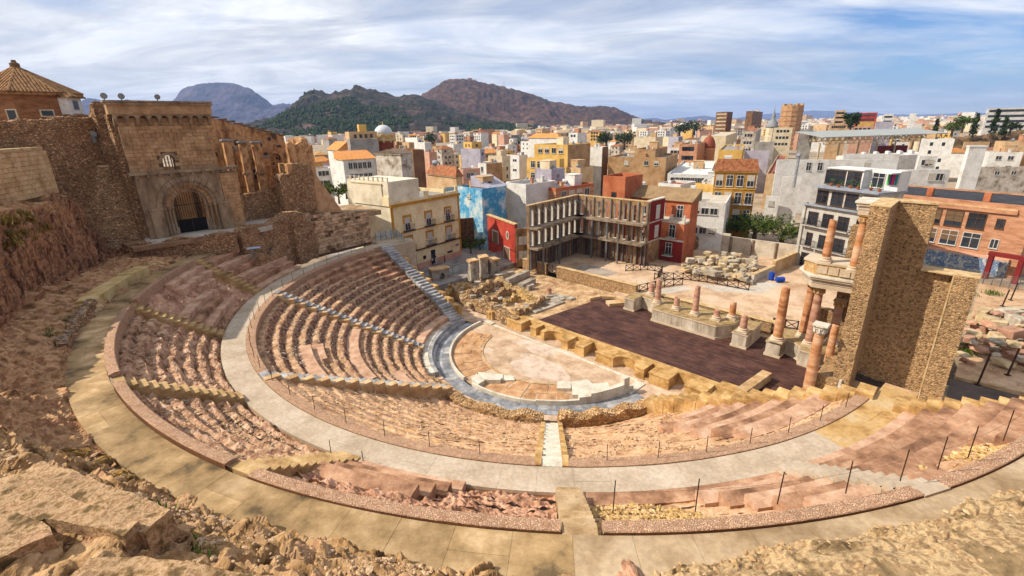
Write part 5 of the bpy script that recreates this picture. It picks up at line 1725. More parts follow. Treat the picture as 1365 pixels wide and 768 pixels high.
def hill_z(x, y):
 th, r = math.degrees(math.atan2(y, x)) % 360, math.hypot(x, y)
 kr = [np.interp(th, KA, KR[:, k]) for k in range(7)]
 kz = [np.interp(th, KA, KZ[:, k]) for k in range(7)]
 return float(np.interp(r, kr, kz))
def on_hill(px, py):
 r = ray(px, py)
 for k in np.arange(6, 75, .1):
  p = CAM + r * (k / np.linalg.norm(r))
  if 42.6 < math.hypot(p[0], p[1]) and p[2] < hill_z(p[0], p[1]):
   return p
 return at_z(px, py, 13)
def hill_patch(a0, a1, f0, f1, res, name, label, mat, amp=1.0, cel=1.0, face=None):
 """f: position along the knots (0 = walkway edge)"""
 nth = int(R(a1 - a0) * 47 / res)
 nf = int((f1 - f0) * 2.2 / res)
 th = np.linspace(a0, a1, nth + 1)
 ff = np.linspace(f0, f1, nf + 1)
 P = np.zeros((nth + 1, nf + 1, 3))
 for j, f in enumerate(ff):
  k = min(5, int(f))
  u = f - k
  r = np.interp(th, KA, KR[:, k]) * (1 - u) + np.interp(th, KA, KR[:, k + 1]) * u
  z = np.interp(th, KA, KZ[:, k]) * (1 - u) + np.interp(th, KA, KZ[:, k + 1]) * u
  P[:, j, 0] = r * np.cos(np.radians(th))
  P[:, j, 1] = r * np.sin(np.radians(th))
  P[:, j, 2] = z
 fl = np.clip(np.repeat(ff[None], nth + 1, 0) / .35, 0, 1).ravel()
 zone = 1.0 if cel > .9 else np.where(np.repeat(ff[None], nth + 1, 0).ravel() < 2.7, .5, 1.0)
 q = P.reshape(-1, 3)
 big = ridged(q * .38 + 5, 4)
 wq = q + np.c_[fbm(q * .8, 3), fbm(q * .8 + 20, 3), fbm(q * .8 + 40, 3)] * .35
 c1, v1 = worley(wq * np.array([.75, .75, 1.25]), 1)
 c2, v2 = worley(wq * np.array([1.9, 1.9, 3.4]), 2)
 c3, v3 = worley(q * np.array([4.5, 4.5, 7.0]) + fbm(q * 2, 2)[:, None] * .3, 3)
 fine = fbm(q * 5.0, 4)
 out = np.c_[q[:, 0], q[:, 1], np.zeros(len(q))]
 out = -out / (np.linalg.norm(out, axis=1)[:, None] + 1e-9)
 gul = ridged(q * np.array([1.0, 1.0, .22]) + 3, 4) - .6
 d = ((big - .62) * (1.25 + 1.6 * (1 - cel)) + gul * 1.8 * (1.2 - cel) + (1 - cel) * .5 * np.abs(((q[:, 2] * .9 + fbm(q * .3, 3)) % 1) - .5) + cel * (v1 - .5) * .55 - cel * np.clip(.13 - c1, 0, 1) * 2.2 + cel * (v2 - .5) * .14 - cel * np.clip(.1 - c2, 0, 1) * .7
   + (((q[:, 2] * 1.7 + 1.3 * fbm(q * .45, 3)) % 1.0) - .5) * .3 - np.clip(.08 - c3, 0, 1) * .25 + fine * .03) * amp * fl * zone
 q = q + out * (d * .6)[:, None]
 q[:, 2] += d * .7
 mb = MB().grid(q.reshape(P.shape))
 if face:
  mb.m = [1 if 2.75 < ff[k % nf] + .25 * sin(k // nf * .05) + .15 * sin(k // nf * .19) < 4.9 else 0 for k in range(len(mb.f))]
 o = mb.build(name, [mat, face] if face else mat)
 tag(o, label)
 return struct(o)
m_cliff = M('red_brown_cliff', [(104, 74, 46), (160, 118, 80), (196, 154, 112), (146, 104, 70), (182, 134, 98)], .7, bump=.9, bscale=14, fine=.55, streak=(1, 1, 1.6), big=.3, bigs=.22, bdist=.08)
m_cliff2 = M('ochre_cliff', [(104, 78, 48), (160, 124, 82), (190, 154, 112), (172, 130, 98)], 1.1, bump=.8, bscale=22, fine=.5, streak=(1, 1, 1.5), big=.3, bigs=.3, bdist=.06)
hill_patch(168, 236, 0, 6, .13, 'hillside', 'red brown rock hillside left of the seats', m_cliff, 1.0, .4, M('streaked_cliff_face', [(78, 50, 34), (140, 96, 66), (186, 138, 100), (112, 76, 52), (170, 120, 86)], 1.1, bump=1.0, bscale=8, streak=(1.5, 1.5, .3), big=.35, bigs=.3, bdist=.12))
hill_patch(235.6, 266, 0, 6, .06, 'hillside', 'ochre rock slope below the viewpoint', m_cliff2, .8)
hill_patch(265.6, 318, 0, 6, .16, 'hillside', 'rocky slope right of the viewpoint', m_cliff2, .35)
# platforms cut into the rock, bottom left
def slab_rock(label, pxs, z, thick, mat, res=.11, amp=.05, name='rock_ledge'):
 poly = [at_z(x, y, z)[:2] for x, y in pxs]
 import bmesh
 bm = bmesh.new()
 vs = [bm.verts.new((p[0], p[1], z)) for p in poly]
 f = bm.faces.new(vs)
 if f.normal.z < 0:
  f.normal_flip()
 r = bmesh.ops.extrude_face_region(bm, geom=[f])
 for v in [g for g in r['geom'] if isinstance(g, bmesh.types.BMVert)]:
  v.co.z -= thick
 bmesh.ops.triangulate(bm, faces=bm.faces)
 for _ in range(9):
  ed = [e for e in bm.edges if e.calc_length() > res * 2]
  if not ed or len(bm.verts) > 40000:
   break
  bmesh.ops.subdivide_edges(bm, edges=ed, cuts=1)
  bmesh.ops.triangulate(bm, faces=bm.faces)
 P = np.array([v.co[:] for v in bm.verts])
 d = np.c_[fbm(P * 1.5, 4) * .4, fbm(P * 1.5 + 30, 4) * .4, fbm(P * .9 + 60, 5) * .55] * amp + np.c_[np.zeros((len(P), 2)), fbm(P * 13, 3) * .012]
 for v, q in zip(bm.verts, d):
  v.co += Vector(q)
 bmesh.ops.recalc_face_normals(bm, faces=bm.faces)
 me = bpy.data.meshes.new(name)
 bm.to_mesh(me)
 bm.free()
 me.materials.append(mat)
 o = inst(name, me)
 tag(o, label, 'rock ledge', 'cut rock ledges at the lower left')
 return o
m_ledge = M('lichened_cut_rock', [(100, 80, 50), (150, 118, 80), (188, 154, 118), (140, 108, 72), (184, 146, 112)], 2.2, bump=.9, bscale=24, big=.4, bigs=.7, fine=.5, spread=.13)
slab_rock('large flat cut rock ledge with a squared end, farthest of the three', [(10, 636), (58, 614), (150, 648), (229, 678), (191, 709), (120, 690)], 17.5, .95, m_ledge, .06, .15)
slab_rock('middle cut rock ledge with a squared dark end below the largest one', [(-60, 650), (18, 633), (100, 662), (185, 693), (161, 712), (60, 690), (-60, 720)], 17.72, .8, m_ledge, .06, .15)
slab_rock('nearest cut rock ledge with a dark edge at the left border', [(-90, 700), (-60, 660), (20, 680), (66, 702), (71, 711), (0, 745), (-60, 772)], 17.98, .8, m_ledge, .06, .13)
slab_rock('flat pale rock shelf along the bottom edge', [(60, 800), (115, 745), (190, 742), (300, 760), (420, 775), (440, 830), (60, 860)], 18.0, 1.0, m_ledge, .07, .14)
# broken wall top, bottom right
m_wtop = M('eroded_wall_top', [(106, 86, 58), (150, 122, 86), (184, 156, 116), (134, 106, 74), (172, 142, 104)], 1.6, bump=.8, bscale=7, big=.25, bigs=.4)
rw = thing('broken_wall', 'broad broken rubble wall top along the lower right edge', 'wall', at_z(1250, 730, 16.4))
edge = [(1440, 622), (1365, 652), (1289, 670), (1221, 697), (1152, 714), (1042, 724), (969, 739), (880, 765), (850, 790)]
ze = 16.4
E = np.array([at_z(x, y, ze) for x, y in edge])
res_ = 90
tt = np.linspace(0, len(E) - 1, res_ + 1)
Ed = np.stack([np.interp(tt, np.arange(len(E)), E[:, k]) for k in range(3)], -1)
nw = 70
P = np.zeros((res_ + 1, nw + 6, 3))
for i in range(res_ + 1):
 c = Ed[i]
 rad = c[:2] / np.linalg.norm(c[:2])
 for j in range(nw + 6):
  if j < 6:
   P[i, j] = (*(c[:2] - rad * .05 * (5 - j) * .4), ze - (5 - j) / 5 * 3.6)
  else:
   u = (j - 5) / nw
   P[i, j] = (*(c[:2] + rad * 6.2 * u), ze + 1.7 * u + .12 * sin(9 * u))
q = P.reshape(-1, 3)
hh = np.tile(np.r_[np.linspace(.2, 1, 6), np.ones(nw)], res_ + 1)
edgef = np.tile(np.r_[np.ones(6), np.clip(1 - np.linspace(0, 1, nw) * 3.2, .14, 1)], res_ + 1)
q = q + np.c_[fbm(q * 1.3, 4) * .16, fbm(q * 1.3 + 30, 4) * .16, (fbm(q * 1.6 + 7, 5) * .22 + fbm(q * 6, 4) * .12 - .5 * np.clip(.12 - worley(q * 2.6 + fbm(q, 2)[:, None] * .4)[0], 0, 1))] * (hh * edgef)[:, None]
mb = MB().grid(q.reshape(P.shape))
mb.m = [1 if (k % (nw + 5)) > 26 + 7 * sin(k // (nw + 5) * .35) + 4 * sin(k // (nw + 5) * .9) else 0 for k in range(len(mb.f))]
nrm(mb.build('masonry', [m_wtop, M('sandy_wall_core', [(116, 96, 66), (146, 120, 84), (166, 138, 102)], 2.5, bump=.7, bscale=26, big=.3, bigs=.6, fine=.5)], rw))
rs = np.random.RandomState(8)
Q = q.reshape(P.shape)
pts, szs = [], []
for _ in range(900):
 i, u = rs.randint(0, res_ + 1), rs.rand() ** 3.2
 pts.append(Q[i, 5 + int(u * nw * .8)] - np.array([0, 0, .02]))
 szs.append(rs.uniform(.02, .08) if rs.rand() < .93 else rs.uniform(.09, .16))
rubble('loose_stone', rw, pts, szs, m_sandpale, 8)
rs = np.random.RandomState(21)
pts = []
for _ in range(2600):
 th, f = rs.uniform(233, 263), rs.uniform(.3, 4.6)
 k = int(f)
 u = f - k
 r = np.interp(th, KA, KR[:, k]) * (1 - u) + np.interp(th, KA, KR[:, k + 1]) * u
 z = np.interp(th, KA, KZ[:, k]) * (1 - u) + np.interp(th, KA, KZ[:, k + 1]) * u
 pts.append(pol(r, th, z + .1))
o = rubble('loose_gravel', None, pts, rs.uniform(.02, .09, len(pts)) * np.where(rs.rand(len(pts)) < .06, 2.2, 1), m_rubble, 33)
o['label'] = 'broken stones and grit on the slope below the viewpoint'
rough_wall('low rubble retaining wall along the left outer edge of the brown walkway', [pol(43.3, a) for a in range(203, 216, 2)], .6, 12.7, lambda f: 13.9 - .5 * f + .12 * sin(15 * f), m_rub2, 61, m_rubgrey, None, .12, capn=14)
# ---- yellow bench blocks beside the left end of the outer walkway
yb = thing('bench_blocks', 'row of yellow cut blocks along the far left of the brown walkway', 'stone bench', pol(43.7, 197, 13))
for k in range(7):
 a0 = 188.5 + k * 2.05
 sector(43.1, 44.5, a0, a0 + 2.0, 12.8, 13.8 + random.uniform(-.04, .04)).build('block', M('bright_yellow_block', [(170, 140, 84), (196, 166, 112), (206, 182, 134)], .9, bump=.4, big=.2, rnd=.1), yb)
def boulder(label, p, s, mat, seed, sq=(1, 1, .75), group='rocks along the outer walkway'):
 import bmesh
 bm = bmesh.new()
 bmesh.ops.create_icosphere(bm, subdivisions=5, radius=1)
 P = np.array([v.co[:] for v in bm.verts])
 c1, v1 = worley(P * 1.25 + seed * 5.1, 4)
 c2, v2 = worley(P * 3.1 + seed * 2.1, 5)
 k = .86 + .22 * fbm(P * .9 + seed * 3.7, 2) + (v1 - .5) * .4 - np.clip(.1 - c1, 0, 1) * .8 + (v2 - .5) * .05 - np.clip(.08 - c2, 0, 1) * .3 + .012 * fbm(P * 9, 2)
 P = P * k[:, None] * np.array(sq) * s
 for v, q in zip(bm.verts, P):
  v.co = q
 me = bpy.data.meshes.new('boulder')
 bm.to_mesh(me)
 bm.free()
 me.materials.append(mat)
 o = inst('boulder', me, None, p, seed * 1.3)
 tag(o, label, 'boulder', group)
 return o
m_yb = M('yellow_lichen_rock', [(104, 76, 38), (148, 114, 60), (176, 142, 92)], .9, bump=.8, bscale=5, big=.25, bigs=.5)
for i, (x, y, z, s, m, sq, lab) in enumerate((
  (116, 414, 13.3, .95, m_yash, (1.2, .8, .8), 'rounded yellow broken block at the near end of the yellow bench row'),
  (205, 352, 13.3, .95, m_yash, (1.5, .8, .6), 'pale rounded rock at the far end of the brown walkway'),
  (60, 388, 14.4, 1.1, m_cliff, (1.3, 1, .7), 'squarish red rock left of the yellow bench row'),
  (75, 470, 13.5, .7, m_cliff, (1, 1, .8), 'small red rock by the left bend of the walkway'),
  (98, 606, 16.2, .55, m_yb, (1.7, .8, .7), 'yellow lichened rock nearest the corner of the far cut ledge'),
  (128, 622, 16.3, .5, m_yb, (1.6, .8, .7), 'yellow lichened rock in the middle of the row by the ledge'),
  (162, 636, 16.4, .45, m_yb, (1.5, .8, .8), 'yellow lichened rock at the right end of the row by the ledge'),
  (218, 630, 14.2, .5, m_cliff2, (1.2, .9, .9), 'pointed brown rock on the edge of the walkway'),
  (248, 672, 15.0, .6, m_cliff2, (1.3, .9, .7), 'broad pinkish rock right of the cut ledges'),
  (222, 712, 16.8, .5, m_cliff2, (1.3, .8, .7), 'rounded tan rock at the squared end of the ledge'),
  (845, 771, 14.6, .6, m_red, (1.6, .8, .6), 'reddish rock at the bottom, right of the middle'))):
 boulder(lab, on_hill(x, y) - np.array([0, 0, s * .15]), s, m, i + 1, sq)
ps = [on_hill(x + random.uniform(-22, 22), y + random.uniform(-12, 16)) for x, y in [(290, 735)] * 46]
hp = thing('stone_pile', 'little heap of broken grey stones at the lower left beside the cut ledges', 'stone pile', on_hill(290, 735))
for p in ps:
 s = random.uniform(.1, .24)
 o = inst('broken_stone', stone_mesh(random.randint(0, 4), m_rubble, 'rock'), hp, p + np.array([0, 0, random.uniform(-.1, .12)]) - np.array(hp.location), 0, (s * 1.4, s, s),
    (random.uniform(-.5, .5), random.uniform(-.5, .5), random.uniform(0, 6)))
# grass and weeds on the ledges
m_grass = M('dry_yellow_grass', [(96, 78, 34), (134, 108, 50), (158, 132, 70)], 3, bump=0, big=.2)
m_green = M('green_weed', [(46, 66, 18), (76, 100, 28), (98, 120, 40)], 3, bump=0, big=.2)
def tufts(name, label, spots, mat, n, h, spread, seed=0):
 rs = np.random.RandomState(seed)
 mb = MB()
 for c in spots:
  for _ in range(n):
   b = np.array(c) + np.array([rs.normal(0, spread), rs.normal(0, spread), rs.uniform(-.08, .05)])
   a = rs.uniform(0, 6.28)
   d = np.array([cos(a), sin(a), 0])
   l = h * rs.uniform(.5, 1.2)
   tip = b + d * l * .55 + np.array([0, 0, l])
   sd_ = np.array([-d[1], d[0], 0]) * l * .12
   mb.add([b - sd_, b + sd_, tip], [(0, 1, 2)])
 o = mb.build(name, mat)
 o['label'] = label
 o['kind'] = 'stuff'
 return o
tufts('dry_grass', 'yellow dry grass on the ledges at the left edge', [on_hill(x, y) for x, y in ((5, 296), (14, 300), (24, 290), (36, 296), (8, 318), (22, 314), (40, 310), (54, 308), (-10, 300), (30, 322), (10, 328))], m_grass, 420, .6, .32, 1)
tufts('weeds', 'small green weeds between the rocks', [on_hill(x, y) for x, y, z in ((60, 443, 14.0), (90, 428, 13.8), (120, 416, 13.6), (65, 448, 14), (98, 422, 13.8), (262, 738, 17.2), (205, 683, 13.5), (80, 275, 21))], m_green, 60, .3, .25, 2)
# ================================================================ houses
m_frame = M('white_window_frame', [(176, 170, 160), (196, 192, 184)], 2, bump=.1, big=0)
m_brownf = M('brown_window_frame', [(70, 48, 34), (92, 66, 48)], 2, bump=.1, big=0)
m_shut = M('pale_roller_shutter', [(170, 158, 140), (190, 180, 166)], 2, bump=.3, streak=(.3, .3, 9), big=0)
m_pane = M('window_glass', [(26, 30, 36), (46, 52, 60), (36, 40, 48)], .5, rough=.1, bump=0, big=0, spec=.5, rnd=.6)
m_iron = M('balcony_iron', [(34, 30, 30), (50, 44, 42)], 2, rough=.6, bump=0, big=0)
m_rooftile = M('red_brown_tile', [(112, 66, 42), (148, 92, 60), (164, 112, 76)], 1.6, bump=.5, bscale=9, big=.25, bigs=.3)
m_orangetile = M('orange_tile', [(172, 108, 52), (194, 130, 70), (204, 146, 88)], 1.6, bump=.5, bscale=9, big=.15, bigs=.3)
m_terr_red = M('red_terrace_floor', [(128, 66, 52), (154, 88, 70)], .8, bump=.1, big=.2)
m_terr_gr = M('grey_terrace_floor', [(126, 120, 112), (150, 144, 136)], .8, bump=.2, big=.2)
m_terr_wh = M('pale_terrace_floor', [(170, 158, 140), (192, 182, 166)], .8, bump=.2, big=.2)
m_alu = M('dull_aluminium', [(140, 142, 144), (170, 172, 174)], 1, rough=.4, bump=0, big=.05, metal=.4)
m_wht = M('white_paint', [(192, 190, 186), (208, 206, 202)], .6, bump=.08, big=.08)
PL = {
 'white': m_whp, 'cream': m_cream,
 'sand': M('sand_plaster', [(166, 132, 92), (186, 152, 112), (196, 168, 130)], .4, bump=.15, bscale=5, big=.15, bigs=.15),
 'tan': M('tan_blind_wall', [(140, 106, 70), (166, 130, 90), (178, 144, 106)], .35, bump=.15, bscale=5, big=.2, bigs=.15),
 'grey': M('grey_render', [(122, 116, 110), (146, 140, 132), (160, 154, 146)], .4, bump=.15, bscale=5, big=.15, bigs=.15),
 'ochre': M('ochre_plaster', [(140, 98, 34), (166, 120, 46), (178, 134, 62)], .4, bump=.12, big=.12, bigs=.2),
 'yellow': M('yellow_plaster', [(184, 142, 68), (200, 160, 86), (208, 172, 104)], .4, bump=.12, big=.12, bigs=.2),
 'pink': M('pink_plaster', [(186, 138, 112), (202, 160, 136)], .4, bump=.12, big=.12, bigs=.2),
 'orange': M('orange_red_plaster', [(150, 80, 48), (170, 96, 62), (178, 110, 76)], .4, bump=.12, big=.15, bigs=.2),
 'red': M('red_plaster', [(140, 44, 30), (164, 56, 40), (172, 70, 52)], .4, bump=.12, big=.12, bigs=.2),
 'crimson': M('dark_red_plaster', [(104, 28, 26), (124, 38, 34)], .4, bump=.1, big=.1),
 'brick': M('brick_orange_wall', [(150, 104, 74), (174, 124, 92), (186, 140, 110)], .5, bump=.2, streak=(1, 1, 4), bscale=8, big=.15, bigs=.2),
 'brown': M('brown_render', [(96, 66, 44), (122, 88, 60), (132, 98, 72)], .4, bump=.15, big=.15, bigs=.15),
 'blue': M('blue_mural_wall', [(196, 196, 190), (150, 182, 196), (48, 132, 176), (110, 168, 194), (200, 200, 194)], .22, bump=.1, big=.1, spread=.14),
 'lilac': M('lilac_grey_wall', [(150, 144, 156), (174, 168, 176)], .4, bump=.1, big=.1),
 'dirty': M('peeling_white_wall', [(120, 104, 88), (176, 164, 148), (192, 184, 172)], .6, bump=.25, bscale=5, big=.2, bigs=.3),
}
_win = {}
def win_mesh(w, h, mat, dep=.1):
 key = ('f', round(w, 2), round(h, 2), mat.name)
 if key not in _win:
  mb = MB()
  b = .09
  for x0, x1, z0, z1 in ((-w / 2 - b, -w / 2, -h / 2 - b, h / 2 + b), (w / 2, w / 2 + b, -h / 2 - b, h / 2 + b), (-w / 2, w / 2, h / 2, h / 2 + b), (-w / 2, w / 2, -h / 2 - b, -h / 2), (-.035, .035, -h / 2, h / 2)):
   mb.b2(x0, x1, -dep, .02, z0, z1)
  if h > 1.7:
   mb.b2(-w / 2, -.035, -dep, .02, h * .18, h * .18 + .07)
   mb.b2(.035, w / 2, -dep, .02, h * .18, h * .18 + .07)
  mb.b2(-w / 2 - .16, w / 2 + .16, -.2, .0, -h / 2 - b - .06, -h / 2 - b - .003)
  _win[key] = mb.mesh('window', mat)
 return _win[key]
def pane_mesh(w, h, mat):
 key = ('p', round(w, 2), round(h, 2), mat.name)
 if key not in _win:
  _win[key] = MB().b2(-w / 2, w / 2, -.03, .01, -h / 2, h / 2).mesh('pane', mat)
 return _win[key]
def small_win(w, h, mat):
 key = ('s', round(w, 2), round(h, 2), mat.name)
 if key not in _win:
  _win[key] = MB().b2(-w / 2, w / 2, -.04, .02, -h / 2, h / 2).mesh('window', mat)
 return _win[key]
def add_window(o, face, x, z, w, h, frame=None, pane=None, near=True, shut=0.0, name='window'):
 """face 'r': the y = 0 side, x along it; 'l': the x = 0 side, x measured from the corner"""
 frame, pane = frame or m_frame, pane or m_pane
 loc, rz = ((x, 0, z), 0) if face == 'r' else ((0, x, z), -pi / 2)
 if not near:
  return inst(name, small_win(w, h, pane), o, loc, rz)
 f = inst(name, win_mesh(w, h, frame), o, loc, rz)
 inst('pane', pane_mesh(w, h, pane), f, (0, 0, 0))
 if shut:
  hh = h * shut
  key = ('sh', round(w, 2), round(hh, 2))
  if key not in _win:
   _win[key] = MB().b2(-w / 2 - .01, w / 2 + .01, -.075, -.035, -hh / 2, hh / 2).mesh('shutter', m_shut)
  inst('shutter', _win[key], f, (0, 0, h / 2 - hh / 2))
 return f
def balcony(o, face, x, z, w, d=.75, h=1.0, slab=None, solid=None):
 rz = 0 if face == 'r' else -pi / 2
 loc = (x, 0, z) if face == 'r' else (0, x, z)
 key = ('bal', round(w, 2), round(d, 2), (slab or m_frame).name)
 if key not in _win:
  a = MB().b2(-w / 2, w / 2, -d, .02, -.14, 0).mesh('balcony', slab or m_frame)
  mb = MB()
  for zz in (.08, h):
   mb.b2(-w / 2, w / 2, -d + .0, -d + .04, zz - .02, zz + .02).b2(-w / 2, -w / 2 + .04, -d + .04, 0, zz - .02, zz + .02).b2(w / 2 - .04, w / 2, -d + .04, 0, zz - .02, zz + .02)
  n = int(w / .13)
  for i in range(n + 1):
   xx = -w / 2 + .02 + (w - .04) * i / n
   mb.b2(xx - .012, xx + .012, -d + .01, -d + .03, .08, h)
  _win[key] = (a, mb.mesh('railing', m_iron))
 b = inst('balcony', _win[key][0], o, loc, rz)
 inst('railing', _win[key][1], b)
 return b
HOUSE_FOOT = []
def house_at(label, C, z0, ztop, a, b, yaw, mat, roof='flat', cat='house', name='house', group=None, parapet=.7, floor_m=None, rmat=None, rh=1.8, trim=None):
 """C: plan position of the nearest corner; b: length of the right hand face, a: of the left hand face"""
 o = thing(name, label, cat, (C[0], C[1], z0), yaw, group)
 H = ztop - z0
 e1, e2 = np.array([cos(yaw), sin(yaw)]), np.array([-sin(yaw), cos(yaw)])
 HOUSE_FOOT.append((np.array(C[:2]) + e1 * b / 2 + e2 * a / 2, max(a, b) * .62))
 tp = parapet if roof == 'flat' else 0
 MB().b2(0, b, 0, a, -1.5, H - tp).build('wall', mat, o, world=False)
 fm = floor_m or random.choice((m_terr_gr, m_terr_wh, m_terr_red))
 if roof == 'flat':
  th = .22
  pm = trim or mat
  for x0, x1, y0, y1 in ((0, b, 0, th), (0, b, a - th, a), (0, th, th, a - th), (b - th, b, th, a - th)):
   MB().b2(x0, x1, y0, y1, H - tp, H).build('parapet', pm, o, world=False)
  MB().b2(th, b - th, th, a - th, H - tp, H - tp + .06).build('roof_terrace', fm, o, world=False)
 else:
  rm = rmat or m_rooftile
  ov = .35
  x0, x1, y0, y1 = -ov, b + ov, -ov, a + ov
  if roof == 'hip':
   k = min(x1 - x0, y1 - y0) / 2
   if x1 - x0 > y1 - y0:
    r0, r1 = (x0 + k, (y0 + y1) / 2, H + rh), (x1 - k, (y0 + y1) / 2, H + rh)
    F = [(0, 1, 5, 4), (1, 2, 5), (2, 3, 4, 5), (3, 0, 4)]
   else:
    r0, r1 = ((x0 + x1) / 2, y0 + k, H + rh), ((x0 + x1) / 2, y1 - k, H + rh)
    F = [(0, 1, 4), (1, 2, 5, 4), (2, 3, 5), (3, 0, 4, 5)]
   V = [(x0, y0, H), (x1, y0, H), (x1, y1, H), (x0, y1, H), r0, r1]
  elif roof == 'gable':
   V = [(x0, y0, H), (x1, y0, H), (x1, y1, H), (x0, y1, H), (x0, (y0 + y1) / 2, H + rh), (x1, (y0 + y1) / 2, H + rh)]
   F = [(0, 1, 5, 4), (1, 2, 5), (2, 3, 4, 5), (3, 0, 4)]
  elif roof == 'shed_l':                              # falls towards the left hand face
   V = [(x0, y0, H), (x1, y0, H + rh), (x1, y1, H + rh), (x0, y1, H), (x0, y0, H - .12), (x1, y0, H - .12), (x1, y1, H - .12), (x0, y1, H - .12)]
   F = [(0, 1, 2, 3), (4, 5, 1, 0), (5, 6, 2, 1), (6, 7, 3, 2), (7, 4, 0, 3)]
  else:                                               # 'shed_r': falls towards the right hand face
   V = [(x0, y0, H), (x1, y0, H), (x1, y1, H + rh), (x0, y1, H + rh), (x0, y0, H - .12), (x1, y0, H - .12), (x1, y1, H - .12), (x0, y1, H - .12)]
   F = [(0, 1, 2, 3), (4, 5, 1, 0), (5, 6, 2, 1), (6, 7, 3, 2), (7, 4, 0, 3)]
  V2_ = V
  rb = MB().add(V2_, F + ([(3, 2, 1, 0)] if roof in ('hip', 'gable') else [(4, 7, 6, 5)]))
  nrm(rb.build('roof', rm, o, world=False))
  MB().b2(x0 + .05, x1 - .05, y0 + .05, y1 - .05, H - .2, H - .125).build('eaves', trim or m_cream, o, world=False)
 o['_H'] = H
 o['_a'] = a
 o['_b'] = b
 return o
def solve_len(C, e, z, px_target):
 """how far from C along e (plan) at height z the image column px_target is reached"""
 best, bv = 6.0, 1e9
 for L in np.linspace(.5, 90, 1500):
  p = np.array([C[0] + e[0] * L, C[1] + e[1] * L, z])
  x, y, d = proj(p)
  if d > 1 and abs(x - px_target) < bv:
   best, bv = L, abs(x - px_target)
 return best
def house(label, xc, ytop, ztop, x0, x2, mat, yaw=45, z0=1.75, a=None, b=None, d=None, **k):
 if d:
  C = at_y(xc, ytop, d)
  ztop = float(C[2])
 else:
  C = at_z(xc, ytop, ztop)
 y = R(yaw)
 e1, e2 = (cos(y), sin(y)), (-sin(y), cos(y))
 bb = b or solve_len(C, e1, ztop, x2)
 aa = a or solve_len(C, e2, ztop, x0)
 return house_at(label, C, z0, ztop, aa, bb, y, PL.get(mat, None) if isinstance(mat, str) else mat, **k)
def win_grid(o, face, cols, rows, w, h, top=1.6, fl=3.1, near=True, shut=.0, skip=0.0, frame=None, m0=1.2, bal=False, pane=None):
 L = o['_b'] if face == 'r' else o['_a']
 H = o['_H']
 for r in range(rows):
  z = H - top - r * fl
  if z < 1.2:
   break
  for c in range(cols):
   if skip and random.random() < skip:
    continue
   x = m0 + (L - 2 * m0) * (c + .5) / cols
   sh = 0
   if shut and random.random() < shut:
    sh = random.choice((.3, .5, .8, 1.0))
   add_window(o, face, x, z, w, h, frame, pane, near, sh)
   if bal:
    balcony(o, face, x, z - h / 2 - .1, w + .5)
_clut = {}
def clutter(o, n=4, near=True, seed=None):
 """what stands on a flat roof"""
 rs = random.Random(seed if seed is not None else random.random())
 a, b, H = o['_a'], o['_b'], o['_H'] - .6
 if a < 2.5 or b < 2.5:
  return
 def place(me, nm, z=0.0, m=.8):
  if a > 2 * m + .2 and b > 2 * m + .2:
   inst(nm, me, o, (rs.uniform(m, b - m), rs.uniform(m, a - m), H + z), rs.choice((0, pi / 2)))
 if not _clut:
  _clut['stair_head'] = [MB().b2(-1.3, 1.3, -1.6, 1.6, 0, 2.5).b2(-1.4, 1.4, -1.7, 1.7, 2.5, 2.65).mesh('stair_head', PL[c]) for c in ('white', 'cream', 'sand', 'brick')]
  _clut['chimney'] = [MB().b2(-.3, .3, -.3, .3, 0, 1.4).b2(-.38, .38, -.38, .38, 1.4, 1.52).mesh('chimney', PL[c]) for c in ('white', 'brick', 'sand')]
  _clut['air_conditioner'] = [MB().b2(-.45, .45, -.2, .2, .1, .75).lathe([(.25, 0), (.25, .05)], 10, (0, 0, .75)).mesh('air_conditioner', m_wht)]
  mb = MB().tube((0, 0, 0), (0, 0, 3.2), .03, 5)
  for i in range(4):
   mb.tube((-.5 + .06 * i, .0, 2.4 + i * .22), (.5 - .06 * i, .0, 2.4 + i * .22), .016, 4)
  _clut['antenna'] = [mb.mesh('antenna', m_alu)]
  mb = MB().lathe([(.02, 0), (.3, .06), (.5, .2), (.48, .21), (.28, .08), (.02, .02)], 12, (0, 0, 0))
  mb.v = [(x, -z - .1, y + .75) for x, y, z in mb.v]
  mb.tube((0, 0, 0), (0, 0, .75), .04, 5)
  _clut['satellite_dish'] = [mb.mesh('satellite_dish', m_wht)]
  mb = MB().lathe([(.3, 0), (.34, .1), (.34, .5), (.3, .6)], 10, (0, 0, 0))
  mb.v = [(x, z - .3, y + 1.2) for x, y, z in mb.v]
  mb.add([(-.7, -.9, .2), (.7, -.9, .2), (.7, .1, 1.1), (-.7, .1, 1.1)], [(0, 1, 2, 3)])
  for x in (-.6, .6):
   mb.tube((x, .1, 0), (x, .1, 1.1), .03, 4)
  _clut['solar_heater'] = [mb.mesh('solar_heater', m_alu)]
 kinds = ['chimney', 'air_conditioner', 'antenna', 'satellite_dish', 'chimney', 'antenna', 'solar_heater']
 if a > 5 and b > 5 and rs.random() < .7:
  place(rs.choice(_clut['stair_head']), 'stair_head', 0, 1.9)
 for _ in range(n):
  kk = rs.choice(kinds)
  place(rs.choice(_clut[kk]), kk)
def trim_box(o, nm, x0, x1, y0, y1, z0, z1, mat):
 return MB().b2(x0, x1, y0, y1, z0, z1).build(nm, mat, o, world=False)
# ---------------------------------------------------------------- yellow house with the people in front
yb0 = at_z(564, 357, 1.8)
yb1 = at_z(612, 341, 1.8)
dY = (yb1 - yb0)[:2]
dY = dY / np.linalg.norm(dY)
yaw = math.atan2(dY[1], dY[0])
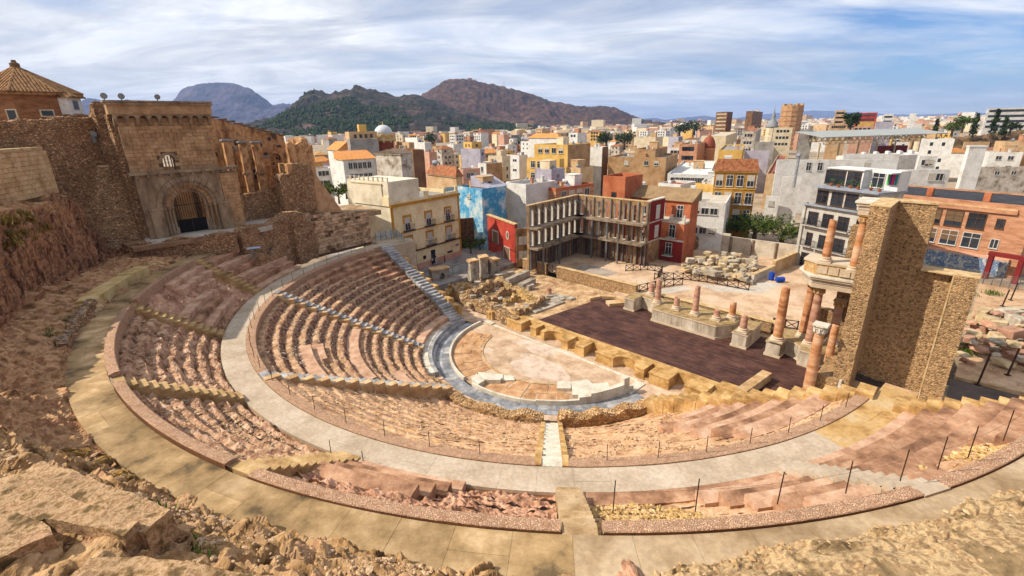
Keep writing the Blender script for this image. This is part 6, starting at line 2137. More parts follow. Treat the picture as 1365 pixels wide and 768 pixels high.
# the corner: where the facade line meets the left edge of the facade
bestL = min(np.linspace(-14, 4, 400), key=lambda L: abs(proj(np.array([*(yb0[:2] + dY * L), 12.0]))[0] - 522))
CY = yb0[:2] + dY * bestL
zY = zfit(CY, 270)
WY = solve_len(CY, dY, zY, 611)
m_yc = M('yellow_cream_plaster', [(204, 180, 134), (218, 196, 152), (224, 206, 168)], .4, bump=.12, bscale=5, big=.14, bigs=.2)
m_ivory = M('ivory_plaster', [(190, 178, 152), (212, 200, 174), (220, 210, 188)], .5, bump=.15, bscale=5, big=.16, bigs=.25, fine=.2)
m_brk = M('dark_brown_masonry', [(60, 40, 28), (92, 62, 42), (110, 76, 54)], 1.5, bump=.8, big=.3)
m_ytrim = M('mustard_trim', [(160, 110, 26), (184, 132, 46)], 1, bump=.1, big=.1)
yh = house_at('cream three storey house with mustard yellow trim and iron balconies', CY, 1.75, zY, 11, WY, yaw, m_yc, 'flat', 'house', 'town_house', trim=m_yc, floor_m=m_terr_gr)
HY = zY - 1.75
trim_box(yh, 'cornice', -.15, WY + .15, -.28, .1, HY - .95, HY - .5, m_ytrim)
trim_box(yh, 'corner_strip', -.04, .45, -.05, .02, .9, HY - .96, m_ytrim)
trim_box(yh, 'corner_strip', WY - .45, WY + .03, -.05, .02, .9, HY - .96, m_ytrim)
trim_box(yh, 'string_course', .46, WY - .46, -.07, .02, HY * .56, HY * .56 + .22, m_ytrim)
trim_box(yh, 'string_course', -.05, WY + .05, -.14, .02, HY * .27, HY * .27 + .25, m_brownf)
trim_box(yh, 'plinth', .0, WY + .03, -.05, .02, -1, 1.1, PL['pink'])
for fl, zz in ((0, HY * .68), (1, HY * .40)):
 for c in range(3):
  x = WY * (.2 + .3 * c)
  trim_box(yh, 'window_surround', x - 1.0, x + 1.0, -.06, .02, zz + .75, zz + 1.55, m_ytrim)
  trim_box(yh, 'window_surround', x - 1.0, x - .72, -.055, .02, zz + .1, zz + .75, m_ytrim)
  trim_box(yh, 'window_surround', x + .72, x + 1.0, -.055, .02, zz + .1, zz + .75, m_ytrim)
  add_window(yh, 'r', x, zz - .05, 1.1, 2.2, m_frame, m_pane, True, .45 if fl == 0 and c < 2 else (1.0 if fl == 1 else 0))
  balcony(yh, 'r', x, zz - 1.2, 2.2, .8, 1.0, m_brownf)
for x, w, h in ((WY * .24, 1.5, 2.9), (WY * .53, 1.1, 2.9), (WY * .8, 1.5, 1.7)):
 trim_box(yh, 'door' if h > 2 else 'window', x - w / 2, x + w / 2, -.065, .01, .25 if h > 2 else 1.3, h, m_glassd)
trim_box(yh, 'window', WY * .4 - .35, WY * .4 + .35, -.06, .01, 1.6, 2.3, m_glassd)
trim_box(yh, 'blue_plate', WY * .9, WY * .95, -.07, .01, 2.3, 2.6, M('blue_street_plate', [(40, 60, 130)], 1, bump=0, big=0))
# set back upper floor with a green awning
up_ = thing('roof_house', 'cream roof floor set back above the yellow trimmed house', 'house', (*(CY - dY * .2 + np.array([-dY[1], dY[0]]) * 1.6), zY - .7), yaw)
trim_box(up_, 'wall', 0, WY * .46, 0, 8, 0, 3.6, m_ivory)
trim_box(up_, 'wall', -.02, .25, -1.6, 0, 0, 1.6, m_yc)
trim_box(up_, 'coping', -.1, WY * .46 + .1, -.1, 8.1, 3.6, 3.8, m_cream)
up_['_H'], up_['_a'], up_['_b'] = 3.6, 8, WY * .46
add_window(up_, 'r', WY * .3, 1.5, 1.1, 1.7)
aw_ = thing('awning', 'green grey fabric awning rolled down on the roof terrace', 'awning', (*(CY + dY * 1.4 + np.array([-dY[1], dY[0]]) * 1.55), zY + 2.2), yaw)
MB().add([(-.9, 0, 0), (1.0, 0, 0), (1.3, -1.3, -1.9), (-.6, -1.3, -1.9), (-.9, .04, -.03), (1.0, .04, -.03), (1.3, -1.26, -1.93), (-.6, -1.26, -1.93)],
   [(0, 3, 2, 1), (4, 5, 6, 7), (0, 4, 7, 3), (1, 2, 6, 5), (3, 7, 6, 2), (0, 1, 5, 4)]).build('cloth', M('green_awning', [(86, 116, 100), (110, 140, 122)], 2, bump=.2, streak=(4, 4, .2), big=.1), aw_, world=False)
MB().tube((-.9, 0, .02), (1.0, 0, .02), .06, 6).build('roller', m_alu, aw_, world=False)
m_pool = M('pool_blue', [(120, 170, 186), (150, 190, 200)], 1, rough=.3, bump=0)
for x0, x1 in ((WY * .48, WY * .53), (WY * .76, WY * .79), (WY * .95, WY * .99)):
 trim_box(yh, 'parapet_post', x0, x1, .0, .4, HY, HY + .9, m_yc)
trim_box(yh, 'roof_screen', WY * .8, WY * .94, .15, .22, HY + .1, HY + .8, m_pool)
# tall cream side building
nY = np.array([-dY[1], dY[0]])
C2 = CY + nY * .05 - dY * .02
cs = thing('side_house', 'tall cream blank side wall left of the yellow trimmed house', 'house', (*C2, 1.75), yaw)
zc_ = zfit(CY, 243)
L2 = solve_len(CY, nY, zc_, 462)
mbx = MB().b2(-.02, 7, .02, L2, -1.5, zc_ - 1.75).build('wall', m_ivory, cs, world=False)
cs['_H'], cs['_a'], cs['_b'] = zc_ - 1.75, L2, 7
for y, z in ((L2 * .72, HY * .86), (L2 * .62, HY * .48), (L2 * .38, HY * .47), (L2 * .12, HY * .42)):
 add_window(cs, 'l', y, z, .8, 1.3, m_brownf)
for k_ in range(9):
 trim_box(cs, 'parapet_post', -.02, .2, L2 * k_ / 9, L2 * k_ / 9 + .25, zc_ - 1.75, zc_ - 1.0, m_cream)
trim_box(cs, 'parapet_rail', .02, .14, 0.1, L2, zc_ - 1.15, zc_ - 1.05, m_alu)
# white penthouse behind the terrace
ph_ = house('white roof house with a dark blue door above the cream wall', 497, 240, 17.5, 492, 528, 'white', yaw=math.degrees(yaw), z0=13.2, a=4)
trim_box(ph_, 'door', 1.2, 2.1, -.05, .01, .2, 2.2, M('blue_door', [(22, 44, 74), (34, 58, 92)], 1, bump=0))
add_window(ph_, 'r', 3.2, 1.6, .9, 1.2)
add_window(ph_, 'r', 4.7, 1.6, .9, 1.2)
dg = house('grey house with a peeling mottled gable behind the roof terrace', 534, 205, 20.5, 500, 549, 'dirty', yaw=math.degrees(yaw), z0=1.75, roof='gable', rh=1.0, rmat=M('grey_old_tile', [(92, 78, 66), (120, 104, 88)], 1.5, bump=.5, big=.2))
# pale house with orange roofs on the left
h1_ = house('white house with an orange tile roof sloping left, beside the grey blind wall', 451, 200, 20.5, 444, 462, 'white', yaw=40, roof='shed_l', rh=2.4, rmat=m_orangetile, a=9)
win_grid(h1_, 'r', 1, 4, .9, 1.4, 3.0)
h2_ = house('white house with a long orange tile roof and a terrace behind the cream wall', 457, 213, 18.6, 455, 500, 'white', yaw=33, roof='shed_r', rh=2.0, rmat=m_orangetile, a=8)
win_grid(h2_, 'r', 5, 2, 1.0, 1.6, 1.8)
house('low grey house with a tan tiled roof left of the orange roofed houses', 420, 207, 17.0, 410, 437, 'grey', yaw=28, roof='hip', rh=1.2, rmat=M('tan_tile', [(150, 112, 60), (176, 136, 82)], 1.5, bump=.5, big=.2), a=10)
b_ = house('grey blind party wall rising behind the orange roofs', 466, 186, 23.0, 462, 504, 'grey', yaw=30, a=7)
b_ = house('pale balconied house half hidden behind the ruin buttress', 420, 225, 14.5, 408, 441, 'white', yaw=25, a=8)
win_grid(b_, 'r', 2, 3, 2.0, 1.4, 1.6, bal=False)
bt = house('tan apartment block with a yellow lift tower, behind the orange roofs', 465, 176, 0, 461, 502, 'sand', yaw=24, a=14, d=190)
win_grid(bt, 'r', 4, 2, 1.0, 1.4, near=False)
house('yellow lift tower box on the tan apartment block', 478, 166, 0, 476, 488, 'yellow', yaw=24, z0=20, a=5, d=192)
# domed corner tower
dp = at_z(513, 196, 19.0)
dt = thing('domed_tower', 'brick corner tower with round gables under a white ribbed dome', 'tower', (dp[0], dp[1], 1.75))
k_ = dp[1] - CAM[1]
rD = 11.5 / FPX * k_ * 1.0
zt = lambda y: zfit(dp, y)
MB().lathe([(rD, 0), (rD, zt(188) - 1.75)], 8, (dp[0], dp[1], 1.75)).build('brick_drum', M('red_brick_drum', [(120, 60, 36), (146, 80, 52)], 1.5, bump=.4, streak=(1, 1, 3), big=.15), dt)
MB().lathe([(rD * 1.1, zt(188) - 1.75), (rD * 1.1, zt(186) - 1.75)], 16, (dp[0], dp[1], 1.75)).build('cornice', PL['yellow'], dt)
MB().lathe([(rD * 1.0, zt(186) - 1.75), (rD * .98, zt(178) - 1.75)], 16, (dp[0], dp[1], 1.75)).build('drum', m_cream, dt)
for i in range(8):
 a = 2 * pi * i / 8 + .2
 c = np.array([dp[0] + rD * cos(a), dp[1] + rD * sin(a)])
 mb = MB()
 for q in range(2):
  r_o, r_i = rD * (.4 - .13 * q), rD * (.3 - .13 * q)
  for s_ in range(8):
   a0, a1 = pi * s_ / 8, pi * (s_ + 1) / 8
   V = []
   for rr, aa in ((r_i, a0), (r_o, a0), (r_o, a1), (r_i, a1)):
    for dd in (-.05, .22):
     V.append((c[0] + cos(a) * dd - sin(a) * rr * cos(aa), c[1] + sin(a) * dd + cos(a) * rr * cos(aa), zt(184) + rr * sin(aa)))
   mb.add(V, [(0, 2, 4, 6), (1, 7, 5, 3), (0, 1, 3, 2), (2, 3, 5, 4), (4, 5, 7, 6), (6, 7, 1, 0)])
 mb.build('round_gable', PL['yellow'], dt)
 MB().tube((*c, zt(190)), (*c, zt(183)), rD * .1, 8).build('column', m_cream, dt)
rdm = (zt(166.5) - zt(178))
prof = [(rD * .97 * cos(R(a)), rdm * sin(R(a))) for a in range(0, 88, 8)] + [(.05, rdm)]
MB().lathe(prof, 20, (dp[0], dp[1], zt(178))).build('dome', M('white_dome_tiles', [(176, 178, 180), (200, 202, 202)], 2, rough=.5, bump=.2, big=.1), dt, smooth=True)
MB().lathe([(.3, 0), (.35, .4), (.12, .6), (.2, .9), (.03, 1.5)], 8, (dp[0], dp[1], zt(167))).build('finial', PL['yellow'], dt)
# ---------------------------------------------------------------- red corner front and the propped facade shell
rc0, rc1 = at_z(651, 333, 1.8), at_z(687, 351, 1.8)
dR = (rc1 - rc0)[:2]
LR = np.linalg.norm(dR)
dR = dR / LR
zR = zfit(rc1, 300)
rf = thing('red_facade', 'bright red end front with a white framed oval window and two white doors', 'facade', (*rc0[:2], 1.75), math.atan2(dR[1], dR[0]))
HR = zR - 1.75
trim_box(rf, 'wall', 0, LR, 0, .5, -1.5, HR, PL['red'])
trim_box(rf, 'coping', -.1, LR + .1, -.15, .65, HR, HR + .22, m_coping)
for x0, x1, z0, z1 in ((LR * .19, LR * .42, HR * .30, HR * .66), (LR * .6, LR * .82, .2, HR * .34)):
 f = trim_box(rf, 'door', x0, x1, -.06, .01, z0, z1, m_frame)
 trim_box(rf, 'opening', x0 + .25, x1 - .2, -.075, .0, z0 + .05, z1 - .25, m_ashj)
mb = MB()
cx_, cz_ = LR * .755, HR * .66
n = 24
V = []
for rx, rz_, dd in ((.62, .85, -.07), (.44, .64, -.07), (.44, .64, .0)):
 for i in range(n):
  V.append((cx_ + rx * cos(2 * pi * i / n), dd, cz_ + rz_ * sin(2 * pi * i / n)))
F = []
for i in range(n):
 j = (i + 1) % n
 F += [(i, j, n + j, n + i), (n + i, n + j, 2 * n + j, 2 * n + i)]
mb.add(V, F)
mb.build('oval_frame', m_frame, rf, world=False)
mb = MB()
mb.add([(cx_ + .44 * cos(2 * pi * i / n), -.052, cz_ + .64 * sin(2 * pi * i / n)) for i in range(n)], [tuple(range(n))])
mb.build('oval_pane', m_ashj, rf, world=False)
trim_box(rf, 'string_course', -.02, LR + .02, -.08, .02, HR * .31, HR * .31 + .1, m_iron)
m_conc2 = M('raw_concrete', [(92, 78, 62), (124, 106, 86), (142, 124, 104)], .8, bump=.3, bscale=6, big=.25, bigs=.4)
m_shell = M('stripped_brown_wall', [(104, 78, 54), (144, 112, 78), (166, 134, 98)], .7, bump=.6, bscale=6, big=.25, bigs=.4)
m_steel = M('grey_steel_prop', [(96, 94, 94), (124, 122, 120)], 1, rough=.5, bump=.05, big=.1, metal=.3)
sh = thing('facade_shell', 'hollow three storey facade shell of tall window openings held up by grey steel props', 'facade', (8, 34, 1.75))
cA, cB, cD = at_z(688, 351, 1.8)[:2], at_z(770, 343, 1.8)[:2], at_z(861, 353, 1.8)[:2]
zS = {k: v for k, v in (('A', zfit(at_z(705, 349, 1.8), 276)), ('B', zfit(cB, 261)), ('D', zfit(cD, 272)))}
zTop = (zS['B'] + zS['D']) / 2
def shell_wall(p, q, nb, zt0, zt1, inside, floors, props):
 p, q = np.array(p), np.array(q)
 L = np.linalg.norm(q - p)
 d = (q - p) / L
 yaw_ = math.atan2(d[1], d[0])
 bw2 = L / nb
 H = zt0 - 1.75
 lv = [0] + [H * f for f in floors] + [H]
 def W(x, y, z):
  return (p[0] + d[0] * x - d[1] * y, p[1] + d[1] * x + d[0] * y, 1.75 + z)
 def bx(x0, x1, y0, y1, z0, z1, nm, mat):
  mb = MB()
  V = [W(*c) for c in ((x0, y0, z0), (x1, y0, z0), (x1, y1, z0), (x0, y1, z0), (x0, y0, z1), (x1, y0, z1), (x1, y1, z1), (x0, y1, z1))]
  mb.add(V, [(3, 2, 1, 0), (4, 5, 6, 7), (0, 1, 5, 4), (1, 2, 6, 5), (2, 3, 7, 6), (3, 0, 4, 7)])
  return nrm(mb.build(nm, mat, sh))
 for i in range(3):
  z0, z1 = lv[i], lv[i + 1]
  for k in range(nb):
   x0 = k * bw2
   ow = .4 if i else .0
   if not i:
    bx(x0, x0 + bw2, .1, .5, z0, z1, 'wall_panel', m_brk if k % 2 else m_shell)
    bx(x0 + bw2 * .45, x0 + bw2 * .55, -.15 if inside < 0 else .52, .1 if inside < 0 else .7, z0, z1, 'steel_prop', m_steel)
    continue
   bx(x0, x0 + bw2 * (1 - ow) / 2, 0, .5, z0, z1, 'wall_pier', m_shell)
   bx(x0 + bw2 * (1 + ow) / 2, x0 + bw2, 0, .5, z0, z1, 'wall_pier', m_shell)
   sill = .25 if i else .1
   bx(x0 + bw2 * (1 - ow) / 2, x0 + bw2 * (1 + ow) / 2, .02, .48, z0, z0 + sill, 'sill', m_frame)
   bx(x0 + bw2 * (1 - ow) / 2, x0 + bw2 * (1 + ow) / 2, .02, .48, z1 - .75, z1, 'lintel', m_shell)
   for e in ((1 - ow) / 2, (1 + ow) / 2 - .02):
    bx(x0 + bw2 * e, x0 + bw2 * e + .1, -.01 if False else .06, .44, z0 + sill, z1 - .75, 'reveal', m_frame)
 for i, zf in enumerate(lv[1:3]):
  bx(0, L, inside * 1.9 if inside < 0 else .5, 0 if inside < 0 else .5 + 1.9, zf - .2, zf + .15, 'floor_strip', m_conc2)
 bx(-.1, L + .1, -.05, .55, H, H + .18, 'coping', m_coping)
 yo = (-.15 if inside < 0 else .65)
 yi = (-1.7 if inside < 0 else 2.2)
 for k in range(nb + 1):
  x = min(max(k * bw2, .15), L - .15)
  for i in range(3):
   bx(x - .09, x + .09, yo - .09, yo + .09, lv[i], lv[i + 1] - .2 if i < 2 else lv[3], 'steel_prop', m_steel)
  if k < nb:
   mb = MB()
   mb.beam(W(x, yo, lv[3] - .2), W(x + .4, yi, lv[3] - 1.3), .08, .08)
   mb.build('brace', m_steel, sh)
 for k in props:
  x = L * k
  bx(x - .13, x + .13, yi - .13, yi + .13, 0, lv[2] + (.6 if k in (.5, .62) else .0), 'tall_prop', m_steel)
FL = (.36, .67)
sA, sB, sD = at_z(705, 275, zTop)[:2], at_z(771, 260.5, zTop)[:2], at_z(866, 270, zTop)[:2]
shell_wall(sA, sB, 8, zTop, zTop, -1, FL, (.12, .45, .99))
shell_wall(sB, sD, 8, zTop, zTop, -1, FL, (.3, .52, .68))
print('SHELL', cA, cB, cD, sA, sB, sD, zTop, zS)
# lower half ruined wall between the red front and the shell
hA = thing('ruined_wall', 'ruined wall with two empty windows joining the red front to the hollow facade', 'wall', (*cA, 1.75))
pA, pB = np.array(cA), np.array(cA + (cB - cA) * .2)
zl = zfit(pA, 303)
rwall('masonry', hA, pA, pB, .5, 1, zl - .3, m_shell, .5, .03)
dd = (pB - pA) / np.linalg.norm(pB - pA)
for f in (.35, .7):
 for z in (3.4, 6.2):
  c = pA + (pB - pA) * f + np.array([dd[1], -dd[0]]) * .3
  MB().box((*c, z), (.8, .08, 1.6), math.atan2(dd[1], dd[0])).build('window', m_frame, hA)
# crimson end wall
ce = thing('crimson_wall', 'dark red end wall with white trim closing the right side of the hollow facade', 'wall', (*cD, 1.75))
eD = cD + np.array([dR[0], dR[1]]) * 0
dirE = (at_z(884, 343, 1.8)[:2] - cD)
dirE = dirE / np.linalg.norm(dirE)
LE = solve_len(cD, dirE, zTop, 887)
ya = math.atan2(dirE[1], dirE[0])
ce.rotation_euler = (0, 0, ya)
HE = zTop - 1.75
trim_box(ce, 'wall', 0, LE, .0, .5, HE * .36, HE, PL['crimson'])
trim_box(ce, 'wall', 0, LE, .0, .5, -1, HE * .36 - .003, m_shell)
trim_box(ce, 'coping', -.1, LE + .1, -.12, .6, HE, HE + .2, m_white)
trim_box(ce, 'string_course', 0, LE, -.08, .02, HE * .66, HE * .66 + .2, m_white)
trim_box(ce, 'string_course', 0, LE, -.08, .02, HE * .36, HE * .36 + .2, m_white)
trim_box(ce, 'end_pier', -.45, 0, -.05, .55, -1, HE, m_shell)
for z0, z1 in ((HE * .7, HE * .92), (HE * .4, HE * .6)):
 trim_box(ce, 'window', LE * .42, LE * .68, -.05, .01, z0, z1, m_frame)
# long red building with balconies behind it
rb = house('long orange red house with a brown sloping roof and balconies behind the dark red wall', 922, 269, 13.0, 838, 932, 'orange', yaw=47, roof='shed_l', rh=1.9, rmat=M('brown_roof_felt', [(122, 98, 70), (146, 120, 88)], .8, bump=.3, big=.15), trim=PL['red'])
Hb = rb['_H']
# its visible long face is the left one
for k in range(4):
 x = 2.0 + k * 3.6
 add_window(rb, 'l', x, Hb - 2.0, 1.1, 2.2)
 add_window(rb, 'l', x, Hb - 5.4, 1.1, 2.2)
 add_window(rb, 'l', x, Hb - 8.8, 1.1, 2.2)
 balcony(rb, 'l', x, Hb - 6.6, 2.0)
trim_box(rb, 'string_course', -.25, .02, -.05, rb['_a'], Hb - 3.55, Hb - 3.2, m_frame)
trim_box(rb, 'terrace', -2.2, -.0, 0, 8, Hb - 3.9, Hb - 3.56, m_terr_wh)
for k in range(4):
 trim_box(rb, 'terrace_post', -2.2, -1.9, k * 2.4, k * 2.4 + .3, Hb - 3.55, Hb - 2.3, m_frame)
trim_box(rb, 'lower_wall', -2.15, -.02, .02, 8, -1, Hb - 3.903, PL['orange'])
trim_box(rb, 'base_wall', -2.2, -2.15, -.02, 8.02, -1, Hb - 7.2, PL['crimson'])
trim_box(rb, 'string_course', -2.35, -2.14, -.1, 8.1, Hb - 7.2, Hb - 6.9, m_frame)
for y, z in ((2.2, Hb - 5.3), (2.6, Hb - 8.8)):
 add_window(rb, 'l', y, z, 1.1, 2.2).location.x = -2.2
 balcony(rb, 'l', y, z - 1.2, 1.9).location.x = -2.2
bxo = house('orange red stair box rising above the brown roof', 834, 236, 17.0, 825, 857, 'orange', yaw=47, z0=6, a=5)
add_window(bxo, 'l', 2.4, 7.4, .9, .9, m_brownf)
wh = house('white flat roofed house with four square windows right of the orange red house', 968, 271, 11.5, 915, 976, 'white', yaw=62, parapet=.25, floor_m=m_terr_wh)
win_grid(wh, 'l', 3, 2, 1.3, 1.2, 1.8, 4.0, shut=.6)
win_grid(wh, 'r', 2, 2, 1.0, 1.4, 1.8, 4.0)
trim_box(wh, 'chimney', .5, 1.5, wh['_a'] - 1.2, wh['_a'] - .2, wh['_H'], wh['_H'] + 2.4, m_whp)
trim_box(wh, 'chimney', 2.5, 3.5, wh['_a'] - 1.2, wh['_a'] - .2, wh['_H'], wh['_H'] + 2.8, m_whp)
# mustard corner house
oc_ = house('mustard corner house with a hipped brown tile roof and tall white windows', 1010, 229, 16.5, 953, 1024, 'ochre', yaw=65, roof='hip', rh=2.6, trim=PL['yellow'])
for c in range(4):
 x = oc_['_a'] * (.13 + .245 * c)
 for r in range(3):
  z = oc_['_H'] - 2.0 - r * 3.7
  add_window(oc_, 'l', x, z, 1.25, 2.3, m_frame, m_pane, True, .5 if (c + r) % 3 == 0 else 0)
  if r == 1:
   balcony(oc_, 'l', x, z - 1.25, 1.9)
win_grid(oc_, 'r', 3, 3, 1.1, 2.2, 2.0, 3.7)
trim_box(oc_, 'string_course', -.12, .02, -.1, oc_['_a'] + .1, oc_['_H'] - 3.8, oc_['_H'] - 3.6, PL['yellow'])
trim_box(oc_, 'skylight', 2, 4.2, oc_['_a'] - 3, oc_['_a'] - 1.5, oc_['_H'] + 2.1, oc_['_H'] + 3.0, m_wht)
# grey apartment house
m_apt = M('pale_grey_apartment', [(150, 144, 134), (172, 166, 156), (182, 176, 166)], .4, bump=.1, bscale=6, big=.1, bigs=.15)
ap0, ap1 = at_z(1062, 352, 1.8), at_z(1130, 372, 1.8)
apC = at_z(1142, 375, 1.8)
dP = (ap0 - apC)[:2] / np.linalg.norm((ap0 - apC)[:2])
yawp = math.atan2(-dP[0], dP[1])            # e2 = dP (towards the left)
LA = np.linalg.norm((ap0 - apC)[:2])
zap = zfit(ap0, 272)
ag = house_at('pale grey apartment house with dark glazed windows, balconies and stepped upper terraces', apC, 1.75, zap, LA, 7, yawp, m_apt, 'flat', 'apartment house', 'apartment_house', parapet=.2, floor_m=m_terr_wh)
HA = zap - 1.75
m_slab = M('blue_grey_ledge', [(120, 124, 134), (146, 150, 158)], 1, bump=.05, big=.05)
nf = 3
fh = HA / nf
for r in range(nf):
 zc0 = fh * (nf - 1 - r)
 if r < 1:
  trim_box(ag, 'ledge', -.55, .0, -.1, LA + .3, zc0 + fh - .12, zc0 + fh + .14, m_slab)
 for c in range(4):
  y = LA * (.13 + .245 * c)
  w = 1.7 if (c + r) % 4 else 1.0
  add_window(ag, 'l', y, zc0 + 1.35, w, 2.2, m_brownf)
  if r in (0, 1):
   balcony(ag, 'l', y, zc0 + .2, w + 1.1, .8, 1.05, m_apt)
trim_box(ag, 'side_pier', -.3, .3, LA, LA + .5, -1, HA + .3, m_apt)
# upper floors set back
p1 = thing('roof_house', 'pale grey set back storey of the apartment house with four dark windows', 'house', ag.location, yawp)
trim_box(p1, 'wall', 1.3, 7, 0.3, LA - .4, HA, HA + 2.9, m_apt)
p1['_H'], p1['_a'], p1['_b'] = HA + 2.9, LA, 9
for y in (LA * .14, LA * .4, LA * .62, LA * .86):
 add_window(p1, 'l', y, HA + 1.3, 1.9, 2.1, m_brownf).location.x = 1.3
trim_box(p1, 'ledge', .5, 7.3, 0, LA, HA + 2.9, HA + 3.15, m_slab)
p2 = thing('roof_house', 'white penthouse with glass doors and a hung out coloured washing line', 'house', ag.location, yawp)
trim_box(p2, 'wall', 3.2, 7, LA * .42, LA * .96, HA + 3.15, HA + 6.0, m_wht)
trim_box(p2, 'wall', 4.6, 7, 0, LA * .42, HA + 3.15, HA + 6.2, m_wht)
trim_box(p2, 'roof_slab', 2.9, 7.2, LA * .40, LA * .98, HA + 6.0, HA + 6.2, m_wht)
p2['_H'], p2['_a'], p2['_b'] = HA + 6, LA, 9
for y, w, x in ((LA * .84, 3.4, 3.2), (LA * .55, 2.2, 3.2), (LA * .28, 1.8, 4.6)):
 add_window(p2, 'l', y, HA + 4.6, w, 2.2, m_brownf if x < 4 else m_frame).location.x = x
trim_box(p2, 'awning_roof', 2.4, 4.6, 0, LA * .17, HA + 5.9, HA + 6.05, m_wht)
for k, c in enumerate(((30, 130, 130), (190, 40, 90), (120, 40, 120), (60, 160, 60))):
 trim_box(p2, 'cloth', 4.4, 4.45, LA * (.02 + .035 * k), LA * (.045 + .035 * k), HA + 4.1, HA + 5.7, M('cloth_%d' % k, [c], 1, bump=0, big=0))
for k in range(6):
 mb = MB()
 y = LA * (.08 + .15 * k)
 pot = thing('potted_plant', 'potted green plant on the upper terrace of the grey apartment house, ' + ('rightmost', 'second from the right', 'third from the right', 'third from the left', 'second from the left', 'leftmost')[k], 'plant', (0, 0, 0), 0, 'potted plants on the apartment terrace')
 base = Vector(ag.location) + Matrix.Rotation(yawp, 4, 'Z') @ Vector((1.9 + .5 * (k % 2), y, HA + 3.15))
 pot.location = base
 MB().lathe([(.2, 0), (.28, .45)], 8).build('pot', M('clay_pot', [(150, 84, 56)], 1, bump=0, big=0), pot, world=False)
 for _ in range(46):
  v = np.array([random.gauss(0, .22), random.gauss(0, .22), random.uniform(.45, 1.3)])
  d_ = np.array([random.uniform(-.2, .2) for _ in range(3)])
  e_ = np.array([random.uniform(-.2, .2) for _ in range(3)])
  mb.add([v, v + d_, v + e_], [(0, 1, 2)])
 mb.build('leaves', m_green, pot, world=False)['kind'] = 'stuff'
# orange brick building at the right edge
o0, o1 = at_z(1232, 350, 1.8), at_z(1350, 372, 1.8)
oC = o1[:2] + (o1 - o0)[:2] / np.linalg.norm((o1 - o0)[:2]) * 0
dO = (o0 - o1)[:2] / np.linalg.norm((o0 - o1)[:2])
yawo = math.atan2(-dO[0], dO[1])
zo = zfit(o0, 264)
LO = np.linalg.norm((o0 - o1)[:2]) + 17
m_asph = M('black_roof_felt', [(40, 40, 44), (60, 60, 64)], .8, bump=.3, big=.2)
og = house_at('salmon brick block of flats with a black flat roof and brown shutters', oC, 1.75, zo, LO, 16, yawo, PL['brick'], 'flat', 'apartment house', 'apartment_house', parapet=.35, floor_m=m_asph)
HO = zo - 1.75
trim_box(og, 'cornice', -.35, .0, 1.8, LO - 1.5, HO - 1.55, HO - .95, PL['brick'])
trim_box(og, 'cornice', -.28, .0, 1.85, LO - 1.55, HO - .947, HO - .7, PL['sand'])
m_bsh = M('brown_shutter', [(92, 70, 50), (116, 92, 68)], 2, bump=.4, streak=(.3, .3, 10), big=.1)
for c in range(9):
 y = LO * (.12 + .103 * c)
 small = c == 0
 for r, (zz, hh) in enumerate(((HO - 3.2, 2.4), (HO - 6.5, 2.4), (HO - 9.3, 1.2))):
  f = add_window(og, 'l', y, zz, .9 if small else 2.2 if r < 2 else 1.9, 1.4 if small else hh, m_frame if r else m_brownf, m_pane)
  if not small and r < 2 and c % 3 != 1:
   inst('shutter', MB().b2(-1.1, 1.1, -.085, -.04, -hh * .2, hh / 2).mesh('shutter', m_bsh), f)
trim_box(og, 'graffiti_wall', -.5, -.02, 1, LO + 4, -1, 2.7, M('graffiti_wall', [(20, 24, 40), (150, 160, 170), (60, 90, 130), (190, 190, 180), (40, 44, 60)], 1.1, bump=.05, big=0, spread=.18))
trim_box(og, 'street_wall', -.52, -.0, 1, LO + 4, 2.7, 3.1, PL['pink'])
for k, (y, x) in enumerate(((LO * .22, 3), (LO * .5, 3.5), (LO * .8, 4))):
 trim_box(og, 'chimney', x, x + .7, y, y + .9, HO - .3, HO + 1.1, PL['orange'])
trim_box(og, 'roof_door_hood', 6, 8, LO * .86, LO * .9, HO - .3, HO + 1.4, m_wht)
cr = thing('crimson_gateway', 'dark red gateway portal at the right border below the salmon flats', 'gateway', at_z(1352, 378, 1.8), yawo)
for x0, x1 in ((-.3, .3), (3.2, 3.8)):
 trim_box(cr, 'post', -.4, .4, x0, x1, -.2, 3.8, PL['crimson'])
trim_box(cr, 'lintel', -.45, .45, -.4, 3.9, 3.803, 4.4, PL['crimson'])
# pale wall behind the stored stones, with a return wall
mw0, mw1 = at_z(918, 328, 1.8), at_z(1064, 350, 1.8)
ww = thing('pale_yard_wall', 'long pale plastered yard wall behind the stored stones', 'wall', (*mw0[:2], 1.75))
zw0, zw1 = zfit(mw0, 312), zfit(mw1, 333)
m_yard = M('pale_yard_plaster', [(160, 144, 122), (182, 168, 148), (190, 178, 160)], .4, bump=.15, bscale=5, big=.15, bigs=.2)
for k in range(5):
 a, b = mw0 + (mw1 - mw0) * (k / 5), mw0 + (mw1 - mw0) * ((k + 1) / 5)
 rwall('wall_bay', ww, a, b - (b - a) * .01, .4, 1, (zw0 + (zw1 - zw0) * (k + .5) / 5) + (.5 if k < 2 else 0), m_yard, 1.5, .0)
 MB().beam(a + np.array([0, -.3, -1]), a + np.array([0, -.3, (zw0 - 1.9)]), .45, .4).build('buttress', m_conc2, ww)
add_p = mw0 + (mw1 - mw0) * .26
MB().box((add_p[0], add_p[1] - .32, 4.1), (1.2, .12, 1.5), math.atan2((mw1 - mw0)[1], (mw1 - mw0)[0])).build('window', m_glassd, ww)
r0_, r1_ = at_z(1002, 377, 1.8), at_z(1063, 350, 1.8)
w3 = thing('yard_side_wall', 'low pale side wall with coping right of the stored stones', 'wall', (*r0_[:2], 1.75))
rwall('wall_bay', w3, r0_, r0_ + (r1_ - r0_) * .42, .5, 1, 3.2, m_yard, 1, .02)
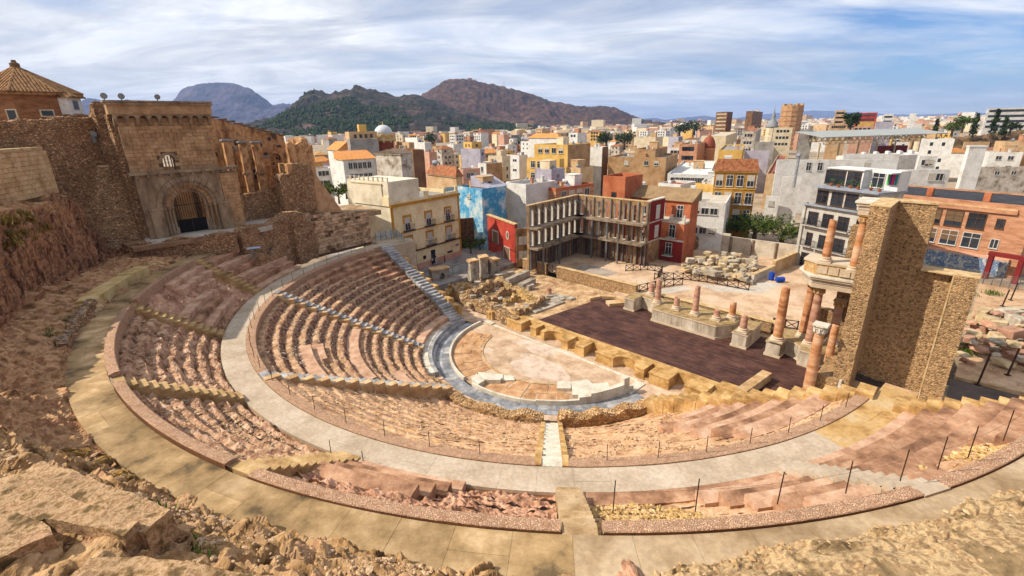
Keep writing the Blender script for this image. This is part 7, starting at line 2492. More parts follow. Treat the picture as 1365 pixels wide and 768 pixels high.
rwall('wall_bay', w3, r0_ + (r1_ - r0_) * .42, r1_, .5, 1, 4.0, PL['sand'], 1, .02)
for f0, f1, z in ((0, .42, 3.2), (.425, 1, 4.0)):
 MB().beam(r0_ * 1 + (r1_ - r0_) * f0 + np.array([0, 0, z + .06 - 1.8]), r0_ + (r1_ - r0_) * f1 + np.array([0, 0, z + .06 - 1.8]), .7, .12).build('coping', m_coping, w3)
# broken wall end by the red building
w4 = thing('broken_house_wall', 'broken brown and white house wall left of the pale yard wall', 'wall', (*at_z(905, 335, 1.8)[:2], 1.75))
q0, q1 = at_z(893, 338, 1.8), at_z(938, 330, 1.8)
rwall('masonry', w4, q0, q0 + (q1 - q0) * .5, .8, 1, lambda f: 8.2 - 2.4 * f + .4 * sin(13 * f), PL['dirty'], .4, .12)
rwall('masonry', w4, q0 + (q1 - q0) * .5, q1, .7, 1, lambda f: 5.8 - 3.2 * f + .3 * sin(17 * f), m_masd, .4, .14)
for lab, (x, y), c, rot in (('blue plastic barrel standing beside the yard side wall', (1028, 373), (20, 60, 150), 0), ('blue plastic barrel lying on its side beside the standing one', (1039, 376), (20, 70, 170), 1)):
 p = at_z(x, y, 1.85)
 o = thing('barrel', lab, 'barrel', p, 0, 'blue barrels')
 mb = MB().lathe([(.38, 0), (.42, .05), (.42, .4), (.45, .44), (.42, .48), (.42, .9), (.45, .94), (.42, .98), (.42, 1.25), (.36, 1.3)], 14)
 if rot:
  mb.v = [(z - .6, x_, y_ + .44) for x_, y_, z in mb.v]
 mb.build('drum', M('blue_plastic', [c], 1, rough=.4, bump=0, big=0), o, world=False)
 (MB().lathe([(.12, 1.3), (.12, 1.36)], 8) if not rot else MB().box((.72, 0, .44), (.06, .2, .2))).build('cap', m_black, o, world=False)
# ================================================================ the town
def face_slab(o, face, mat):
 H = o['_H']
 if face == 'r':
  trim_box(o, 'side_wall', 0.02, o['_b'] - .02, -.03, 0, -1.4, H - .05, mat)
 else:
  trim_box(o, 'side_wall', -.03, 0, .02, o['_a'] - .02, -1.4, H - .05, mat)
T = [  # label, corner x, top y, distance, x0, x2, wall, yaw, extras
 ('white blank party wall house with a bare right face, beside the blue mural', 701, 246, 105, 674, 741, 'white', 42, {}),
 ('orange brown house with a red roof edge and square windows behind the hollow facade', 741, 251, 108, 703, 792, 'brick', 40, dict(win=('r', 4, 1, 1.6, 1.6), fm='r', trim='orange')),
 ('house painted with a blue and white mural', 642, 252, 100, 608, 674, 'blue', 45, dict(win=('l', 1, 1, .8, .8))),
 ('yellow house with a big blind brown side wall', 757, 193, 150, 712, 787, 'yellow', 48, dict(win=('l', 4, 2, 1.6, 1.5), side=('r', 'tan'))),
 ('low yellow front with white shutters before the yellow house', 746, 212, 138, 702, 752, 'yellow', 48, dict(win=('l', 4, 2, 1.5, 1.8))),
 ('plain white cubic house with two tiny windows', 692, 207, 170, 680, 703, 'white', 45, dict(win=('l', 2, 2, .8, .8))),
 ('white and lilac roof house in front of the yellow house', 735, 226, 122, 713, 753, 'lilac', 45, dict(win=('r', 1, 1, .9, .9))),
 ('tall narrow white wall right of the yellow house', 803, 196, 163, 784, 811, 'white', 50, dict(side=('r', 'brown'))),
 ('big tan blind house with three upright wall panels on its roof', 888, 210, 150, 811, 904, 'tan', 62, dict(win=('l', 5, 1, 1.2, 1.2, .7))),
 ('tan roof block on the big tan blind house', 874, 199, 156, 846, 890, 'tan', 62, {}),
 ('long low cream house on the skyline left of the brick house', 874, 183, 240, 845, 884, 'cream', 60, dict(win=('r', 2, 1, 1.2, 1.2))),
 ('white house with grey shutters below the long low cream house', 912, 197, 200, 890, 922, 'white', 60, dict(win=('l', 3, 3, 1.2, 1.4))),
 ('white glazed terrace with pale awning roofs and green plants', 946, 233, 138, 890, 954, 'white', 66, dict(fm='w', win=('l', 6, 1, 2.0, 1.6))),
 ('brick orange house with a roofed balcony left of the red dome', 930, 192, 188, 906, 942, 'brick', 60, dict(win=('l', 3, 2, 1.6, 1.5))),
 ('broad cream blind house behind the red dome', 968, 181, 262, 935, 986, 'cream', 62, dict(win=('l', 4, 1, 1.4, 1.4, .6))),
 ('bright yellow blind wall left of the grey terraces', 990, 200, 172, 958, 993, 'yellow', 64, {}),
 ('peeling white tall house above the bright yellow wall', 1008, 175, 232, 989, 1017, 'dirty', 62, dict(win=('l', 3, 3, .9, 1.2))),
 ('grey brown house with a sloping felt roof right of the peeling house', 1033, 189, 205, 1007, 1042, 'grey', 64, {}),
 ('pale lilac house with a low parapet before the grey brown house', 1026, 201, 176, 993, 1030, 'lilac', 64, {}),
 ('cream house with a dark red side wall below the silver spire', 1057, 170, 265, 1032, 1066, 'cream', 64, dict(win=('l', 4, 3, 1.2, 1.3), side=('r', 'red'))),
 ('dark grey blind block right of the dark red side wall', 1085, 172, 255, 1067, 1096, 'grey', 66, {}),
 ('long white parapet house with one dark window behind the grey apartments', 1188, 213, 128, 1036, 1194, 'white', 74, dict(win=('l', 9, 1, 1.1, 2.0, .75))),
 ('second long white roof storey behind the white parapet house', 1200, 205, 142, 1125, 1210, 'white', 74, {}),
 ('tall pale party wall left of the grey apartments', 1069, 236, 118, 1044, 1073, 'white', 68, {}),
 ('white house with a dark red roof terrace, left of the pale party wall', 1038, 262, 118, 1021, 1046, 'white', 62, dict(fm='r', win=('l', 2, 3, .9, 1.1))),
 ('sand coloured low house with ochre parapets right of the mustard house', 1040, 232, 140, 1022, 1056, 'sand', 60, dict(fm='r')),
 ('white terrace house with blank sloping parapets right of the penthouse', 1268, 226, 118, 1200, 1290, 'white', 78, dict(win=('l', 5, 1, 1.4, 1.6, .5))),
 ('white roof box behind the white terrace house', 1250, 208, 140, 1226, 1262, 'white', 76, dict(win=('l', 2, 1, 1.8, 1.4))),
 ('large white mottled house with a curved dark roof edge at the right border', 1400, 222, 140, 1287, 1440, 'dirty', 80, dict(win=('l', 9, 1, 1.2, 1.0, .4))),
 ('pink house with a red terrace at the right border', 1385, 196, 190, 1313, 1400, 'pink', 78, dict(win=('l', 3, 1, 2.2, 1.6))),
 ('tan low house with a stepped roof before the earth bank', 1320, 189, 215, 1286, 1338, 'sand', 74, {}),
 ('pale balconied block of flats on the hilltop at the right edge', 1375, 143, 330, 1317, 1400, 'white', 74, dict(win=('l', 6, 4, 3.4, 1.5), z0=14)),
 ('brown tower block with white bands, leftmost of the three on the skyline', 970, 149, 520, 955, 977, 'brown', 55, dict(win=('l', 4, 9, 2.8, 1.1), pane='cream')),
 ('dark brown tower block with a pale central strip, middle of the three on the skyline', 1004, 148, 480, 995, 1021, 'brown', 58, dict(win=('r', 3, 8, 2.8, 1.2))),
 ('ochre brown block of flats left of the long red block', 1128, 147, 430, 1114, 1140, 'sand', 66, dict(win=('l', 4, 4, 2.2, 1.5))),
 ('long dark red block of flats on the skyline', 1170, 150, 430, 1142, 1178, 'red', 66, dict(win=('l', 6, 4, 2.0, 1.4))),
 ('white balconied flats right of the long red block', 1192, 152, 420, 1178, 1197, 'white', 68, dict(win=('l', 4, 4, 2.2, 1.4))),
 ('two tone white tower far away on the skyline', 1222, 151, 620, 1213, 1231, 'white', 60, dict(win=('r', 2, 5, 2.4, 1.6))),
 ('pinkish house with round and square openings left of the lilac gables', 1165, 168, 300, 1136, 1169, 'pink', 68, dict(win=('l', 4, 1, 1.5, 1.5))),
 ('pale yellow roof storey above the pinkish house', 1166, 162, 315, 1143, 1172, 'yellow', 68, {}),
 ('blind lilac gabled house above the market canopy', 1192, 162, 290, 1168, 1202, 'lilac', 66, {}),
 ('sand coloured house with a grid front below the dark tree', 1131, 165, 310, 1106, 1138, 'sand', 66, dict(win=('l', 7, 2, .9, 1.4))),
 ('white tall house behind the brick drum of the domed tower', 556, 184, 235, 540, 563, 'white', 32, dict(win=('r', 2, 1, 1, 1.3))),
 ('white house with blank walls right of the domed tower', 566, 190, 215, 556, 575, 'white', 34, {}),
 ('pale pink blind house right of the domed tower', 572, 203, 180, 563, 582, 'pink', 36, {}),
 ('dark brown blind house before the domed tower', 550, 200, 150, 522, 565, 'brown', 30, {}),
 ('tan house with a low parapet left of the white tall house', 545, 190, 200, 526, 552, 'sand', 30, {}),
 ('salmon house with two windows left of the blue mural', 617, 226, 135, 607, 640, 'pink', 40, dict(win=('r', 3, 1, 1.2, 1.3))),
 ('white house with a bare brown side right of the salmon house', 648, 218, 150, 637, 669, 'white', 42, dict(win=('l', 1, 1, 1, 1.5), side=('r', 'tan'))),
 ('pale lilac house with a red roof edge behind the salmon house', 640, 199, 190, 614, 646, 'lilac', 48, dict(fm='r', win=('r', 1, 1, .9, 1))),
 ('orange roofed long hall in front of the brown hill', 745, 184, 260, 705, 752, 'white', 50, dict(roof='hip', rm=0, rh=2.2)),
 ('white flat roofed block before the dark trees', 770, 177, 300, 758, 781, 'white', 46, dict(win=('l', 2, 1, 1.6, 1.4))),
 ('red brick block of flats at the foot of the brown hill', 640, 173, 700, 630, 660, 'brick', 45, dict(win=('l', 5, 2, 3, 2))),
]
for row in T:
 lab, xc, yt, d, x0, x2, mat, yaw, ex = row
 kw = dict(cat='house', floor_m={'r': m_terr_red, 'w': m_wht}.get(ex.get('fm')), trim=PL.get(ex.get('trim')))
 if 'roof' in ex:
  kw.update(roof=ex['roof'], rh=ex.get('rh', 2), rmat=m_orangetile)
 o = house(lab, xc, yt, 0, x0, x2, mat, yaw=yaw, d=d, z0=ex.get('z0', 1.75), **kw)
 if d > 400:
  o['category'] = 'tower block' if d < 560 and x2 < 1025 else 'house'
 if 'side' in ex:
  face_slab(o, ex['side'][0], PL[ex['side'][1]])
 if 'win' in ex:
  w = ex['win']
  win_grid(o, w[0], w[1], w[2], w[3], w[4], 1.8 if d < 400 else 2.2, 3.3 if d < 400 else 3.6, d < 160, .35, w[5] if len(w) > 5 else 0,
     None, pane=PL['cream'] if ex.get('pane') else None)
 if 'roof' not in ex:
  clutter(o, 5 if d < 200 else 3, seed=xc)
# details of some of them
ob_ = at_y(945, 192, 205)
od = thing('red_dome', 'dark red ribbed dome with a small lantern among the roofs', 'dome', (ob_[0], ob_[1], 1.75))
rr = 8.2 / FPX * 205
zq = lambda y: zfit(ob_, y)
MB().lathe([(rr, 0), (rr, zq(197) - 1.75)], 12, (ob_[0], ob_[1], 1.75)).build('drum', PL['brick'], od)
MB().lathe([(rr * cos(R(a)), (zq(181) - zq(197)) * sin(R(a))) for a in range(0, 90, 9)], 16, (ob_[0], ob_[1], zq(197))).build('dome', M('red_dome_tile', [(120, 56, 34), (146, 76, 50)], 2, rough=.6, bump=.3, big=.1), od, smooth=True)
MB().lathe([(.5, 0), (.6, .9), (.2, 1.1), (.4, 1.5), (.05, 2.2)], 8, (ob_[0], ob_[1], zq(182))).build('lantern', PL['brick'], od)
sp_ = at_y(1029, 172, 330)
so = thing('spire', 'silver onion shaped spire with a weather vane on the skyline', 'spire', (sp_[0], sp_[1], 1.75))
zs_ = lambda y: zfit(sp_, y)
k = 330 / FPX
MB().lathe([(7 * k, 0), (7 * k, zs_(170) - 1.75)], 10, (sp_[0], sp_[1], 1.75)).build('tower', m_cream, so)
MB().lathe([(7.5 * k, zs_(170) - 1.75), (6.5 * k, zs_(168) - 1.75), (6 * k, zs_(164) - 1.75), (3 * k, zs_(160) - 1.75), (2 * k, zs_(158) - 1.75), (2.4 * k, zs_(155) - 1.75), (1.2 * k, zs_(151) - 1.75), (.4 * k, zs_(147) - 1.75), (.15 * k, zs_(139) - 1.75)],
   14, (sp_[0], sp_[1], 1.75)).build('roof', m_lead, so, smooth=True)
to = at_y(1054, 160, 430)
tw3 = thing('round_tower_block', 'round brown tower block with stacked balconies, rightmost of the three on the skyline', 'tower block', (to[0], to[1], 1.75))
k = 430 / FPX
ztw = lambda y: zfit(to, y)
MB().lathe([(12.3 * k, 0), (12.3 * k, ztw(141) - 1.75)], 12, (to[0], to[1], 1.75)).build('wall', PL['tan'], tw3)
for i in range(9):
 MB().lathe([(12.8 * k, 0), (12.8 * k, 1.1)], 12, (to[0], to[1], 3 + (ztw(141) - 4) * i / 9)).build('balcony', PL['brick'], tw3)
for i in range(8):
 a = 2 * pi * i / 8
 MB().box((to[0] + 10 * k * cos(a), to[1] + 10 * k * sin(a), ztw(140.5)), (4 * k, 3 * k, 2.4), a).build('roof_crown', PL['tan'], tw3)
# market canopy
mc0, mc1 = at_y(1098, 183, 238), at_y(1264, 180, 262)
mk = thing('market_canopy', 'wide pale metal canopy roof on a zigzag steel truss', 'canopy', (*mc0[:2], 1.75))
dM = (mc1 - mc0)[:2]
LM = np.linalg.norm(dM)
dM = dM / LM
nM = np.array([-dM[1], dM[0]])
def mP(x, y, z):
 return np.array([mc0[0] + dM[0] * x + nM[0] * y, mc0[1] + dM[1] * x + nM[1] * y, z])
zM = mc0[2]
for i in range(16):
 x0, x1 = LM * i / 16, LM * (i + 1) / 16 - .08
 V = [mP(x0, 0, zM), mP(x1, 0, zM), mP(x1, 17, zM + 2.4), mP(x0, 17, zM + 2.4)]
 V += [v - np.array([0, 0, .3]) for v in V]
 nrm(MB().add(V, [(0, 1, 2, 3), (7, 6, 5, 4), (0, 4, 5, 1), (1, 5, 6, 2), (2, 6, 7, 3), (3, 7, 4, 0)]).build('roof_panel', M('pale_metal_sheet', [(140, 142, 136), (164, 166, 160)], 1, rough=.5, bump=.2, streak=(4, .2, 1), big=.05, rnd=.06), mk))
m_truss = M('sand_painted_steel', [(170, 150, 116), (190, 172, 140)], 1, bump=0, big=.05)
mbt = MB()
for row, yy in ((0, 1.0), (1, 9.0)):
 zt_ = zM - .4 + .14 * yy
 for i in range(22):
  xa, xb, xm = LM * i / 22, LM * (i + 1) / 22, LM * (i + .5) / 22
  mbt.beam(mP(xa, yy, zt_), mP(xm, yy, zt_ - 3.2), .28, .28).beam(mP(xm, yy, zt_ - 3.2), mP(xb, yy, zt_), .28, .28)
 mbt.beam(mP(0, yy, zt_), mP(LM, yy, zt_), .3, .3).beam(mP(LM * .02, yy, zt_ - 3.2), mP(LM * .98, yy, zt_ - 3.2), .3, .3)
mbt.build('truss', m_truss, mk)
for i in range(7):
 MB().beam(mP(LM * (.05 + .15 * i), 5, 1.5), mP(LM * (.05 + .15 * i), 5, zM - 3), .6, .6).build('column', m_truss, mk)
rdx = thing('red_cabin', 'dark red cabin under the market canopy', 'cabin', mP(LM * .60, 6, 8), math.atan2(dM[1], dM[0]))
trim_box(rdx, 'wall', 0, LM * .18, 0, 5, 0, 4.4, PL['crimson'])
for q in range(3):
 trim_box(rdx, 'window', 1.5 + 3.4 * q, 3.3 + 3.4 * q, -.06, .0, 1.6, 3, m_glassd)
for k in range(17):
 o = inst('air_conditioner', _clut['air_conditioner'][0], None, mP(LM * (.12 + .03 * k), -14 + (k % 3) * 2.2, 9.9), .3, (2.2, 2.2, 2.0))
 tag(o, 'grey cooling unit in the rows of units before the market canopy', 'cooling unit', 'cooling units before the canopy')
pl_ = thing('plant_house', 'long flat white service roof carrying rows of cooling units', 'house', mP(LM * .05, -17, 1.75), math.atan2(dM[1], dM[0]))
trim_box(pl_, 'wall', 0, LM * .8, 0, 12, -1, 8.1, PL['white'])
HOUSE_FOOT.append((mP(LM / 2, 0, 0)[:2], LM * .5))
# slanting white chimney wall
cw0 = at_y(1283, 258, 112)
ct = thing('chimney_wall', 'tall white slab of a chimney wall above the salmon flats', 'chimney', cw0, R(75))
trim_box(ct, 'slab', -1, .2, -1.6, 1.6, -4, zfit(cw0, 196) - cw0[2], m_whp)
trim_box(ct, 'cap', -1.1, .3, -1.7, 1.7, zfit(cw0, 196) - cw0[2], zfit(cw0, 194) - cw0[2], m_wht)
fp = at_y(1058, 250, 116)
fl_ = thing('flue_pipe', 'tall silver flue pipe left of the grey apartments', 'flue pipe', fp)
MB().tube(fp, (fp[0], fp[1], zfit(fp, 209)), .32, 10).build('pipe', m_alu, fl_)
MB().lathe([(.5, 0), (.6, .3), (.5, .7), (.1, .9)], 10, (fp[0], fp[1], zfit(fp, 209))).build('cowl', m_alu, fl_)
lr = thing('lilac_roof', 'lilac grey sloping roof with a skylight beside the blue mural', 'house', at_y(655, 250, 103), R(45))
lz = at_y(655, 250, 103)[2] - 1.75
trim_box(lr, 'wall', -1, 4.6, 0, 5, -lz - 1, 0, PL['dirty'])
MB().add([(-1.2, -.2, 0), (4.8, -.2, 0), (4.8, 5.2, 2.2), (-1.2, 5.2, 2.2), (-1.2, 5.2, 0), (4.8, 5.2, 0)], [(0, 1, 2, 3), (1, 5, 2), (0, 3, 4), (3, 2, 5, 4)]).build('roof', PL['lilac'], lr, world=False)
MB().add([(.8, 1.5, .76), (1.8, 1.5, .76), (1.8, 3, 1.37), (.8, 3, 1.37)], [(0, 1, 2, 3)]).build('skylight', m_glassd, lr, world=False)
# red tiled house with a solar panel
bwl = thing('garden_wall', 'dark brown rough garden wall at the foot of the blue mural', 'wall', at_z(630, 320, 1.8))
g0, g1 = at_z(610, 331, 1.8), at_z(652, 326, 1.8)
rwall('masonry', bwl, g0, g1, .5, 1, zfit((g0 + g1) / 2, 290), m_brk, .6, .05)
rt = house('red brown hip roofed house with a solar heater, left of the blue mural', 608, 236, 0, 570, 616, 'sand', yaw=40, d=128, roof='hip', rh=2.6, rmat=m_rooftile)
inst('solar_heater', _clut['solar_heater'][0], rt, (1.0, rt['_a'] * .8, rt['_H'] + .4), .6, (2.2, 2.2, 2.2))
# ---- the many other houses
rs = np.random.RandomState(11)
MARK = [(430, 'orange tiled roofs'), (513, 'domed tower'), (572, 'pale pink blind house'), (640, 'blue mural'), (692, 'plain white cubic house'), (735, 'yellow house'), (800, 'tall narrow white wall'),
  (850, 'big tan blind house'), (905, 'white glazed terrace'), (945, 'red dome'), (985, 'mustard corner house'), (1029, 'silver spire'), (1060, 'round brown tower block'), (1110, 'left end of the market canopy'),
  (1160, 'long dark red flats'), (1205, 'lilac gabled house'), (1260, 'right end of the market canopy'), (1340, 'hilltop flats')]
cols = ['white', 'white', 'white', 'white', 'white', 'cream', 'cream', 'cream', 'sand', 'sand', 'tan', 'pink', 'brick', 'yellow', 'grey', 'dirty', 'dirty', 'lilac']
used = {}
cnt = 0
tries = 0
while cnt < 285 and tries < 16000:
 tries += 1
 d = 118 + (1000 - 118) * rs.rand() ** 1.5
 xp = rs.uniform(415, 1420)
 if d < 150 and xp > 1050:
  continue
 if d < 130 and xp < 600:
  continue
 p = at_y(xp, 300, d)[:2]
 sc_ = 1 + max(0, d - 350) / 500
 w, l = rs.uniform(5, 10) * sc_, rs.uniform(5, 10) * sc_
 rad = max(w, l) * .56
 if any(np.hypot(*(p - q)) < rad + r * .72 for q, r in HOUSE_FOOT):
  continue
 fl = rs.randint(2, 5) + (rs.rand() < .15) + (1 if d > 500 and rs.rand() < .5 else 0)
 h = 1.0 + 3.1 * fl
 zt_ = 1.75 + h
 yp = proj((p[0], p[1], zt_))[1]
 c = cols[rs.randint(len(cols))]
 roof = 'flat' if rs.rand() < .72 else ('hip' if rs.rand() < .6 else 'gable')
 yaw = R(rs.choice((45, 45, 38, 55, 62)) + rs.uniform(-4, 4))
 mk_ = min(MARK, key=lambda m: abs(m[0] - xp))
 rel = 'left of' if xp < mk_[0] - 14 else 'right of' if xp > mk_[0] + 14 else 'in line with'
 dist = 'close behind the theatre plaza' if d < 170 else 'in the nearer roofs' if d < 260 else 'in the middle of the town' if d < 420 else 'far back in the town' if d < 640 else 'near the foot of the hills'
 cname = {'dirty': 'peeling white', 'brick': 'brick coloured', 'orange': 'orange red'}.get(c, c)
 lab = f"{cname} {('two', 'three', 'four', 'five', 'six')[min(4, fl - 2)]} storey {'flat' if roof == 'flat' else 'tile'} roofed house {dist}, {rel} the {mk_[1]}"
 lab = lab.replace('close behind the theatre plaza', 'close behind the plaza')
 while len(lab.split()) > 16:
  lab = lab.replace(' storey', '', 1) if ' storey' in lab else lab.replace(' roofed', '', 1) if ' roofed' in lab else ' '.join(lab.split()[:16])
 o = house_at(lab, p - np.array([0, rad * .7]), 1.75, zt_, w, l, yaw, PL[c], roof, 'house', 'house', 'houses of the town', floor_m=None, rmat=m_rooftile if rs.rand() < .7 else m_orangetile, rh=1.6)
 near = d < 190
 if rs.rand() < .85:
  for face in ('r', 'l'):
   if rs.rand() < .72:
    L = o['_b'] if face == 'r' else o['_a']
    win_grid(o, face, max(1, int(L / 3.6)), fl if d < 500 else min(3, fl), rs.uniform(.9, 1.4) * (1 if d < 400 else 1.5), rs.uniform(1.1, 1.7) * (1 if d < 400 else 1.3), 1.9 if roof == 'flat' else 1.3, 3.1, near, .3, .15)
 if roof == 'flat':
  clutter(o, rs.randint(2, 6) if d < 320 else rs.randint(1, 3), seed=cnt)
 cnt += 1
# far town as one mass, and its trees
mb = MB()
for _ in range(2600):
 d = 800 + 3200 * rs.rand() ** 1.3
 xp = rs.uniform(380, 1420)
 p = at_y(xp, 300, d)
 s = rs.uniform(8, 22) * (1 + d / 4000)
 h = rs.uniform(5, 13) * (1 + d / 3500)
 if rs.rand() < .03:
  h *= 2
 mb.box((p[0], p[1], 1.75 + h / 2), (s, s * rs.uniform(.5, 1.2), h), rs.uniform(0, 1.5), int(rs.randint(6)))
o = mb.build('far_town', [PL['white'], PL['cream'], PL['white'], PL['sand'], PL['cream'], PL['pink']])
o['kind'] = 'stuff'
o['label'] = 'mass of small pale houses on the plain far behind the town'
# ================================================================ hills
def hill(label, sil, d, depth, mat, amp, foot=1.0, seed=0, n=340, m=60, rough=.15):
 xs = np.array([s[0] for s in sil], float)
 ys = np.array([s[1] for s in sil], float)
 X = np.linspace(xs[0], xs[-1], n)
 Y = np.interp(X, xs, ys)
 P = np.zeros((n, m, 3))
 for i in range(n):
  r = at_y(X[i], Y[i], d)
  zr = max(r[2], 2.0)
  for j in range(m):
   v = j / (m - 1)
   if v <= .75:
    f = v / .75
    z = zr * (f ** foot)
    yy = r[1] - depth * (1 - f)
   else:
    f = (v - .75) / .25
    z = zr * (1 - f) + 0 * f
    yy = r[1] + depth * .8 * f
   sc = (yy - CAM[1]) / d
   P[i, j] = (CAM[0] + (r[0] - CAM[0]) * (sc * .55 + .45), yy, z)
 q = P.reshape(-1, 3)
 s = q / depth
 g = ridged(np.c_[s[:, 0] * 4.2 + seed, s[:, 1] * 1.8, np.zeros(len(s))], 5) - .6
 f2 = fbm(np.c_[s[:, 0] * 12, s[:, 1] * 12, np.zeros(len(s))], 5)
 f3 = ridged(np.c_[s[:, 0] * 22, s[:, 1] * 16, np.zeros(len(s))], 3) - .6
 v = np.tile(np.linspace(0, 1, m), n)
 env = np.clip(np.sin(np.clip(v / .75, 0, 1) * pi) + .12 * (v > .5), 0, 1)
 hmax = q[:, 2].max()
 q[:, 2] += (g * 1.1 + f2 * .35 + f3 * .35) * hmax * rough * amp * env
 q[:, 2] += (ridged(np.c_[s[:, 0] * 34, s[:, 1] * 26, np.zeros(len(s))], 4) - .6) * hmax * .07 * amp * np.clip(v * 3, 0, 1)
 q[:, 2] = np.where(v < .02, -30, q[:, 2])
 o = fix_normals(MB().grid(q.reshape(P.shape)).build('hill', mat, smooth=True))
 tag(o, label)
 return struct(o), q.reshape(P.shape)
m_h1 = M('scrub_and_purple_rock', [(14, 24, 8), (26, 36, 12), (40, 40, 22), (76, 58, 50), (108, 84, 74)], .03, bump=1.0, bscale=.16, fine=.6, big=.35, bigs=.004, bdist=8, spread=.2)
m_h2 = M('brown_scrub_hill', [(30, 30, 14), (58, 40, 24), (88, 60, 42), (120, 88, 66)], .035, bump=1.0, bscale=.16, fine=.6, big=.3, bigs=.003, bdist=8, spread=.2)
m_h3 = M('haze_tinted_rock', [(42, 42, 62), (62, 60, 80), (84, 74, 82)], .004, bump=.8, bscale=.02, big=.3, bigs=.001, bdist=20)  # blue of the distant haze put into the rock colour
hill('hazy blue flat topped mountain behind the church', [(60, 150), (100, 140), (118, 131), (135, 134), (150, 139), (170, 133), (195, 136), (225, 140), (238, 128), (243, 119), (262, 112), (290, 111), (312, 111), (335, 119), (352, 131), (364, 140), (380, 138), (390, 140), (400, 147), (425, 158), (470, 172)], 5200, 1700, m_h3, .8, 1.4, 3)
H1, P1 = hill('dark green and grey craggy hill behind the domed tower', [(290, 176), (330, 168), (370, 158), (395, 149), (404, 140), (408, 126), (416, 119), (428, 121), (440, 124), (455, 120), (470, 121), (473, 114), (480, 115), (492, 120), (515, 124), (530, 128), (545, 126), (560, 128), (585, 137), (610, 148), (640, 158), (680, 168), (720, 176)], 1700, 760, m_h1, 1.25, 1.15, 7)
hill('broad red brown hill with an old fort on its top', [(470, 168), (520, 146), (545, 136), (565, 125), (580, 115), (592, 109), (603, 106), (622, 106), (640, 109), (660, 114), (685, 119), (705, 125), (735, 135), (755, 140), (775, 143), (800, 142), (820, 144), (838, 152), (856, 160), (880, 166), (920, 172)], 2700, 900, m_h2, 1.15, 1.2, 11)
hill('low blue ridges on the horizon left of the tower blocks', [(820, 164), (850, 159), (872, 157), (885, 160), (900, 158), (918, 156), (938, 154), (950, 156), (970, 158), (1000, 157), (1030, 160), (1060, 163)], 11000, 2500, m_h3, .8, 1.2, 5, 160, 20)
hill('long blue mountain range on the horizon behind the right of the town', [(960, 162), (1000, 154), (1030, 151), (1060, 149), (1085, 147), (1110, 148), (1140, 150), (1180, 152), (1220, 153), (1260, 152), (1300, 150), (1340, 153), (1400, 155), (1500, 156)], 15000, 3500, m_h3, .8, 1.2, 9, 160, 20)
hill('low earth bank with trees at the right of the town', [(1235, 214), (1255, 192), (1275, 185), (1300, 181), (1330, 178), (1365, 172), (1420, 168), (1500, 166)], 262, 34, M('scrubby_bank', [(50, 44, 22), (92, 70, 46), (126, 98, 70)], .12, bump=.8, bscale=1, big=.3, bigs=.05, bdist=.4), 2.2, .6, 2, 120, 30)
ft = at_y(615, 108, 2690)
fo = thing('hill_fort', 'ruined tan fort walls on the top of the red brown hill', 'fort', ft)
for k in range(7):
 MB().box((ft[0] + (k - 3) * 22, ft[1], ft[2] - 4 + 3 * (k % 3)), (21, 20, 16 + 4 * (k % 2))).build('wall', PL['brick'], fo)
mq = at_y(672, 116, 2690)
fo = thing('radio_mast', 'thin red and white radio mast on the shoulder of the brown hill', 'mast', mq)
MB().tube(mq - np.array([0, 0, 10]), mq + np.array([0, 0, 34]), 1.1, 6, 0, .5).build('pole', PL['red'], fo)
MB().tube(mq + np.array([-9, 0, -10]), mq + np.array([-9, 0, 18]), 1.0, 6, 0, .5).build('pole', m_wht, fo)
# pine wood on the lower slopes
def leafball(mb, c, r, n, rs, mi=0, flat=.8, size=.5):
 d = rs.normal(0, 1, (n, 3))
 d /= np.linalg.norm(d, axis=1)[:, None]
 d *= (rs.rand(n, 1) ** .4) * r
 d[:, 2] *= flat
 for k in range(n):
  a = rs.normal(0, 1, (3, 3)) * size
  q = np.asarray(c) + d[k]
  mb.add([q + a[0], q + a[1], q + a[2]], [(0, 1, 2)], mi)
m_leafd = M('dark_pine_foliage', [(20, 34, 10), (38, 54, 16), (56, 72, 26)], .5, bump=0, big=.3, bigs=.02)
m_leafg = M('olive_green_foliage', [(44, 58, 18), (70, 86, 28), (96, 108, 42)], .8, bump=0, big=.25, bigs=.2)
m_bark = M('grey_brown_bark', [(70, 54, 40), (96, 78, 60)], 2, bump=.5, big=.1)
mb = MB()
for _ in range(9000):
 i, j = rs.randint(0, P1.shape[0] - 1), int(43 * rs.rand() ** 1.2)
 p = P1[i, j] + (P1[i + 1, j] - P1[i, j]) * rs.rand() + (P1[i, j + 1] - P1[i, j]) * rs.rand()
 if fbm(np.array([[p[0] * .006, p[1] * .006, 0]]), 3)[0] < -.3 + .75 * (j / 44):
  continue
 s = rs.uniform(2.2, 5.2)
 a = rs.uniform(.7, 1.2, 6)
 V = [(p[0] + s * a[k] * cos(k * 1.047), p[1] + s * a[k] * sin(k * 1.047), p[2] + s * rs.uniform(.1, .7)) for k in range(6)]
 V.append((p[0], p[1], p[2] + s * rs.uniform(1.1, 1.9)))
 V += [(p[0] + s * .5 * cos(k * 1.047), p[1] + s * .5 * sin(k * 1.047), p[2] - 2) for k in range(6)]
 mb.add(V, [(k, (k + 1) % 6, 6) for k in range(6)] + [(7 + k, 7 + (k + 1) % 6, (k + 1) % 6, k) for k in range(6)])
o = mb.build('pine_wood', m_leafd)
o['kind'] = 'stuff'
o['label'] = 'dark green pine wood covering the lower slopes of the craggy hill'
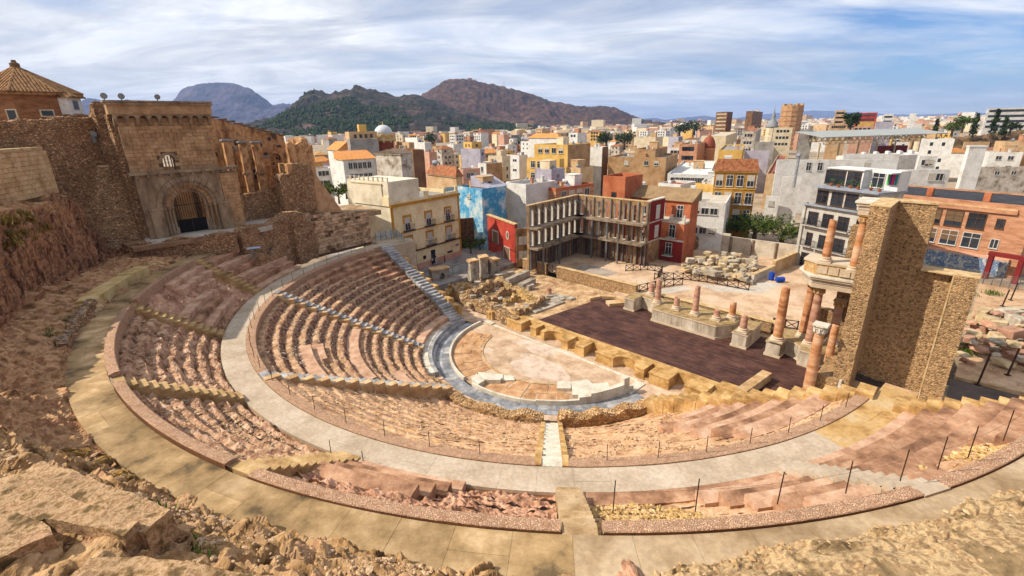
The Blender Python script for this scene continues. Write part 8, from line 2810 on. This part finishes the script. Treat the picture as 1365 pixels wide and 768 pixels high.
def tree(label, p, h, r, mat, n=420, seed=0, group=None, size=.3, flat=.75, conical=False, name='tree', trunk=True):
 o = thing(name, label, 'tree' if name == 'tree' else 'shrub', p, 0, group)
 rs_ = np.random.RandomState(seed + 40)
 p = np.array(p, float)
 mb = MB()
 if trunk:
  mbt = MB().tube(p - np.array([0, 0, .5]), p + np.array([0, 0, h * .55]), r * .12, 7, 0, r * .05)
  for k in range(5):
   a = k * 1.3 + seed
   mbt.tube(p + np.array([0, 0, h * (.3 + .05 * k)]), p + np.array([r * .6 * cos(a), r * .6 * sin(a), h * (.6 + .05 * k)]), r * .05, 5, 0, r * .015)
  mbt.build('trunk', m_bark, o)
 if conical:
  for k in range(n):
   f = rs_.rand()
   rr_ = r * (1 - f) ** .7 * (.5 + .5 * rs_.rand())
   a = rs_.uniform(0, 6.28)
   q = p + np.array([rr_ * cos(a), rr_ * sin(a), h * (.08 + .92 * f)])
   t_ = rs_.normal(0, 1, (3, 3)) * size
   mb.add([q + t_[0], q + t_[1], q + t_[2]], [(0, 1, 2)])
 else:
  for k in range(9):
   a = rs_.uniform(0, 6.28)
   c = p + np.array([r * .62 * cos(a) * rs_.rand() ** .5, r * .62 * sin(a) * rs_.rand() ** .5, h * rs_.uniform(.5, .86)])
   leafball(mb, c, r * rs_.uniform(.3, .5), n // 9, rs_, 0, flat, size)
 mb.build('crown', mat, o)
 return o
for i, (x, y, d, hh, r, m, lab) in enumerate((
  (745, 203, 330, 12, 9, m_leafd, 'dark broad tree group behind the yellow house, left'), (762, 200, 360, 12, 9, m_leafd, 'dark broad tree behind the white flat roofed block'),
  (808, 199, 380, 13, 9, m_leafd, 'dark tree left of the tan house skyline'), (832, 199, 380, 13, 10, m_leafd, 'dark tree in the middle of the row behind the tan house'),
  (700, 205, 420, 12, 10, m_leafd, 'dark tree below the brown hill behind the cubic house'), (905, 182, 520, 14, 14, m_leafd, 'broad dark tree on the plain left of the tower blocks'),
  (925, 180, 540, 14, 13, m_leafd, 'wide dark tree just left of the leftmost tower block'), (1131, 185, 290, 15, 6, m_leafd, 'dark dense tree rising beside the sand coloured grid front'),
  (1268, 181, 240, 7, 5, m_leafg, 'bushy green tree at the right end of the canopy'), (1282, 176, 250, 8, 5, m_leafg, 'olive green tree on the bank, left of the cypresses'),
  (1345, 180, 250, 6, 5, m_leafd, 'round dark tree below the hilltop flats'), (575, 195, 500, 12, 12, m_leafd, 'dark tree at the foot of the craggy hill, right of the domed tower'))):
 tree(lab, at_y(x, y, d), hh, r, m, 500, i, None, .055 * hh)
for i, (x, y, d, hh) in enumerate(((1296, 182, 255, 11), (1322, 180, 250, 12), (1335, 182, 246, 9), (1245, 180, 300, 9))):
 tree('dark slender cypress on the earth bank, ' + ('leftmost of the tall ones', 'tallest and in the middle', 'shorter and rightmost', 'small and beside the canopy')[i], at_y(x, y, d), hh, 1.5, m_leafd, 360, i, 'cypresses on the bank', .5, conical=True)
gb = at_z(1020, 330, 1.8)
for k, (dx, lab) in enumerate(((-7, 'left'), (0, 'middle'), (7, 'right'))):
 tree(lab + ' one of the big loose green bushes behind the pale yard wall', gb + np.array([dx * .7, 5 + dx * -.3, 0]), 6.0 - .6 * abs(k - 1), 5.2, m_leafg, 1500, k + 3, 'bushes behind the yard wall', .2, .8, name='shrub')
for k, (x, y) in enumerate(((620, 330), (628, 337), (634, 324), (640, 332), (617, 318), (645, 322))):
 tree(('low dark green garden bush beside the red end front, ' + ('nearest the yellow house', 'nearest the street', 'at the back', 'next to the red wall', 'deepest in the shade', 'behind the red wall')[k]), at_z(x, y, 1.9), 2.2, 1.6, m_leafg, 400, k, 'garden bushes', .14, .8, name='shrub', trunk=True)
for k, (x, y) in enumerate(((452, 268), (440, 262), (462, 262))):
 tree('dry olive green shrub on the garden terrace above the block wall, ' + ('middle', 'left', 'right') [k] + ' one', at_z(x, y, 14.3), 2.6, 1.8, m_leafg, 420, k + 9, 'shrubs on the garden terrace', .16, .8, name='shrub')
# ================================================================ ruins left of the stage
m_r1 = M('ruin_stone', [(126, 98, 66), (166, 132, 94), (188, 156, 118), (146, 122, 98)], 1.6, bump=.8, bscale=7, vor=(2.8, (116, 88, 58), .9, .1), big=.2, bigs=.4)
m_ry = M('yellow_ruin_stone', [(160, 126, 70), (190, 156, 100), (204, 176, 128)], 1.4, bump=.7, bscale=6, vor=(2.2, (150, 116, 66), .7, .1), big=.2, bigs=.4)
m_gm = M('weathered_grey_block', [(122, 110, 96), (156, 144, 128), (178, 166, 150)], 1.0, bump=.4, bscale=6, big=.25, bigs=.6, rnd=.25)
def rpath(label, pxs, z, w, zt, mat, seed, cap=m_sandpale):
 pts = [at_z(x, y, z) for x, y in pxs]
 return rough_wall(label, pts, w, .3, zt, mat, seed, cap, 'low excavated walls left of the stage', .16, 'excavated_wall', .18, 20)
def zz(a, b, k=9.0):
 return lambda f: a + b * sin(k * f + a) + .2 * sin(31 * f)
rpath('excavated wall running along the back of the yellow stage front wall', [(606, 388), (622, 397), (640, 405), (655, 409), (672, 419), (690, 425)], 1.5, .9, zz(1.9, .25), m_r1, 1)
rpath('excavated cross wall leading back from its left end', [(624, 397), (640, 389), (655, 383), (668, 378)], 1.6, .8, zz(2.5, .3), m_r1, 2)
rpath('excavated cross wall in the middle of the dig', [(648, 405), (662, 397), (676, 391), (684, 388)], 1.6, .75, zz(2.3, .3), m_r1, 3)
rpath('excavated cross wall on the right of the dig ending at the pale paving', [(690, 419), (704, 411), (716, 405), (727, 396)], 1.6, .8, zz(2.0, .35), m_r1, 4)
rpath('yellowish excavated wall along the back of the dig', [(664, 373), (676, 379), (690, 386), (704, 394), (712, 400)], 1.6, 1.3, zz(1.7, .3), m_ry, 5)
rpath('short excavated wall stub between the cross walls', [(672, 404), (682, 399), (694, 396)], 1.5, .7, zz(1.8, .3), m_ry, 6)
rpath('excavated wall stub at the left of the dig near the arched block', [(598, 384), (612, 381), (626, 382)], 1.5, .8, zz(1.8, .25), m_ry, 7)
rpath('low excavated wall near the foot of the side stairs', [(584, 396), (596, 392), (608, 388)], 1.3, .9, zz(1.6, .2), m_ry, 8)
for k in range(46):
 x, y = random.choice(((630, 400), (650, 395), (668, 412), (700, 415), (640, 385), (680, 400), (660, 408), (610, 390), (720, 402)))
 p = at_z(x + random.uniform(-14, 14), y + random.uniform(-8, 8), 1.1)
 s = random.uniform(.35, .8)
 o = inst('stone_block', stone_mesh(random.randint(0, 4), random.choice((m_gm, m_sp[0], m_sp[1])), random.choice(('block', 'rock'))), None, p + np.array([0, 0, random.choice((0, .2, .9))]), 0,
    (s * 1.5, s, s * .7), (random.uniform(-.15, .15), random.uniform(-.15, .15), random.uniform(0, 6)))
 tag(o, 'loose stone lying among the excavated walls left of the stage', 'stone block', 'loose stones in the dig')
# upright marble pieces
ab = thing('arched_block', 'squat pale marble block pierced by a small arch, near the top of the dig', 'stone block', at_z(586, 378, 1.2))
c0 = at_z(577, 379, 1.2)
c1 = at_z(599, 375, 1.2)
d_ = (c1 - c0)[:2]
Lb = np.linalg.norm(d_)
yw = math.atan2(d_[1], d_[0])
ab.location, ab.rotation_euler = c0, (0, 0, yw)
poly = [(0, 0), (Lb * .42, 0)] + [(Lb * .58 - Lb * .16 * cos(R(a)), 1.25 + Lb * .16 * sin(R(a))) for a in range(0, 181, 20)] + [(Lb * .74, 0), (Lb, 0), (Lb, 2.3), (0, 2.3)]
n = len(poly)
nrm(MB().add([(x, 0, z) for x, z in poly] + [(x, 1.6, z) for x, z in poly], [(i, (i + 1) % n, n + (i + 1) % n, n + i) for i in range(n)] + [tuple(range(n))[::-1], tuple(range(n, 2 * n))]).build('block', m_gm, ab, world=False))
MB().box((Lb / 2, .8, 2.45), (Lb + .2, 1.9, .28), 0, jit=.05).build('cap', m_sandpale, ab, world=False)
for lab, (x, y), dim, h, rz in (('tall pale marble pier with fluted sides, left of the cluster behind the dig', (631, 374), (1.3, 1.3), 3.6, .5), ('rounded grey pier in the middle of the cluster behind the dig', (645, 369), (1.4, 1.6), 3.7, .3),
        ('broad stepped marble block right in the cluster behind the dig', (657, 366), (1.9, 1.6), 2.9, .6)):
 p = at_z(x, y, 1.2)
 o = thing('marble_pier', lab, 'stone pier', p, rz, 'marble piers behind the dig')
 MB().box((0, 0, .3), (dim[0] + .3, dim[1] + .3, .6), 0, jit=.04).build('base', m_gm, o, world=False)
 MB().box((0, 0, h / 2 + .2), (dim[0], dim[1], h - .6), 0, jit=.06, taper=.94).build('shaft', m_gm, o, world=False)
 for q in (-.3, .3):
  MB().box((q * dim[0], -dim[1] / 2 - .04, h / 2 + .2), (.28, .14, h - .9), 0, jit=.02).build('pilaster', m_gm, o, world=False)
 MB().box((0, 0, h), (dim[0] + .35, dim[1] + .35, .4), 0, jit=.08).build('cap', m_sandpale, o, world=False)
for lab, (xa, ya), (xb, yb), z, w, h in (('long grey marble beam lying across the back of the dig', (676, 376), (704, 364), 1.6, .9, 1.1), ('second shorter grey marble beam lying in front of the long one', (694, 382), (711, 374), 1.5, 1.0, .9),
         ('curved grey block lying right of the marble piers', (660, 370), (684, 364), 1.5, 1.0, .9), ('grey slab leaning on the dig wall', (703, 386), (711, 383), 1.2, .5, 1.2)):
 a, b = at_z(xa, ya, z), at_z(xb, yb, z)
 o = MB().beam(a, b, w, h).build('stone_beam', m_gm)
 tag(o, lab, 'stone beam', 'stone beams in the dig')
# pale paving beside the stage
pv = thing('slab_paving', 'pale uneven paving slabs beside the left edge of the dark stage', 'paving', at_z(735, 403, 1.1))
q0, q1, q2, q3_ = at_z(714, 417, 1.15)[:2], at_z(768, 397, 1.15)[:2], at_z(738, 391, 1.15)[:2], at_z(694, 411, 1.15)[:2]
for i in range(7):
 for j in range(4):
  f0, f1, g0, g1 = i / 7, (i + .95) / 7, j / 4, (j + .94) / 4
  B2 = lambda f, g: (q0 * (1 - f) + q1 * f) * (1 - g) + (q3_ * (1 - f) + q2 * f) * g
  if random.random() < .1:
   continue
  MB().prism([tuple(B2(f, g) + np.random.RandomState(i * 9 + j).uniform(-.06, .06, 2)) for f, g in ((f0, g0), (f1, g0), (f1, g1), (f0, g1))], .8, 1.22 + random.uniform(-.05, .06)).build('slab', m_gm, pv)
cz = at_z(732, 392, 1.3)
column('small pink column drum standing on the pale paving', *px_st(732, 392, 1.2), 1.2, 2.2, r=.42, mat=m_colp, base=False)
for lab, pts in (('low curved stone kerb at the back edge of the dark stage', [(-5.4, 15.2), (-4.6, 17.2), (-2.6, 18.4), (-.4, 18.2)]),):
 ko = thing('stone_kerb', lab, 'kerb', st(-3, 17.5, 1.2))
 for a, b in zip(pts, pts[1:]):
  MB().beam(st(*a, 1.35), st(*b, 1.35), .7, .4).build('kerb_stone', m_sandpale, ko)
o = MB().beam(st(-2.0, 15.2, 1.4), st(.4, 18.6, 1.4), 1.5, .45).build('stone_slab', m_sandpale)
tag(o, 'broad flat stone slab lying on the back left corner of the dark stage', 'stone slab')
# gravel over the bare ground
def scatter(label, region, z, n, mat, smin=.03, smax=.1, seed=0, name='gravel'):
 rs_ = np.random.RandomState(seed)
 R_ = np.array(region)
 lo, hi = R_.min(0), R_.max(0)
 P_ = rs_.uniform(lo, hi, (n, 2))
 k = fbm(np.c_[P_ * .35, np.zeros(n)], 3) > -.1
 o = rubble(name, None, [st(a, b, z) for a, b in P_[k]], rs_.uniform(smin, smax, n), mat, seed)
 o['label'] = label
scatter('small loose stones over the excavated ground', [(-26, 12), (-5, 20.5)], .97, 1600, m_rubble, .04, .16, 1)
scatter('small loose stones on the plaza behind the stage', [(-6, 22.5), (26, 36)], 1.8, 900, m_rubble, .03, .1, 2)
scatter('small loose stones on the yard right of the pier', [(36.5, 20), (50, 45)], 1.81, 700, m_rubble, .05, .16, 3)
# yellow side wall below the long stairs, and the terrace blocks at its top
sw = thing('side_wall', 'yellow stone wall stepping down beside the long white side stairs', 'wall', st(-24, -2.2, 1))
for k in range(9):
 s0 = -31.0 + k * 1.75
 MB().prism(stp([(s0, -2.5), (s0 + 1.73, -2.5), (s0 + 1.73, -1.85), (s0, -1.85)]), .1, 7.6 - k * .62 + random.uniform(-.05, .05)).build('block', m_sand, sw)
for (s0, s1, t0, t1, z) in ((-33.6, -31.8, -2.2, -.4, 8.2), (-31.7, -30.2, -1.8, -.2, 6.6), (-34.5, -32.5, -.3, 1.4, 7.6)):
 MB().prism(stp([(s0, t0), (s1, t0), (s1, t1), (s0, t1)]), 1, z).build('pier_block', m_sand, sw)
mst = M('street_paving', [(112, 104, 100), (136, 128, 122), (150, 142, 134)], .6, bump=.2, big=.2, bigs=.15)
sheet('street', [(-75, .0), (-36.4, .0), (-36.3, 1.6), (-27.1, 1.8), (-27.0, 40), (-38, 60), (-75, 60)], 1.77, mst, 'grey paved street in front of the yellow trimmed house', 1.2)
# glass railing along the street
gr = thing('glass_railing', 'long glass and steel railing between the street and the dig', 'railing', at_z(575, 366, 2))
m_gl = bpy.data.materials.new('railing_glass')
m_gl.use_nodes = True
bb = m_gl.node_tree.nodes['Principled BSDF']
bb.inputs['Base Color'].default_value = (.75, .82, .86, 1)
bb.inputs['Transmission Weight'].default_value = .85
bb.inputs['Roughness'].default_value = .08
bb.inputs['IOR'].default_value = 1.1
gp = [at_z(x, y, 1.8) for x, y in ((566, 372), (604, 366), (640, 352), (664, 345), (692, 338))]
gp = [np.array([p[0], p[1], 1.8]) for p in gp]
for a, b in zip(gp, gp[1:]):
 L = np.linalg.norm(b - a)
 n = max(1, int(L / 1.8))
 for i in range(n + 1):
  c = a + (b - a) * i / n
  MB().beam(c, c + np.array([0, 0, 1.5]), .07, .07).build('post', m_steel, gr)
  if i < n:
   d = a + (b - a) * (i + 1) / n
   MB().beam(c + (d - c) * .04 + np.array([0, 0, .75]), c + (d - c) * .96 + np.array([0, 0, .75]), .02, 1.3).build('glass_pane', m_gl, gr)
 MB().beam(a + np.array([0, 0, 1.5]), b + np.array([0, 0, 1.5]), .08, .06).build('handrail', m_steel, gr)
g2 = thing('glass_railing', 'steel mesh railing at the end of the pale walkway beside the block wall', 'railing', st(-36.5, -2, 9))
for a, b in ((st(-36.2, -2.6, 8.9), st(-36.0, 1.2, 8.9)), (st(-36.0, 1.2, 8.9), st(-31.8, .0, 8.6))):
 n = 4
 for i in range(n + 1):
  c = a + (b - a) * i / n
  MB().beam(c, c + np.array([0, 0, 1.6]), .07, .07).build('post', m_steel, g2)
  if i < n:
   d = a + (b - a) * (i + 1) / n
   MB().beam(c + (d - c) * .05 + np.array([0, 0, .85]), c + (d - c) * .95 + np.array([0, 0, .85]), .02, 1.3).build('glass_pane', m_gl, g2)
MB().prism(stp([(-40, -3.0), (-34.0, -3.0), (-31.8, -2.4), (-31.6, 2.0), (-40, 2.0)]), 1, 8.86).build('landing', m_walk, g2)
# people in the street
def person(label, p, shirt, legs, rz=0.0, h=1.7, arm=0.0):
 o = thing('person', label, 'person', p, rz, 'people in the street')
 k = h / 1.7
 J = [(0, 0, .92), (0, 0, 1.16), (0, 0, 1.42), (0, .01, 1.52), (0, .02, 1.62), (.1, 0, .86), (.11, .03, .48), (.11, 0, .07), (.11, .14, .03), (-.1, 0, .86), (-.11, -.03, .48), (-.12, -.08, .07), (-.12, .06, .03),
   (.19, 0, 1.39), (.26, 0, 1.12), (.25, .12 + arm, .9 + arm), (.24, .16 + arm, .83 + arm), (-.19, 0, 1.39), (-.26, 0, 1.12), (-.25, .1, .88), (-.24, .12, .8)]
 E = [(0, 1), (1, 2), (2, 3), (3, 4), (0, 5), (5, 6), (6, 7), (7, 8), (0, 9), (9, 10), (10, 11), (11, 12), (2, 13), (13, 14), (14, 15), (15, 16), (2, 17), (17, 18), (18, 19), (19, 20)]
 RD = [.13, .13, .14, .055, .1, .09, .062, .045, .045, .09, .062, .045, .045, .06, .045, .036, .04, .06, .045, .036, .04]
 def skin(nm, idx, grow, mat):
  mp_ = {v: i for i, v in enumerate(idx)}
  me = bpy.data.meshes.new(nm)
  me.from_pydata([tuple(c * k for c in J[i]) for i in idx], [(mp_[a], mp_[b]) for a, b in E if a in mp_ and b in mp_], [])
  b = inst(nm, me, o)
  me.materials.append(mat)
  md = b.modifiers.new('skin', 'SKIN')
  for i, v in enumerate(idx):
   me.skin_vertices[0].data[i].radius = (RD[v] * grow * k,) * 2
  me.skin_vertices[0].data[0].use_root = True
  sb = b.modifiers.new('smooth', 'SUBSURF')
  sb.levels = sb.render_levels = 1
  return b
 skn = M('skin', [(150, 102, 78), (176, 126, 100)], 2, bump=0, big=0)
 skin('body', list(range(21)), 1.0, skn)
 skin('shirt', [1, 2, 0, 13, 14, 17, 18], 1.12, shirt)
 skin('trousers', [0, 5, 6, 7, 9, 10, 11], 1.15, legs)
 MB().lathe([(.02, .12), (.08, .1), (.11, .04), (.1, -.02), (.02, -.03)][::-1], 10, (0, -.015, 1.64 * k)).build('hair', M('dark_hair', [(30, 22, 18)], 1, bump=0, big=0), o, world=False)
cw_ = lambda n, c: M(n, [c], 1, bump=0, big=0)
W1, NV, PK = cw_('white_shirt', (200, 200, 200)), cw_('navy_trousers', (36, 40, 60)), cw_('pink_top', (180, 50, 90))
for lab, (x, y), sh_, lg, rz in (('person in a dark top standing at the street door of the yellow trimmed house', (554, 352), NV, NV, .4), ('person in a white shirt beside the dark topped one', (558, 354), W1, NV, 2.2),
        ('person in a white shirt and dark trousers walking below the middle door', (577, 354), W1, NV, 1.2), ('person in white standing right of the middle door', (582, 353), W1, W1, -.6),
        ('person in a pink top and dark trousers walking alone to the right', (593, 350), PK, NV, 1.8)):
 person(lab, at_z(x, y, 1.78), sh_, lg, rz)
# ================================================================ yard at the right
stone_heap(150, [px_st(x, y, 1.82) for x, y in ((1272, 482), (1282, 452), (1305, 428), (1345, 416), (1400, 425), (1410, 500), (1335, 494))], 1.82, 'tan stone or column drum in the big loose heap right of the pier', 'loose stones right of the pier',
   [m_sp[1], m_sp[0], M('pinkish_spolia', [(150, 108, 86), (182, 140, 114)], 1.2, bump=.5, big=.2, rnd=.3)], .7, 1.5, 2, ('block', 'rock', 'rock'), 9)
kt = thing('timber_kerb', 'long low sand coloured timber kerb in front of the loose stones', 'kerb', st(42, 19.8, 1.85))
for a, b in (((36.6, 19.6), (41.5, 20.0)), ((41.6, 20.0), (48.0, 17.0))):
 MB().beam(st(*a, 1.98), st(*b, 1.98), .4, .3).build('beam', m_sandpale, kt)
for lab, (x, y), h in (('rusty tilted steel post on the dark concrete right of the pier', (1303, 513), 3.4), ('thin dark steel post before the heap of loose stones', (1343, 500), 3.0), ('dark fence post at the back of the tan yard', (1336, 408), 2.4), ('second dark fence post at the back of the tan yard', (1347, 400), 2.6)):
 p = at_z(x, y, 1.85)
 o = thing('steel_post', lab, 'post', p, 0, 'steel posts in the yard')
 MB().beam(p, p + np.array([.25, 0, h]), .12, .12).build('post', m_metal, o)
 MB().box(p + np.array([0, 0, .03]), (.4, .4, .06)).build('foot', m_metal, o)
for lab, (x, y), dm, c in (('white plank pile lying beyond the loose stones', (1312, 418), (3.0, .9, .4), m_wht), ('stack of pale cut slabs beside the pier end pillar', (1296, 430), (2.6, 1.4, .9), m_sp[1]), ('striped white and blue panels on the stone heap', (1335, 433), (2.6, 1.3, .5), m_lead)):
 p = at_z(x, y, 1.85)
 o = thing('slab_stack', lab, 'stack', p, .4, 'stacks in the yard')
 for q in range(5):
  MB().box((-dm[0] / 2 + dm[0] * (q + .5) / 5, 0, dm[2] / 2), (dm[0] / 5 - .06, dm[1], dm[2]), 0, jit=.03).build('slab', c, o, world=False)
gd = at_z(1290, 470, 1.9)
tufts('weeds', 'green weeds between the loose stones of the yard', [at_z(x, y, 2.0) for x, y in ((1290, 470), (1350, 470), (1300, 462), (1338, 445), (1352, 470), (1120, 352), (1112, 350), (1290, 392), (1325, 392))], m_green, 120, .5, .5, 5)
mf = thing('mesh_fence', 'grey wire mesh fence with posts along the back of the tan yard', 'fence', at_z(1250, 372, 1.8))
f0, f1 = at_z(1236, 366, 1.8), at_z(1420, 398, 1.8)
nn_ = 16
for i in range(nn_ + 1):
 c = f0 + (f1 - f0) * i / nn_
 MB().beam(c, c + np.array([0, 0, 2.0]), .08, .08).build('post', m_steel, mf)
mbm = MB()
for k in range(7):
 mbm.beam(f0 + np.array([0, 0, .2 + .3 * k]), f1 + np.array([0, 0, .2 + .3 * k]), .02, .02)
for i in range(120):
 c = f0 + (f1 - f0) * i / 120
 mbm.beam(c + np.array([0, 0, .1]), c + np.array([0, 0, 2.0]), .018, .018)
mbm.build('wire_mesh', m_steel, mf)
# ================================================================ air
mb = MB().b2(-11000, 11000, -400, 20000, -45, 580)
hz = mb.build('haze', [])
hz['kind'] = 'stuff'
hz['label'] = 'thin bluish haze in the air over the whole town and the hills'
hm = bpy.data.materials.new('air_haze')
hm.use_nodes = True
ht = hm.node_tree
ht.nodes.clear()
pv_ = ht.nodes.new('ShaderNodeVolumePrincipled')
pv_.inputs['Color'].default_value = (0.40, 0.58, 1.0, 1)
pv_.inputs['Density'].default_value = 0.000068
pv_.inputs['Anisotropy'].default_value = 0.0
ho = ht.nodes.new('ShaderNodeOutputMaterial')
ht.links.new(pv_.outputs[0], ho.inputs['Volume'])
hz.data.materials.clear()
hz.data.materials.append(hm)
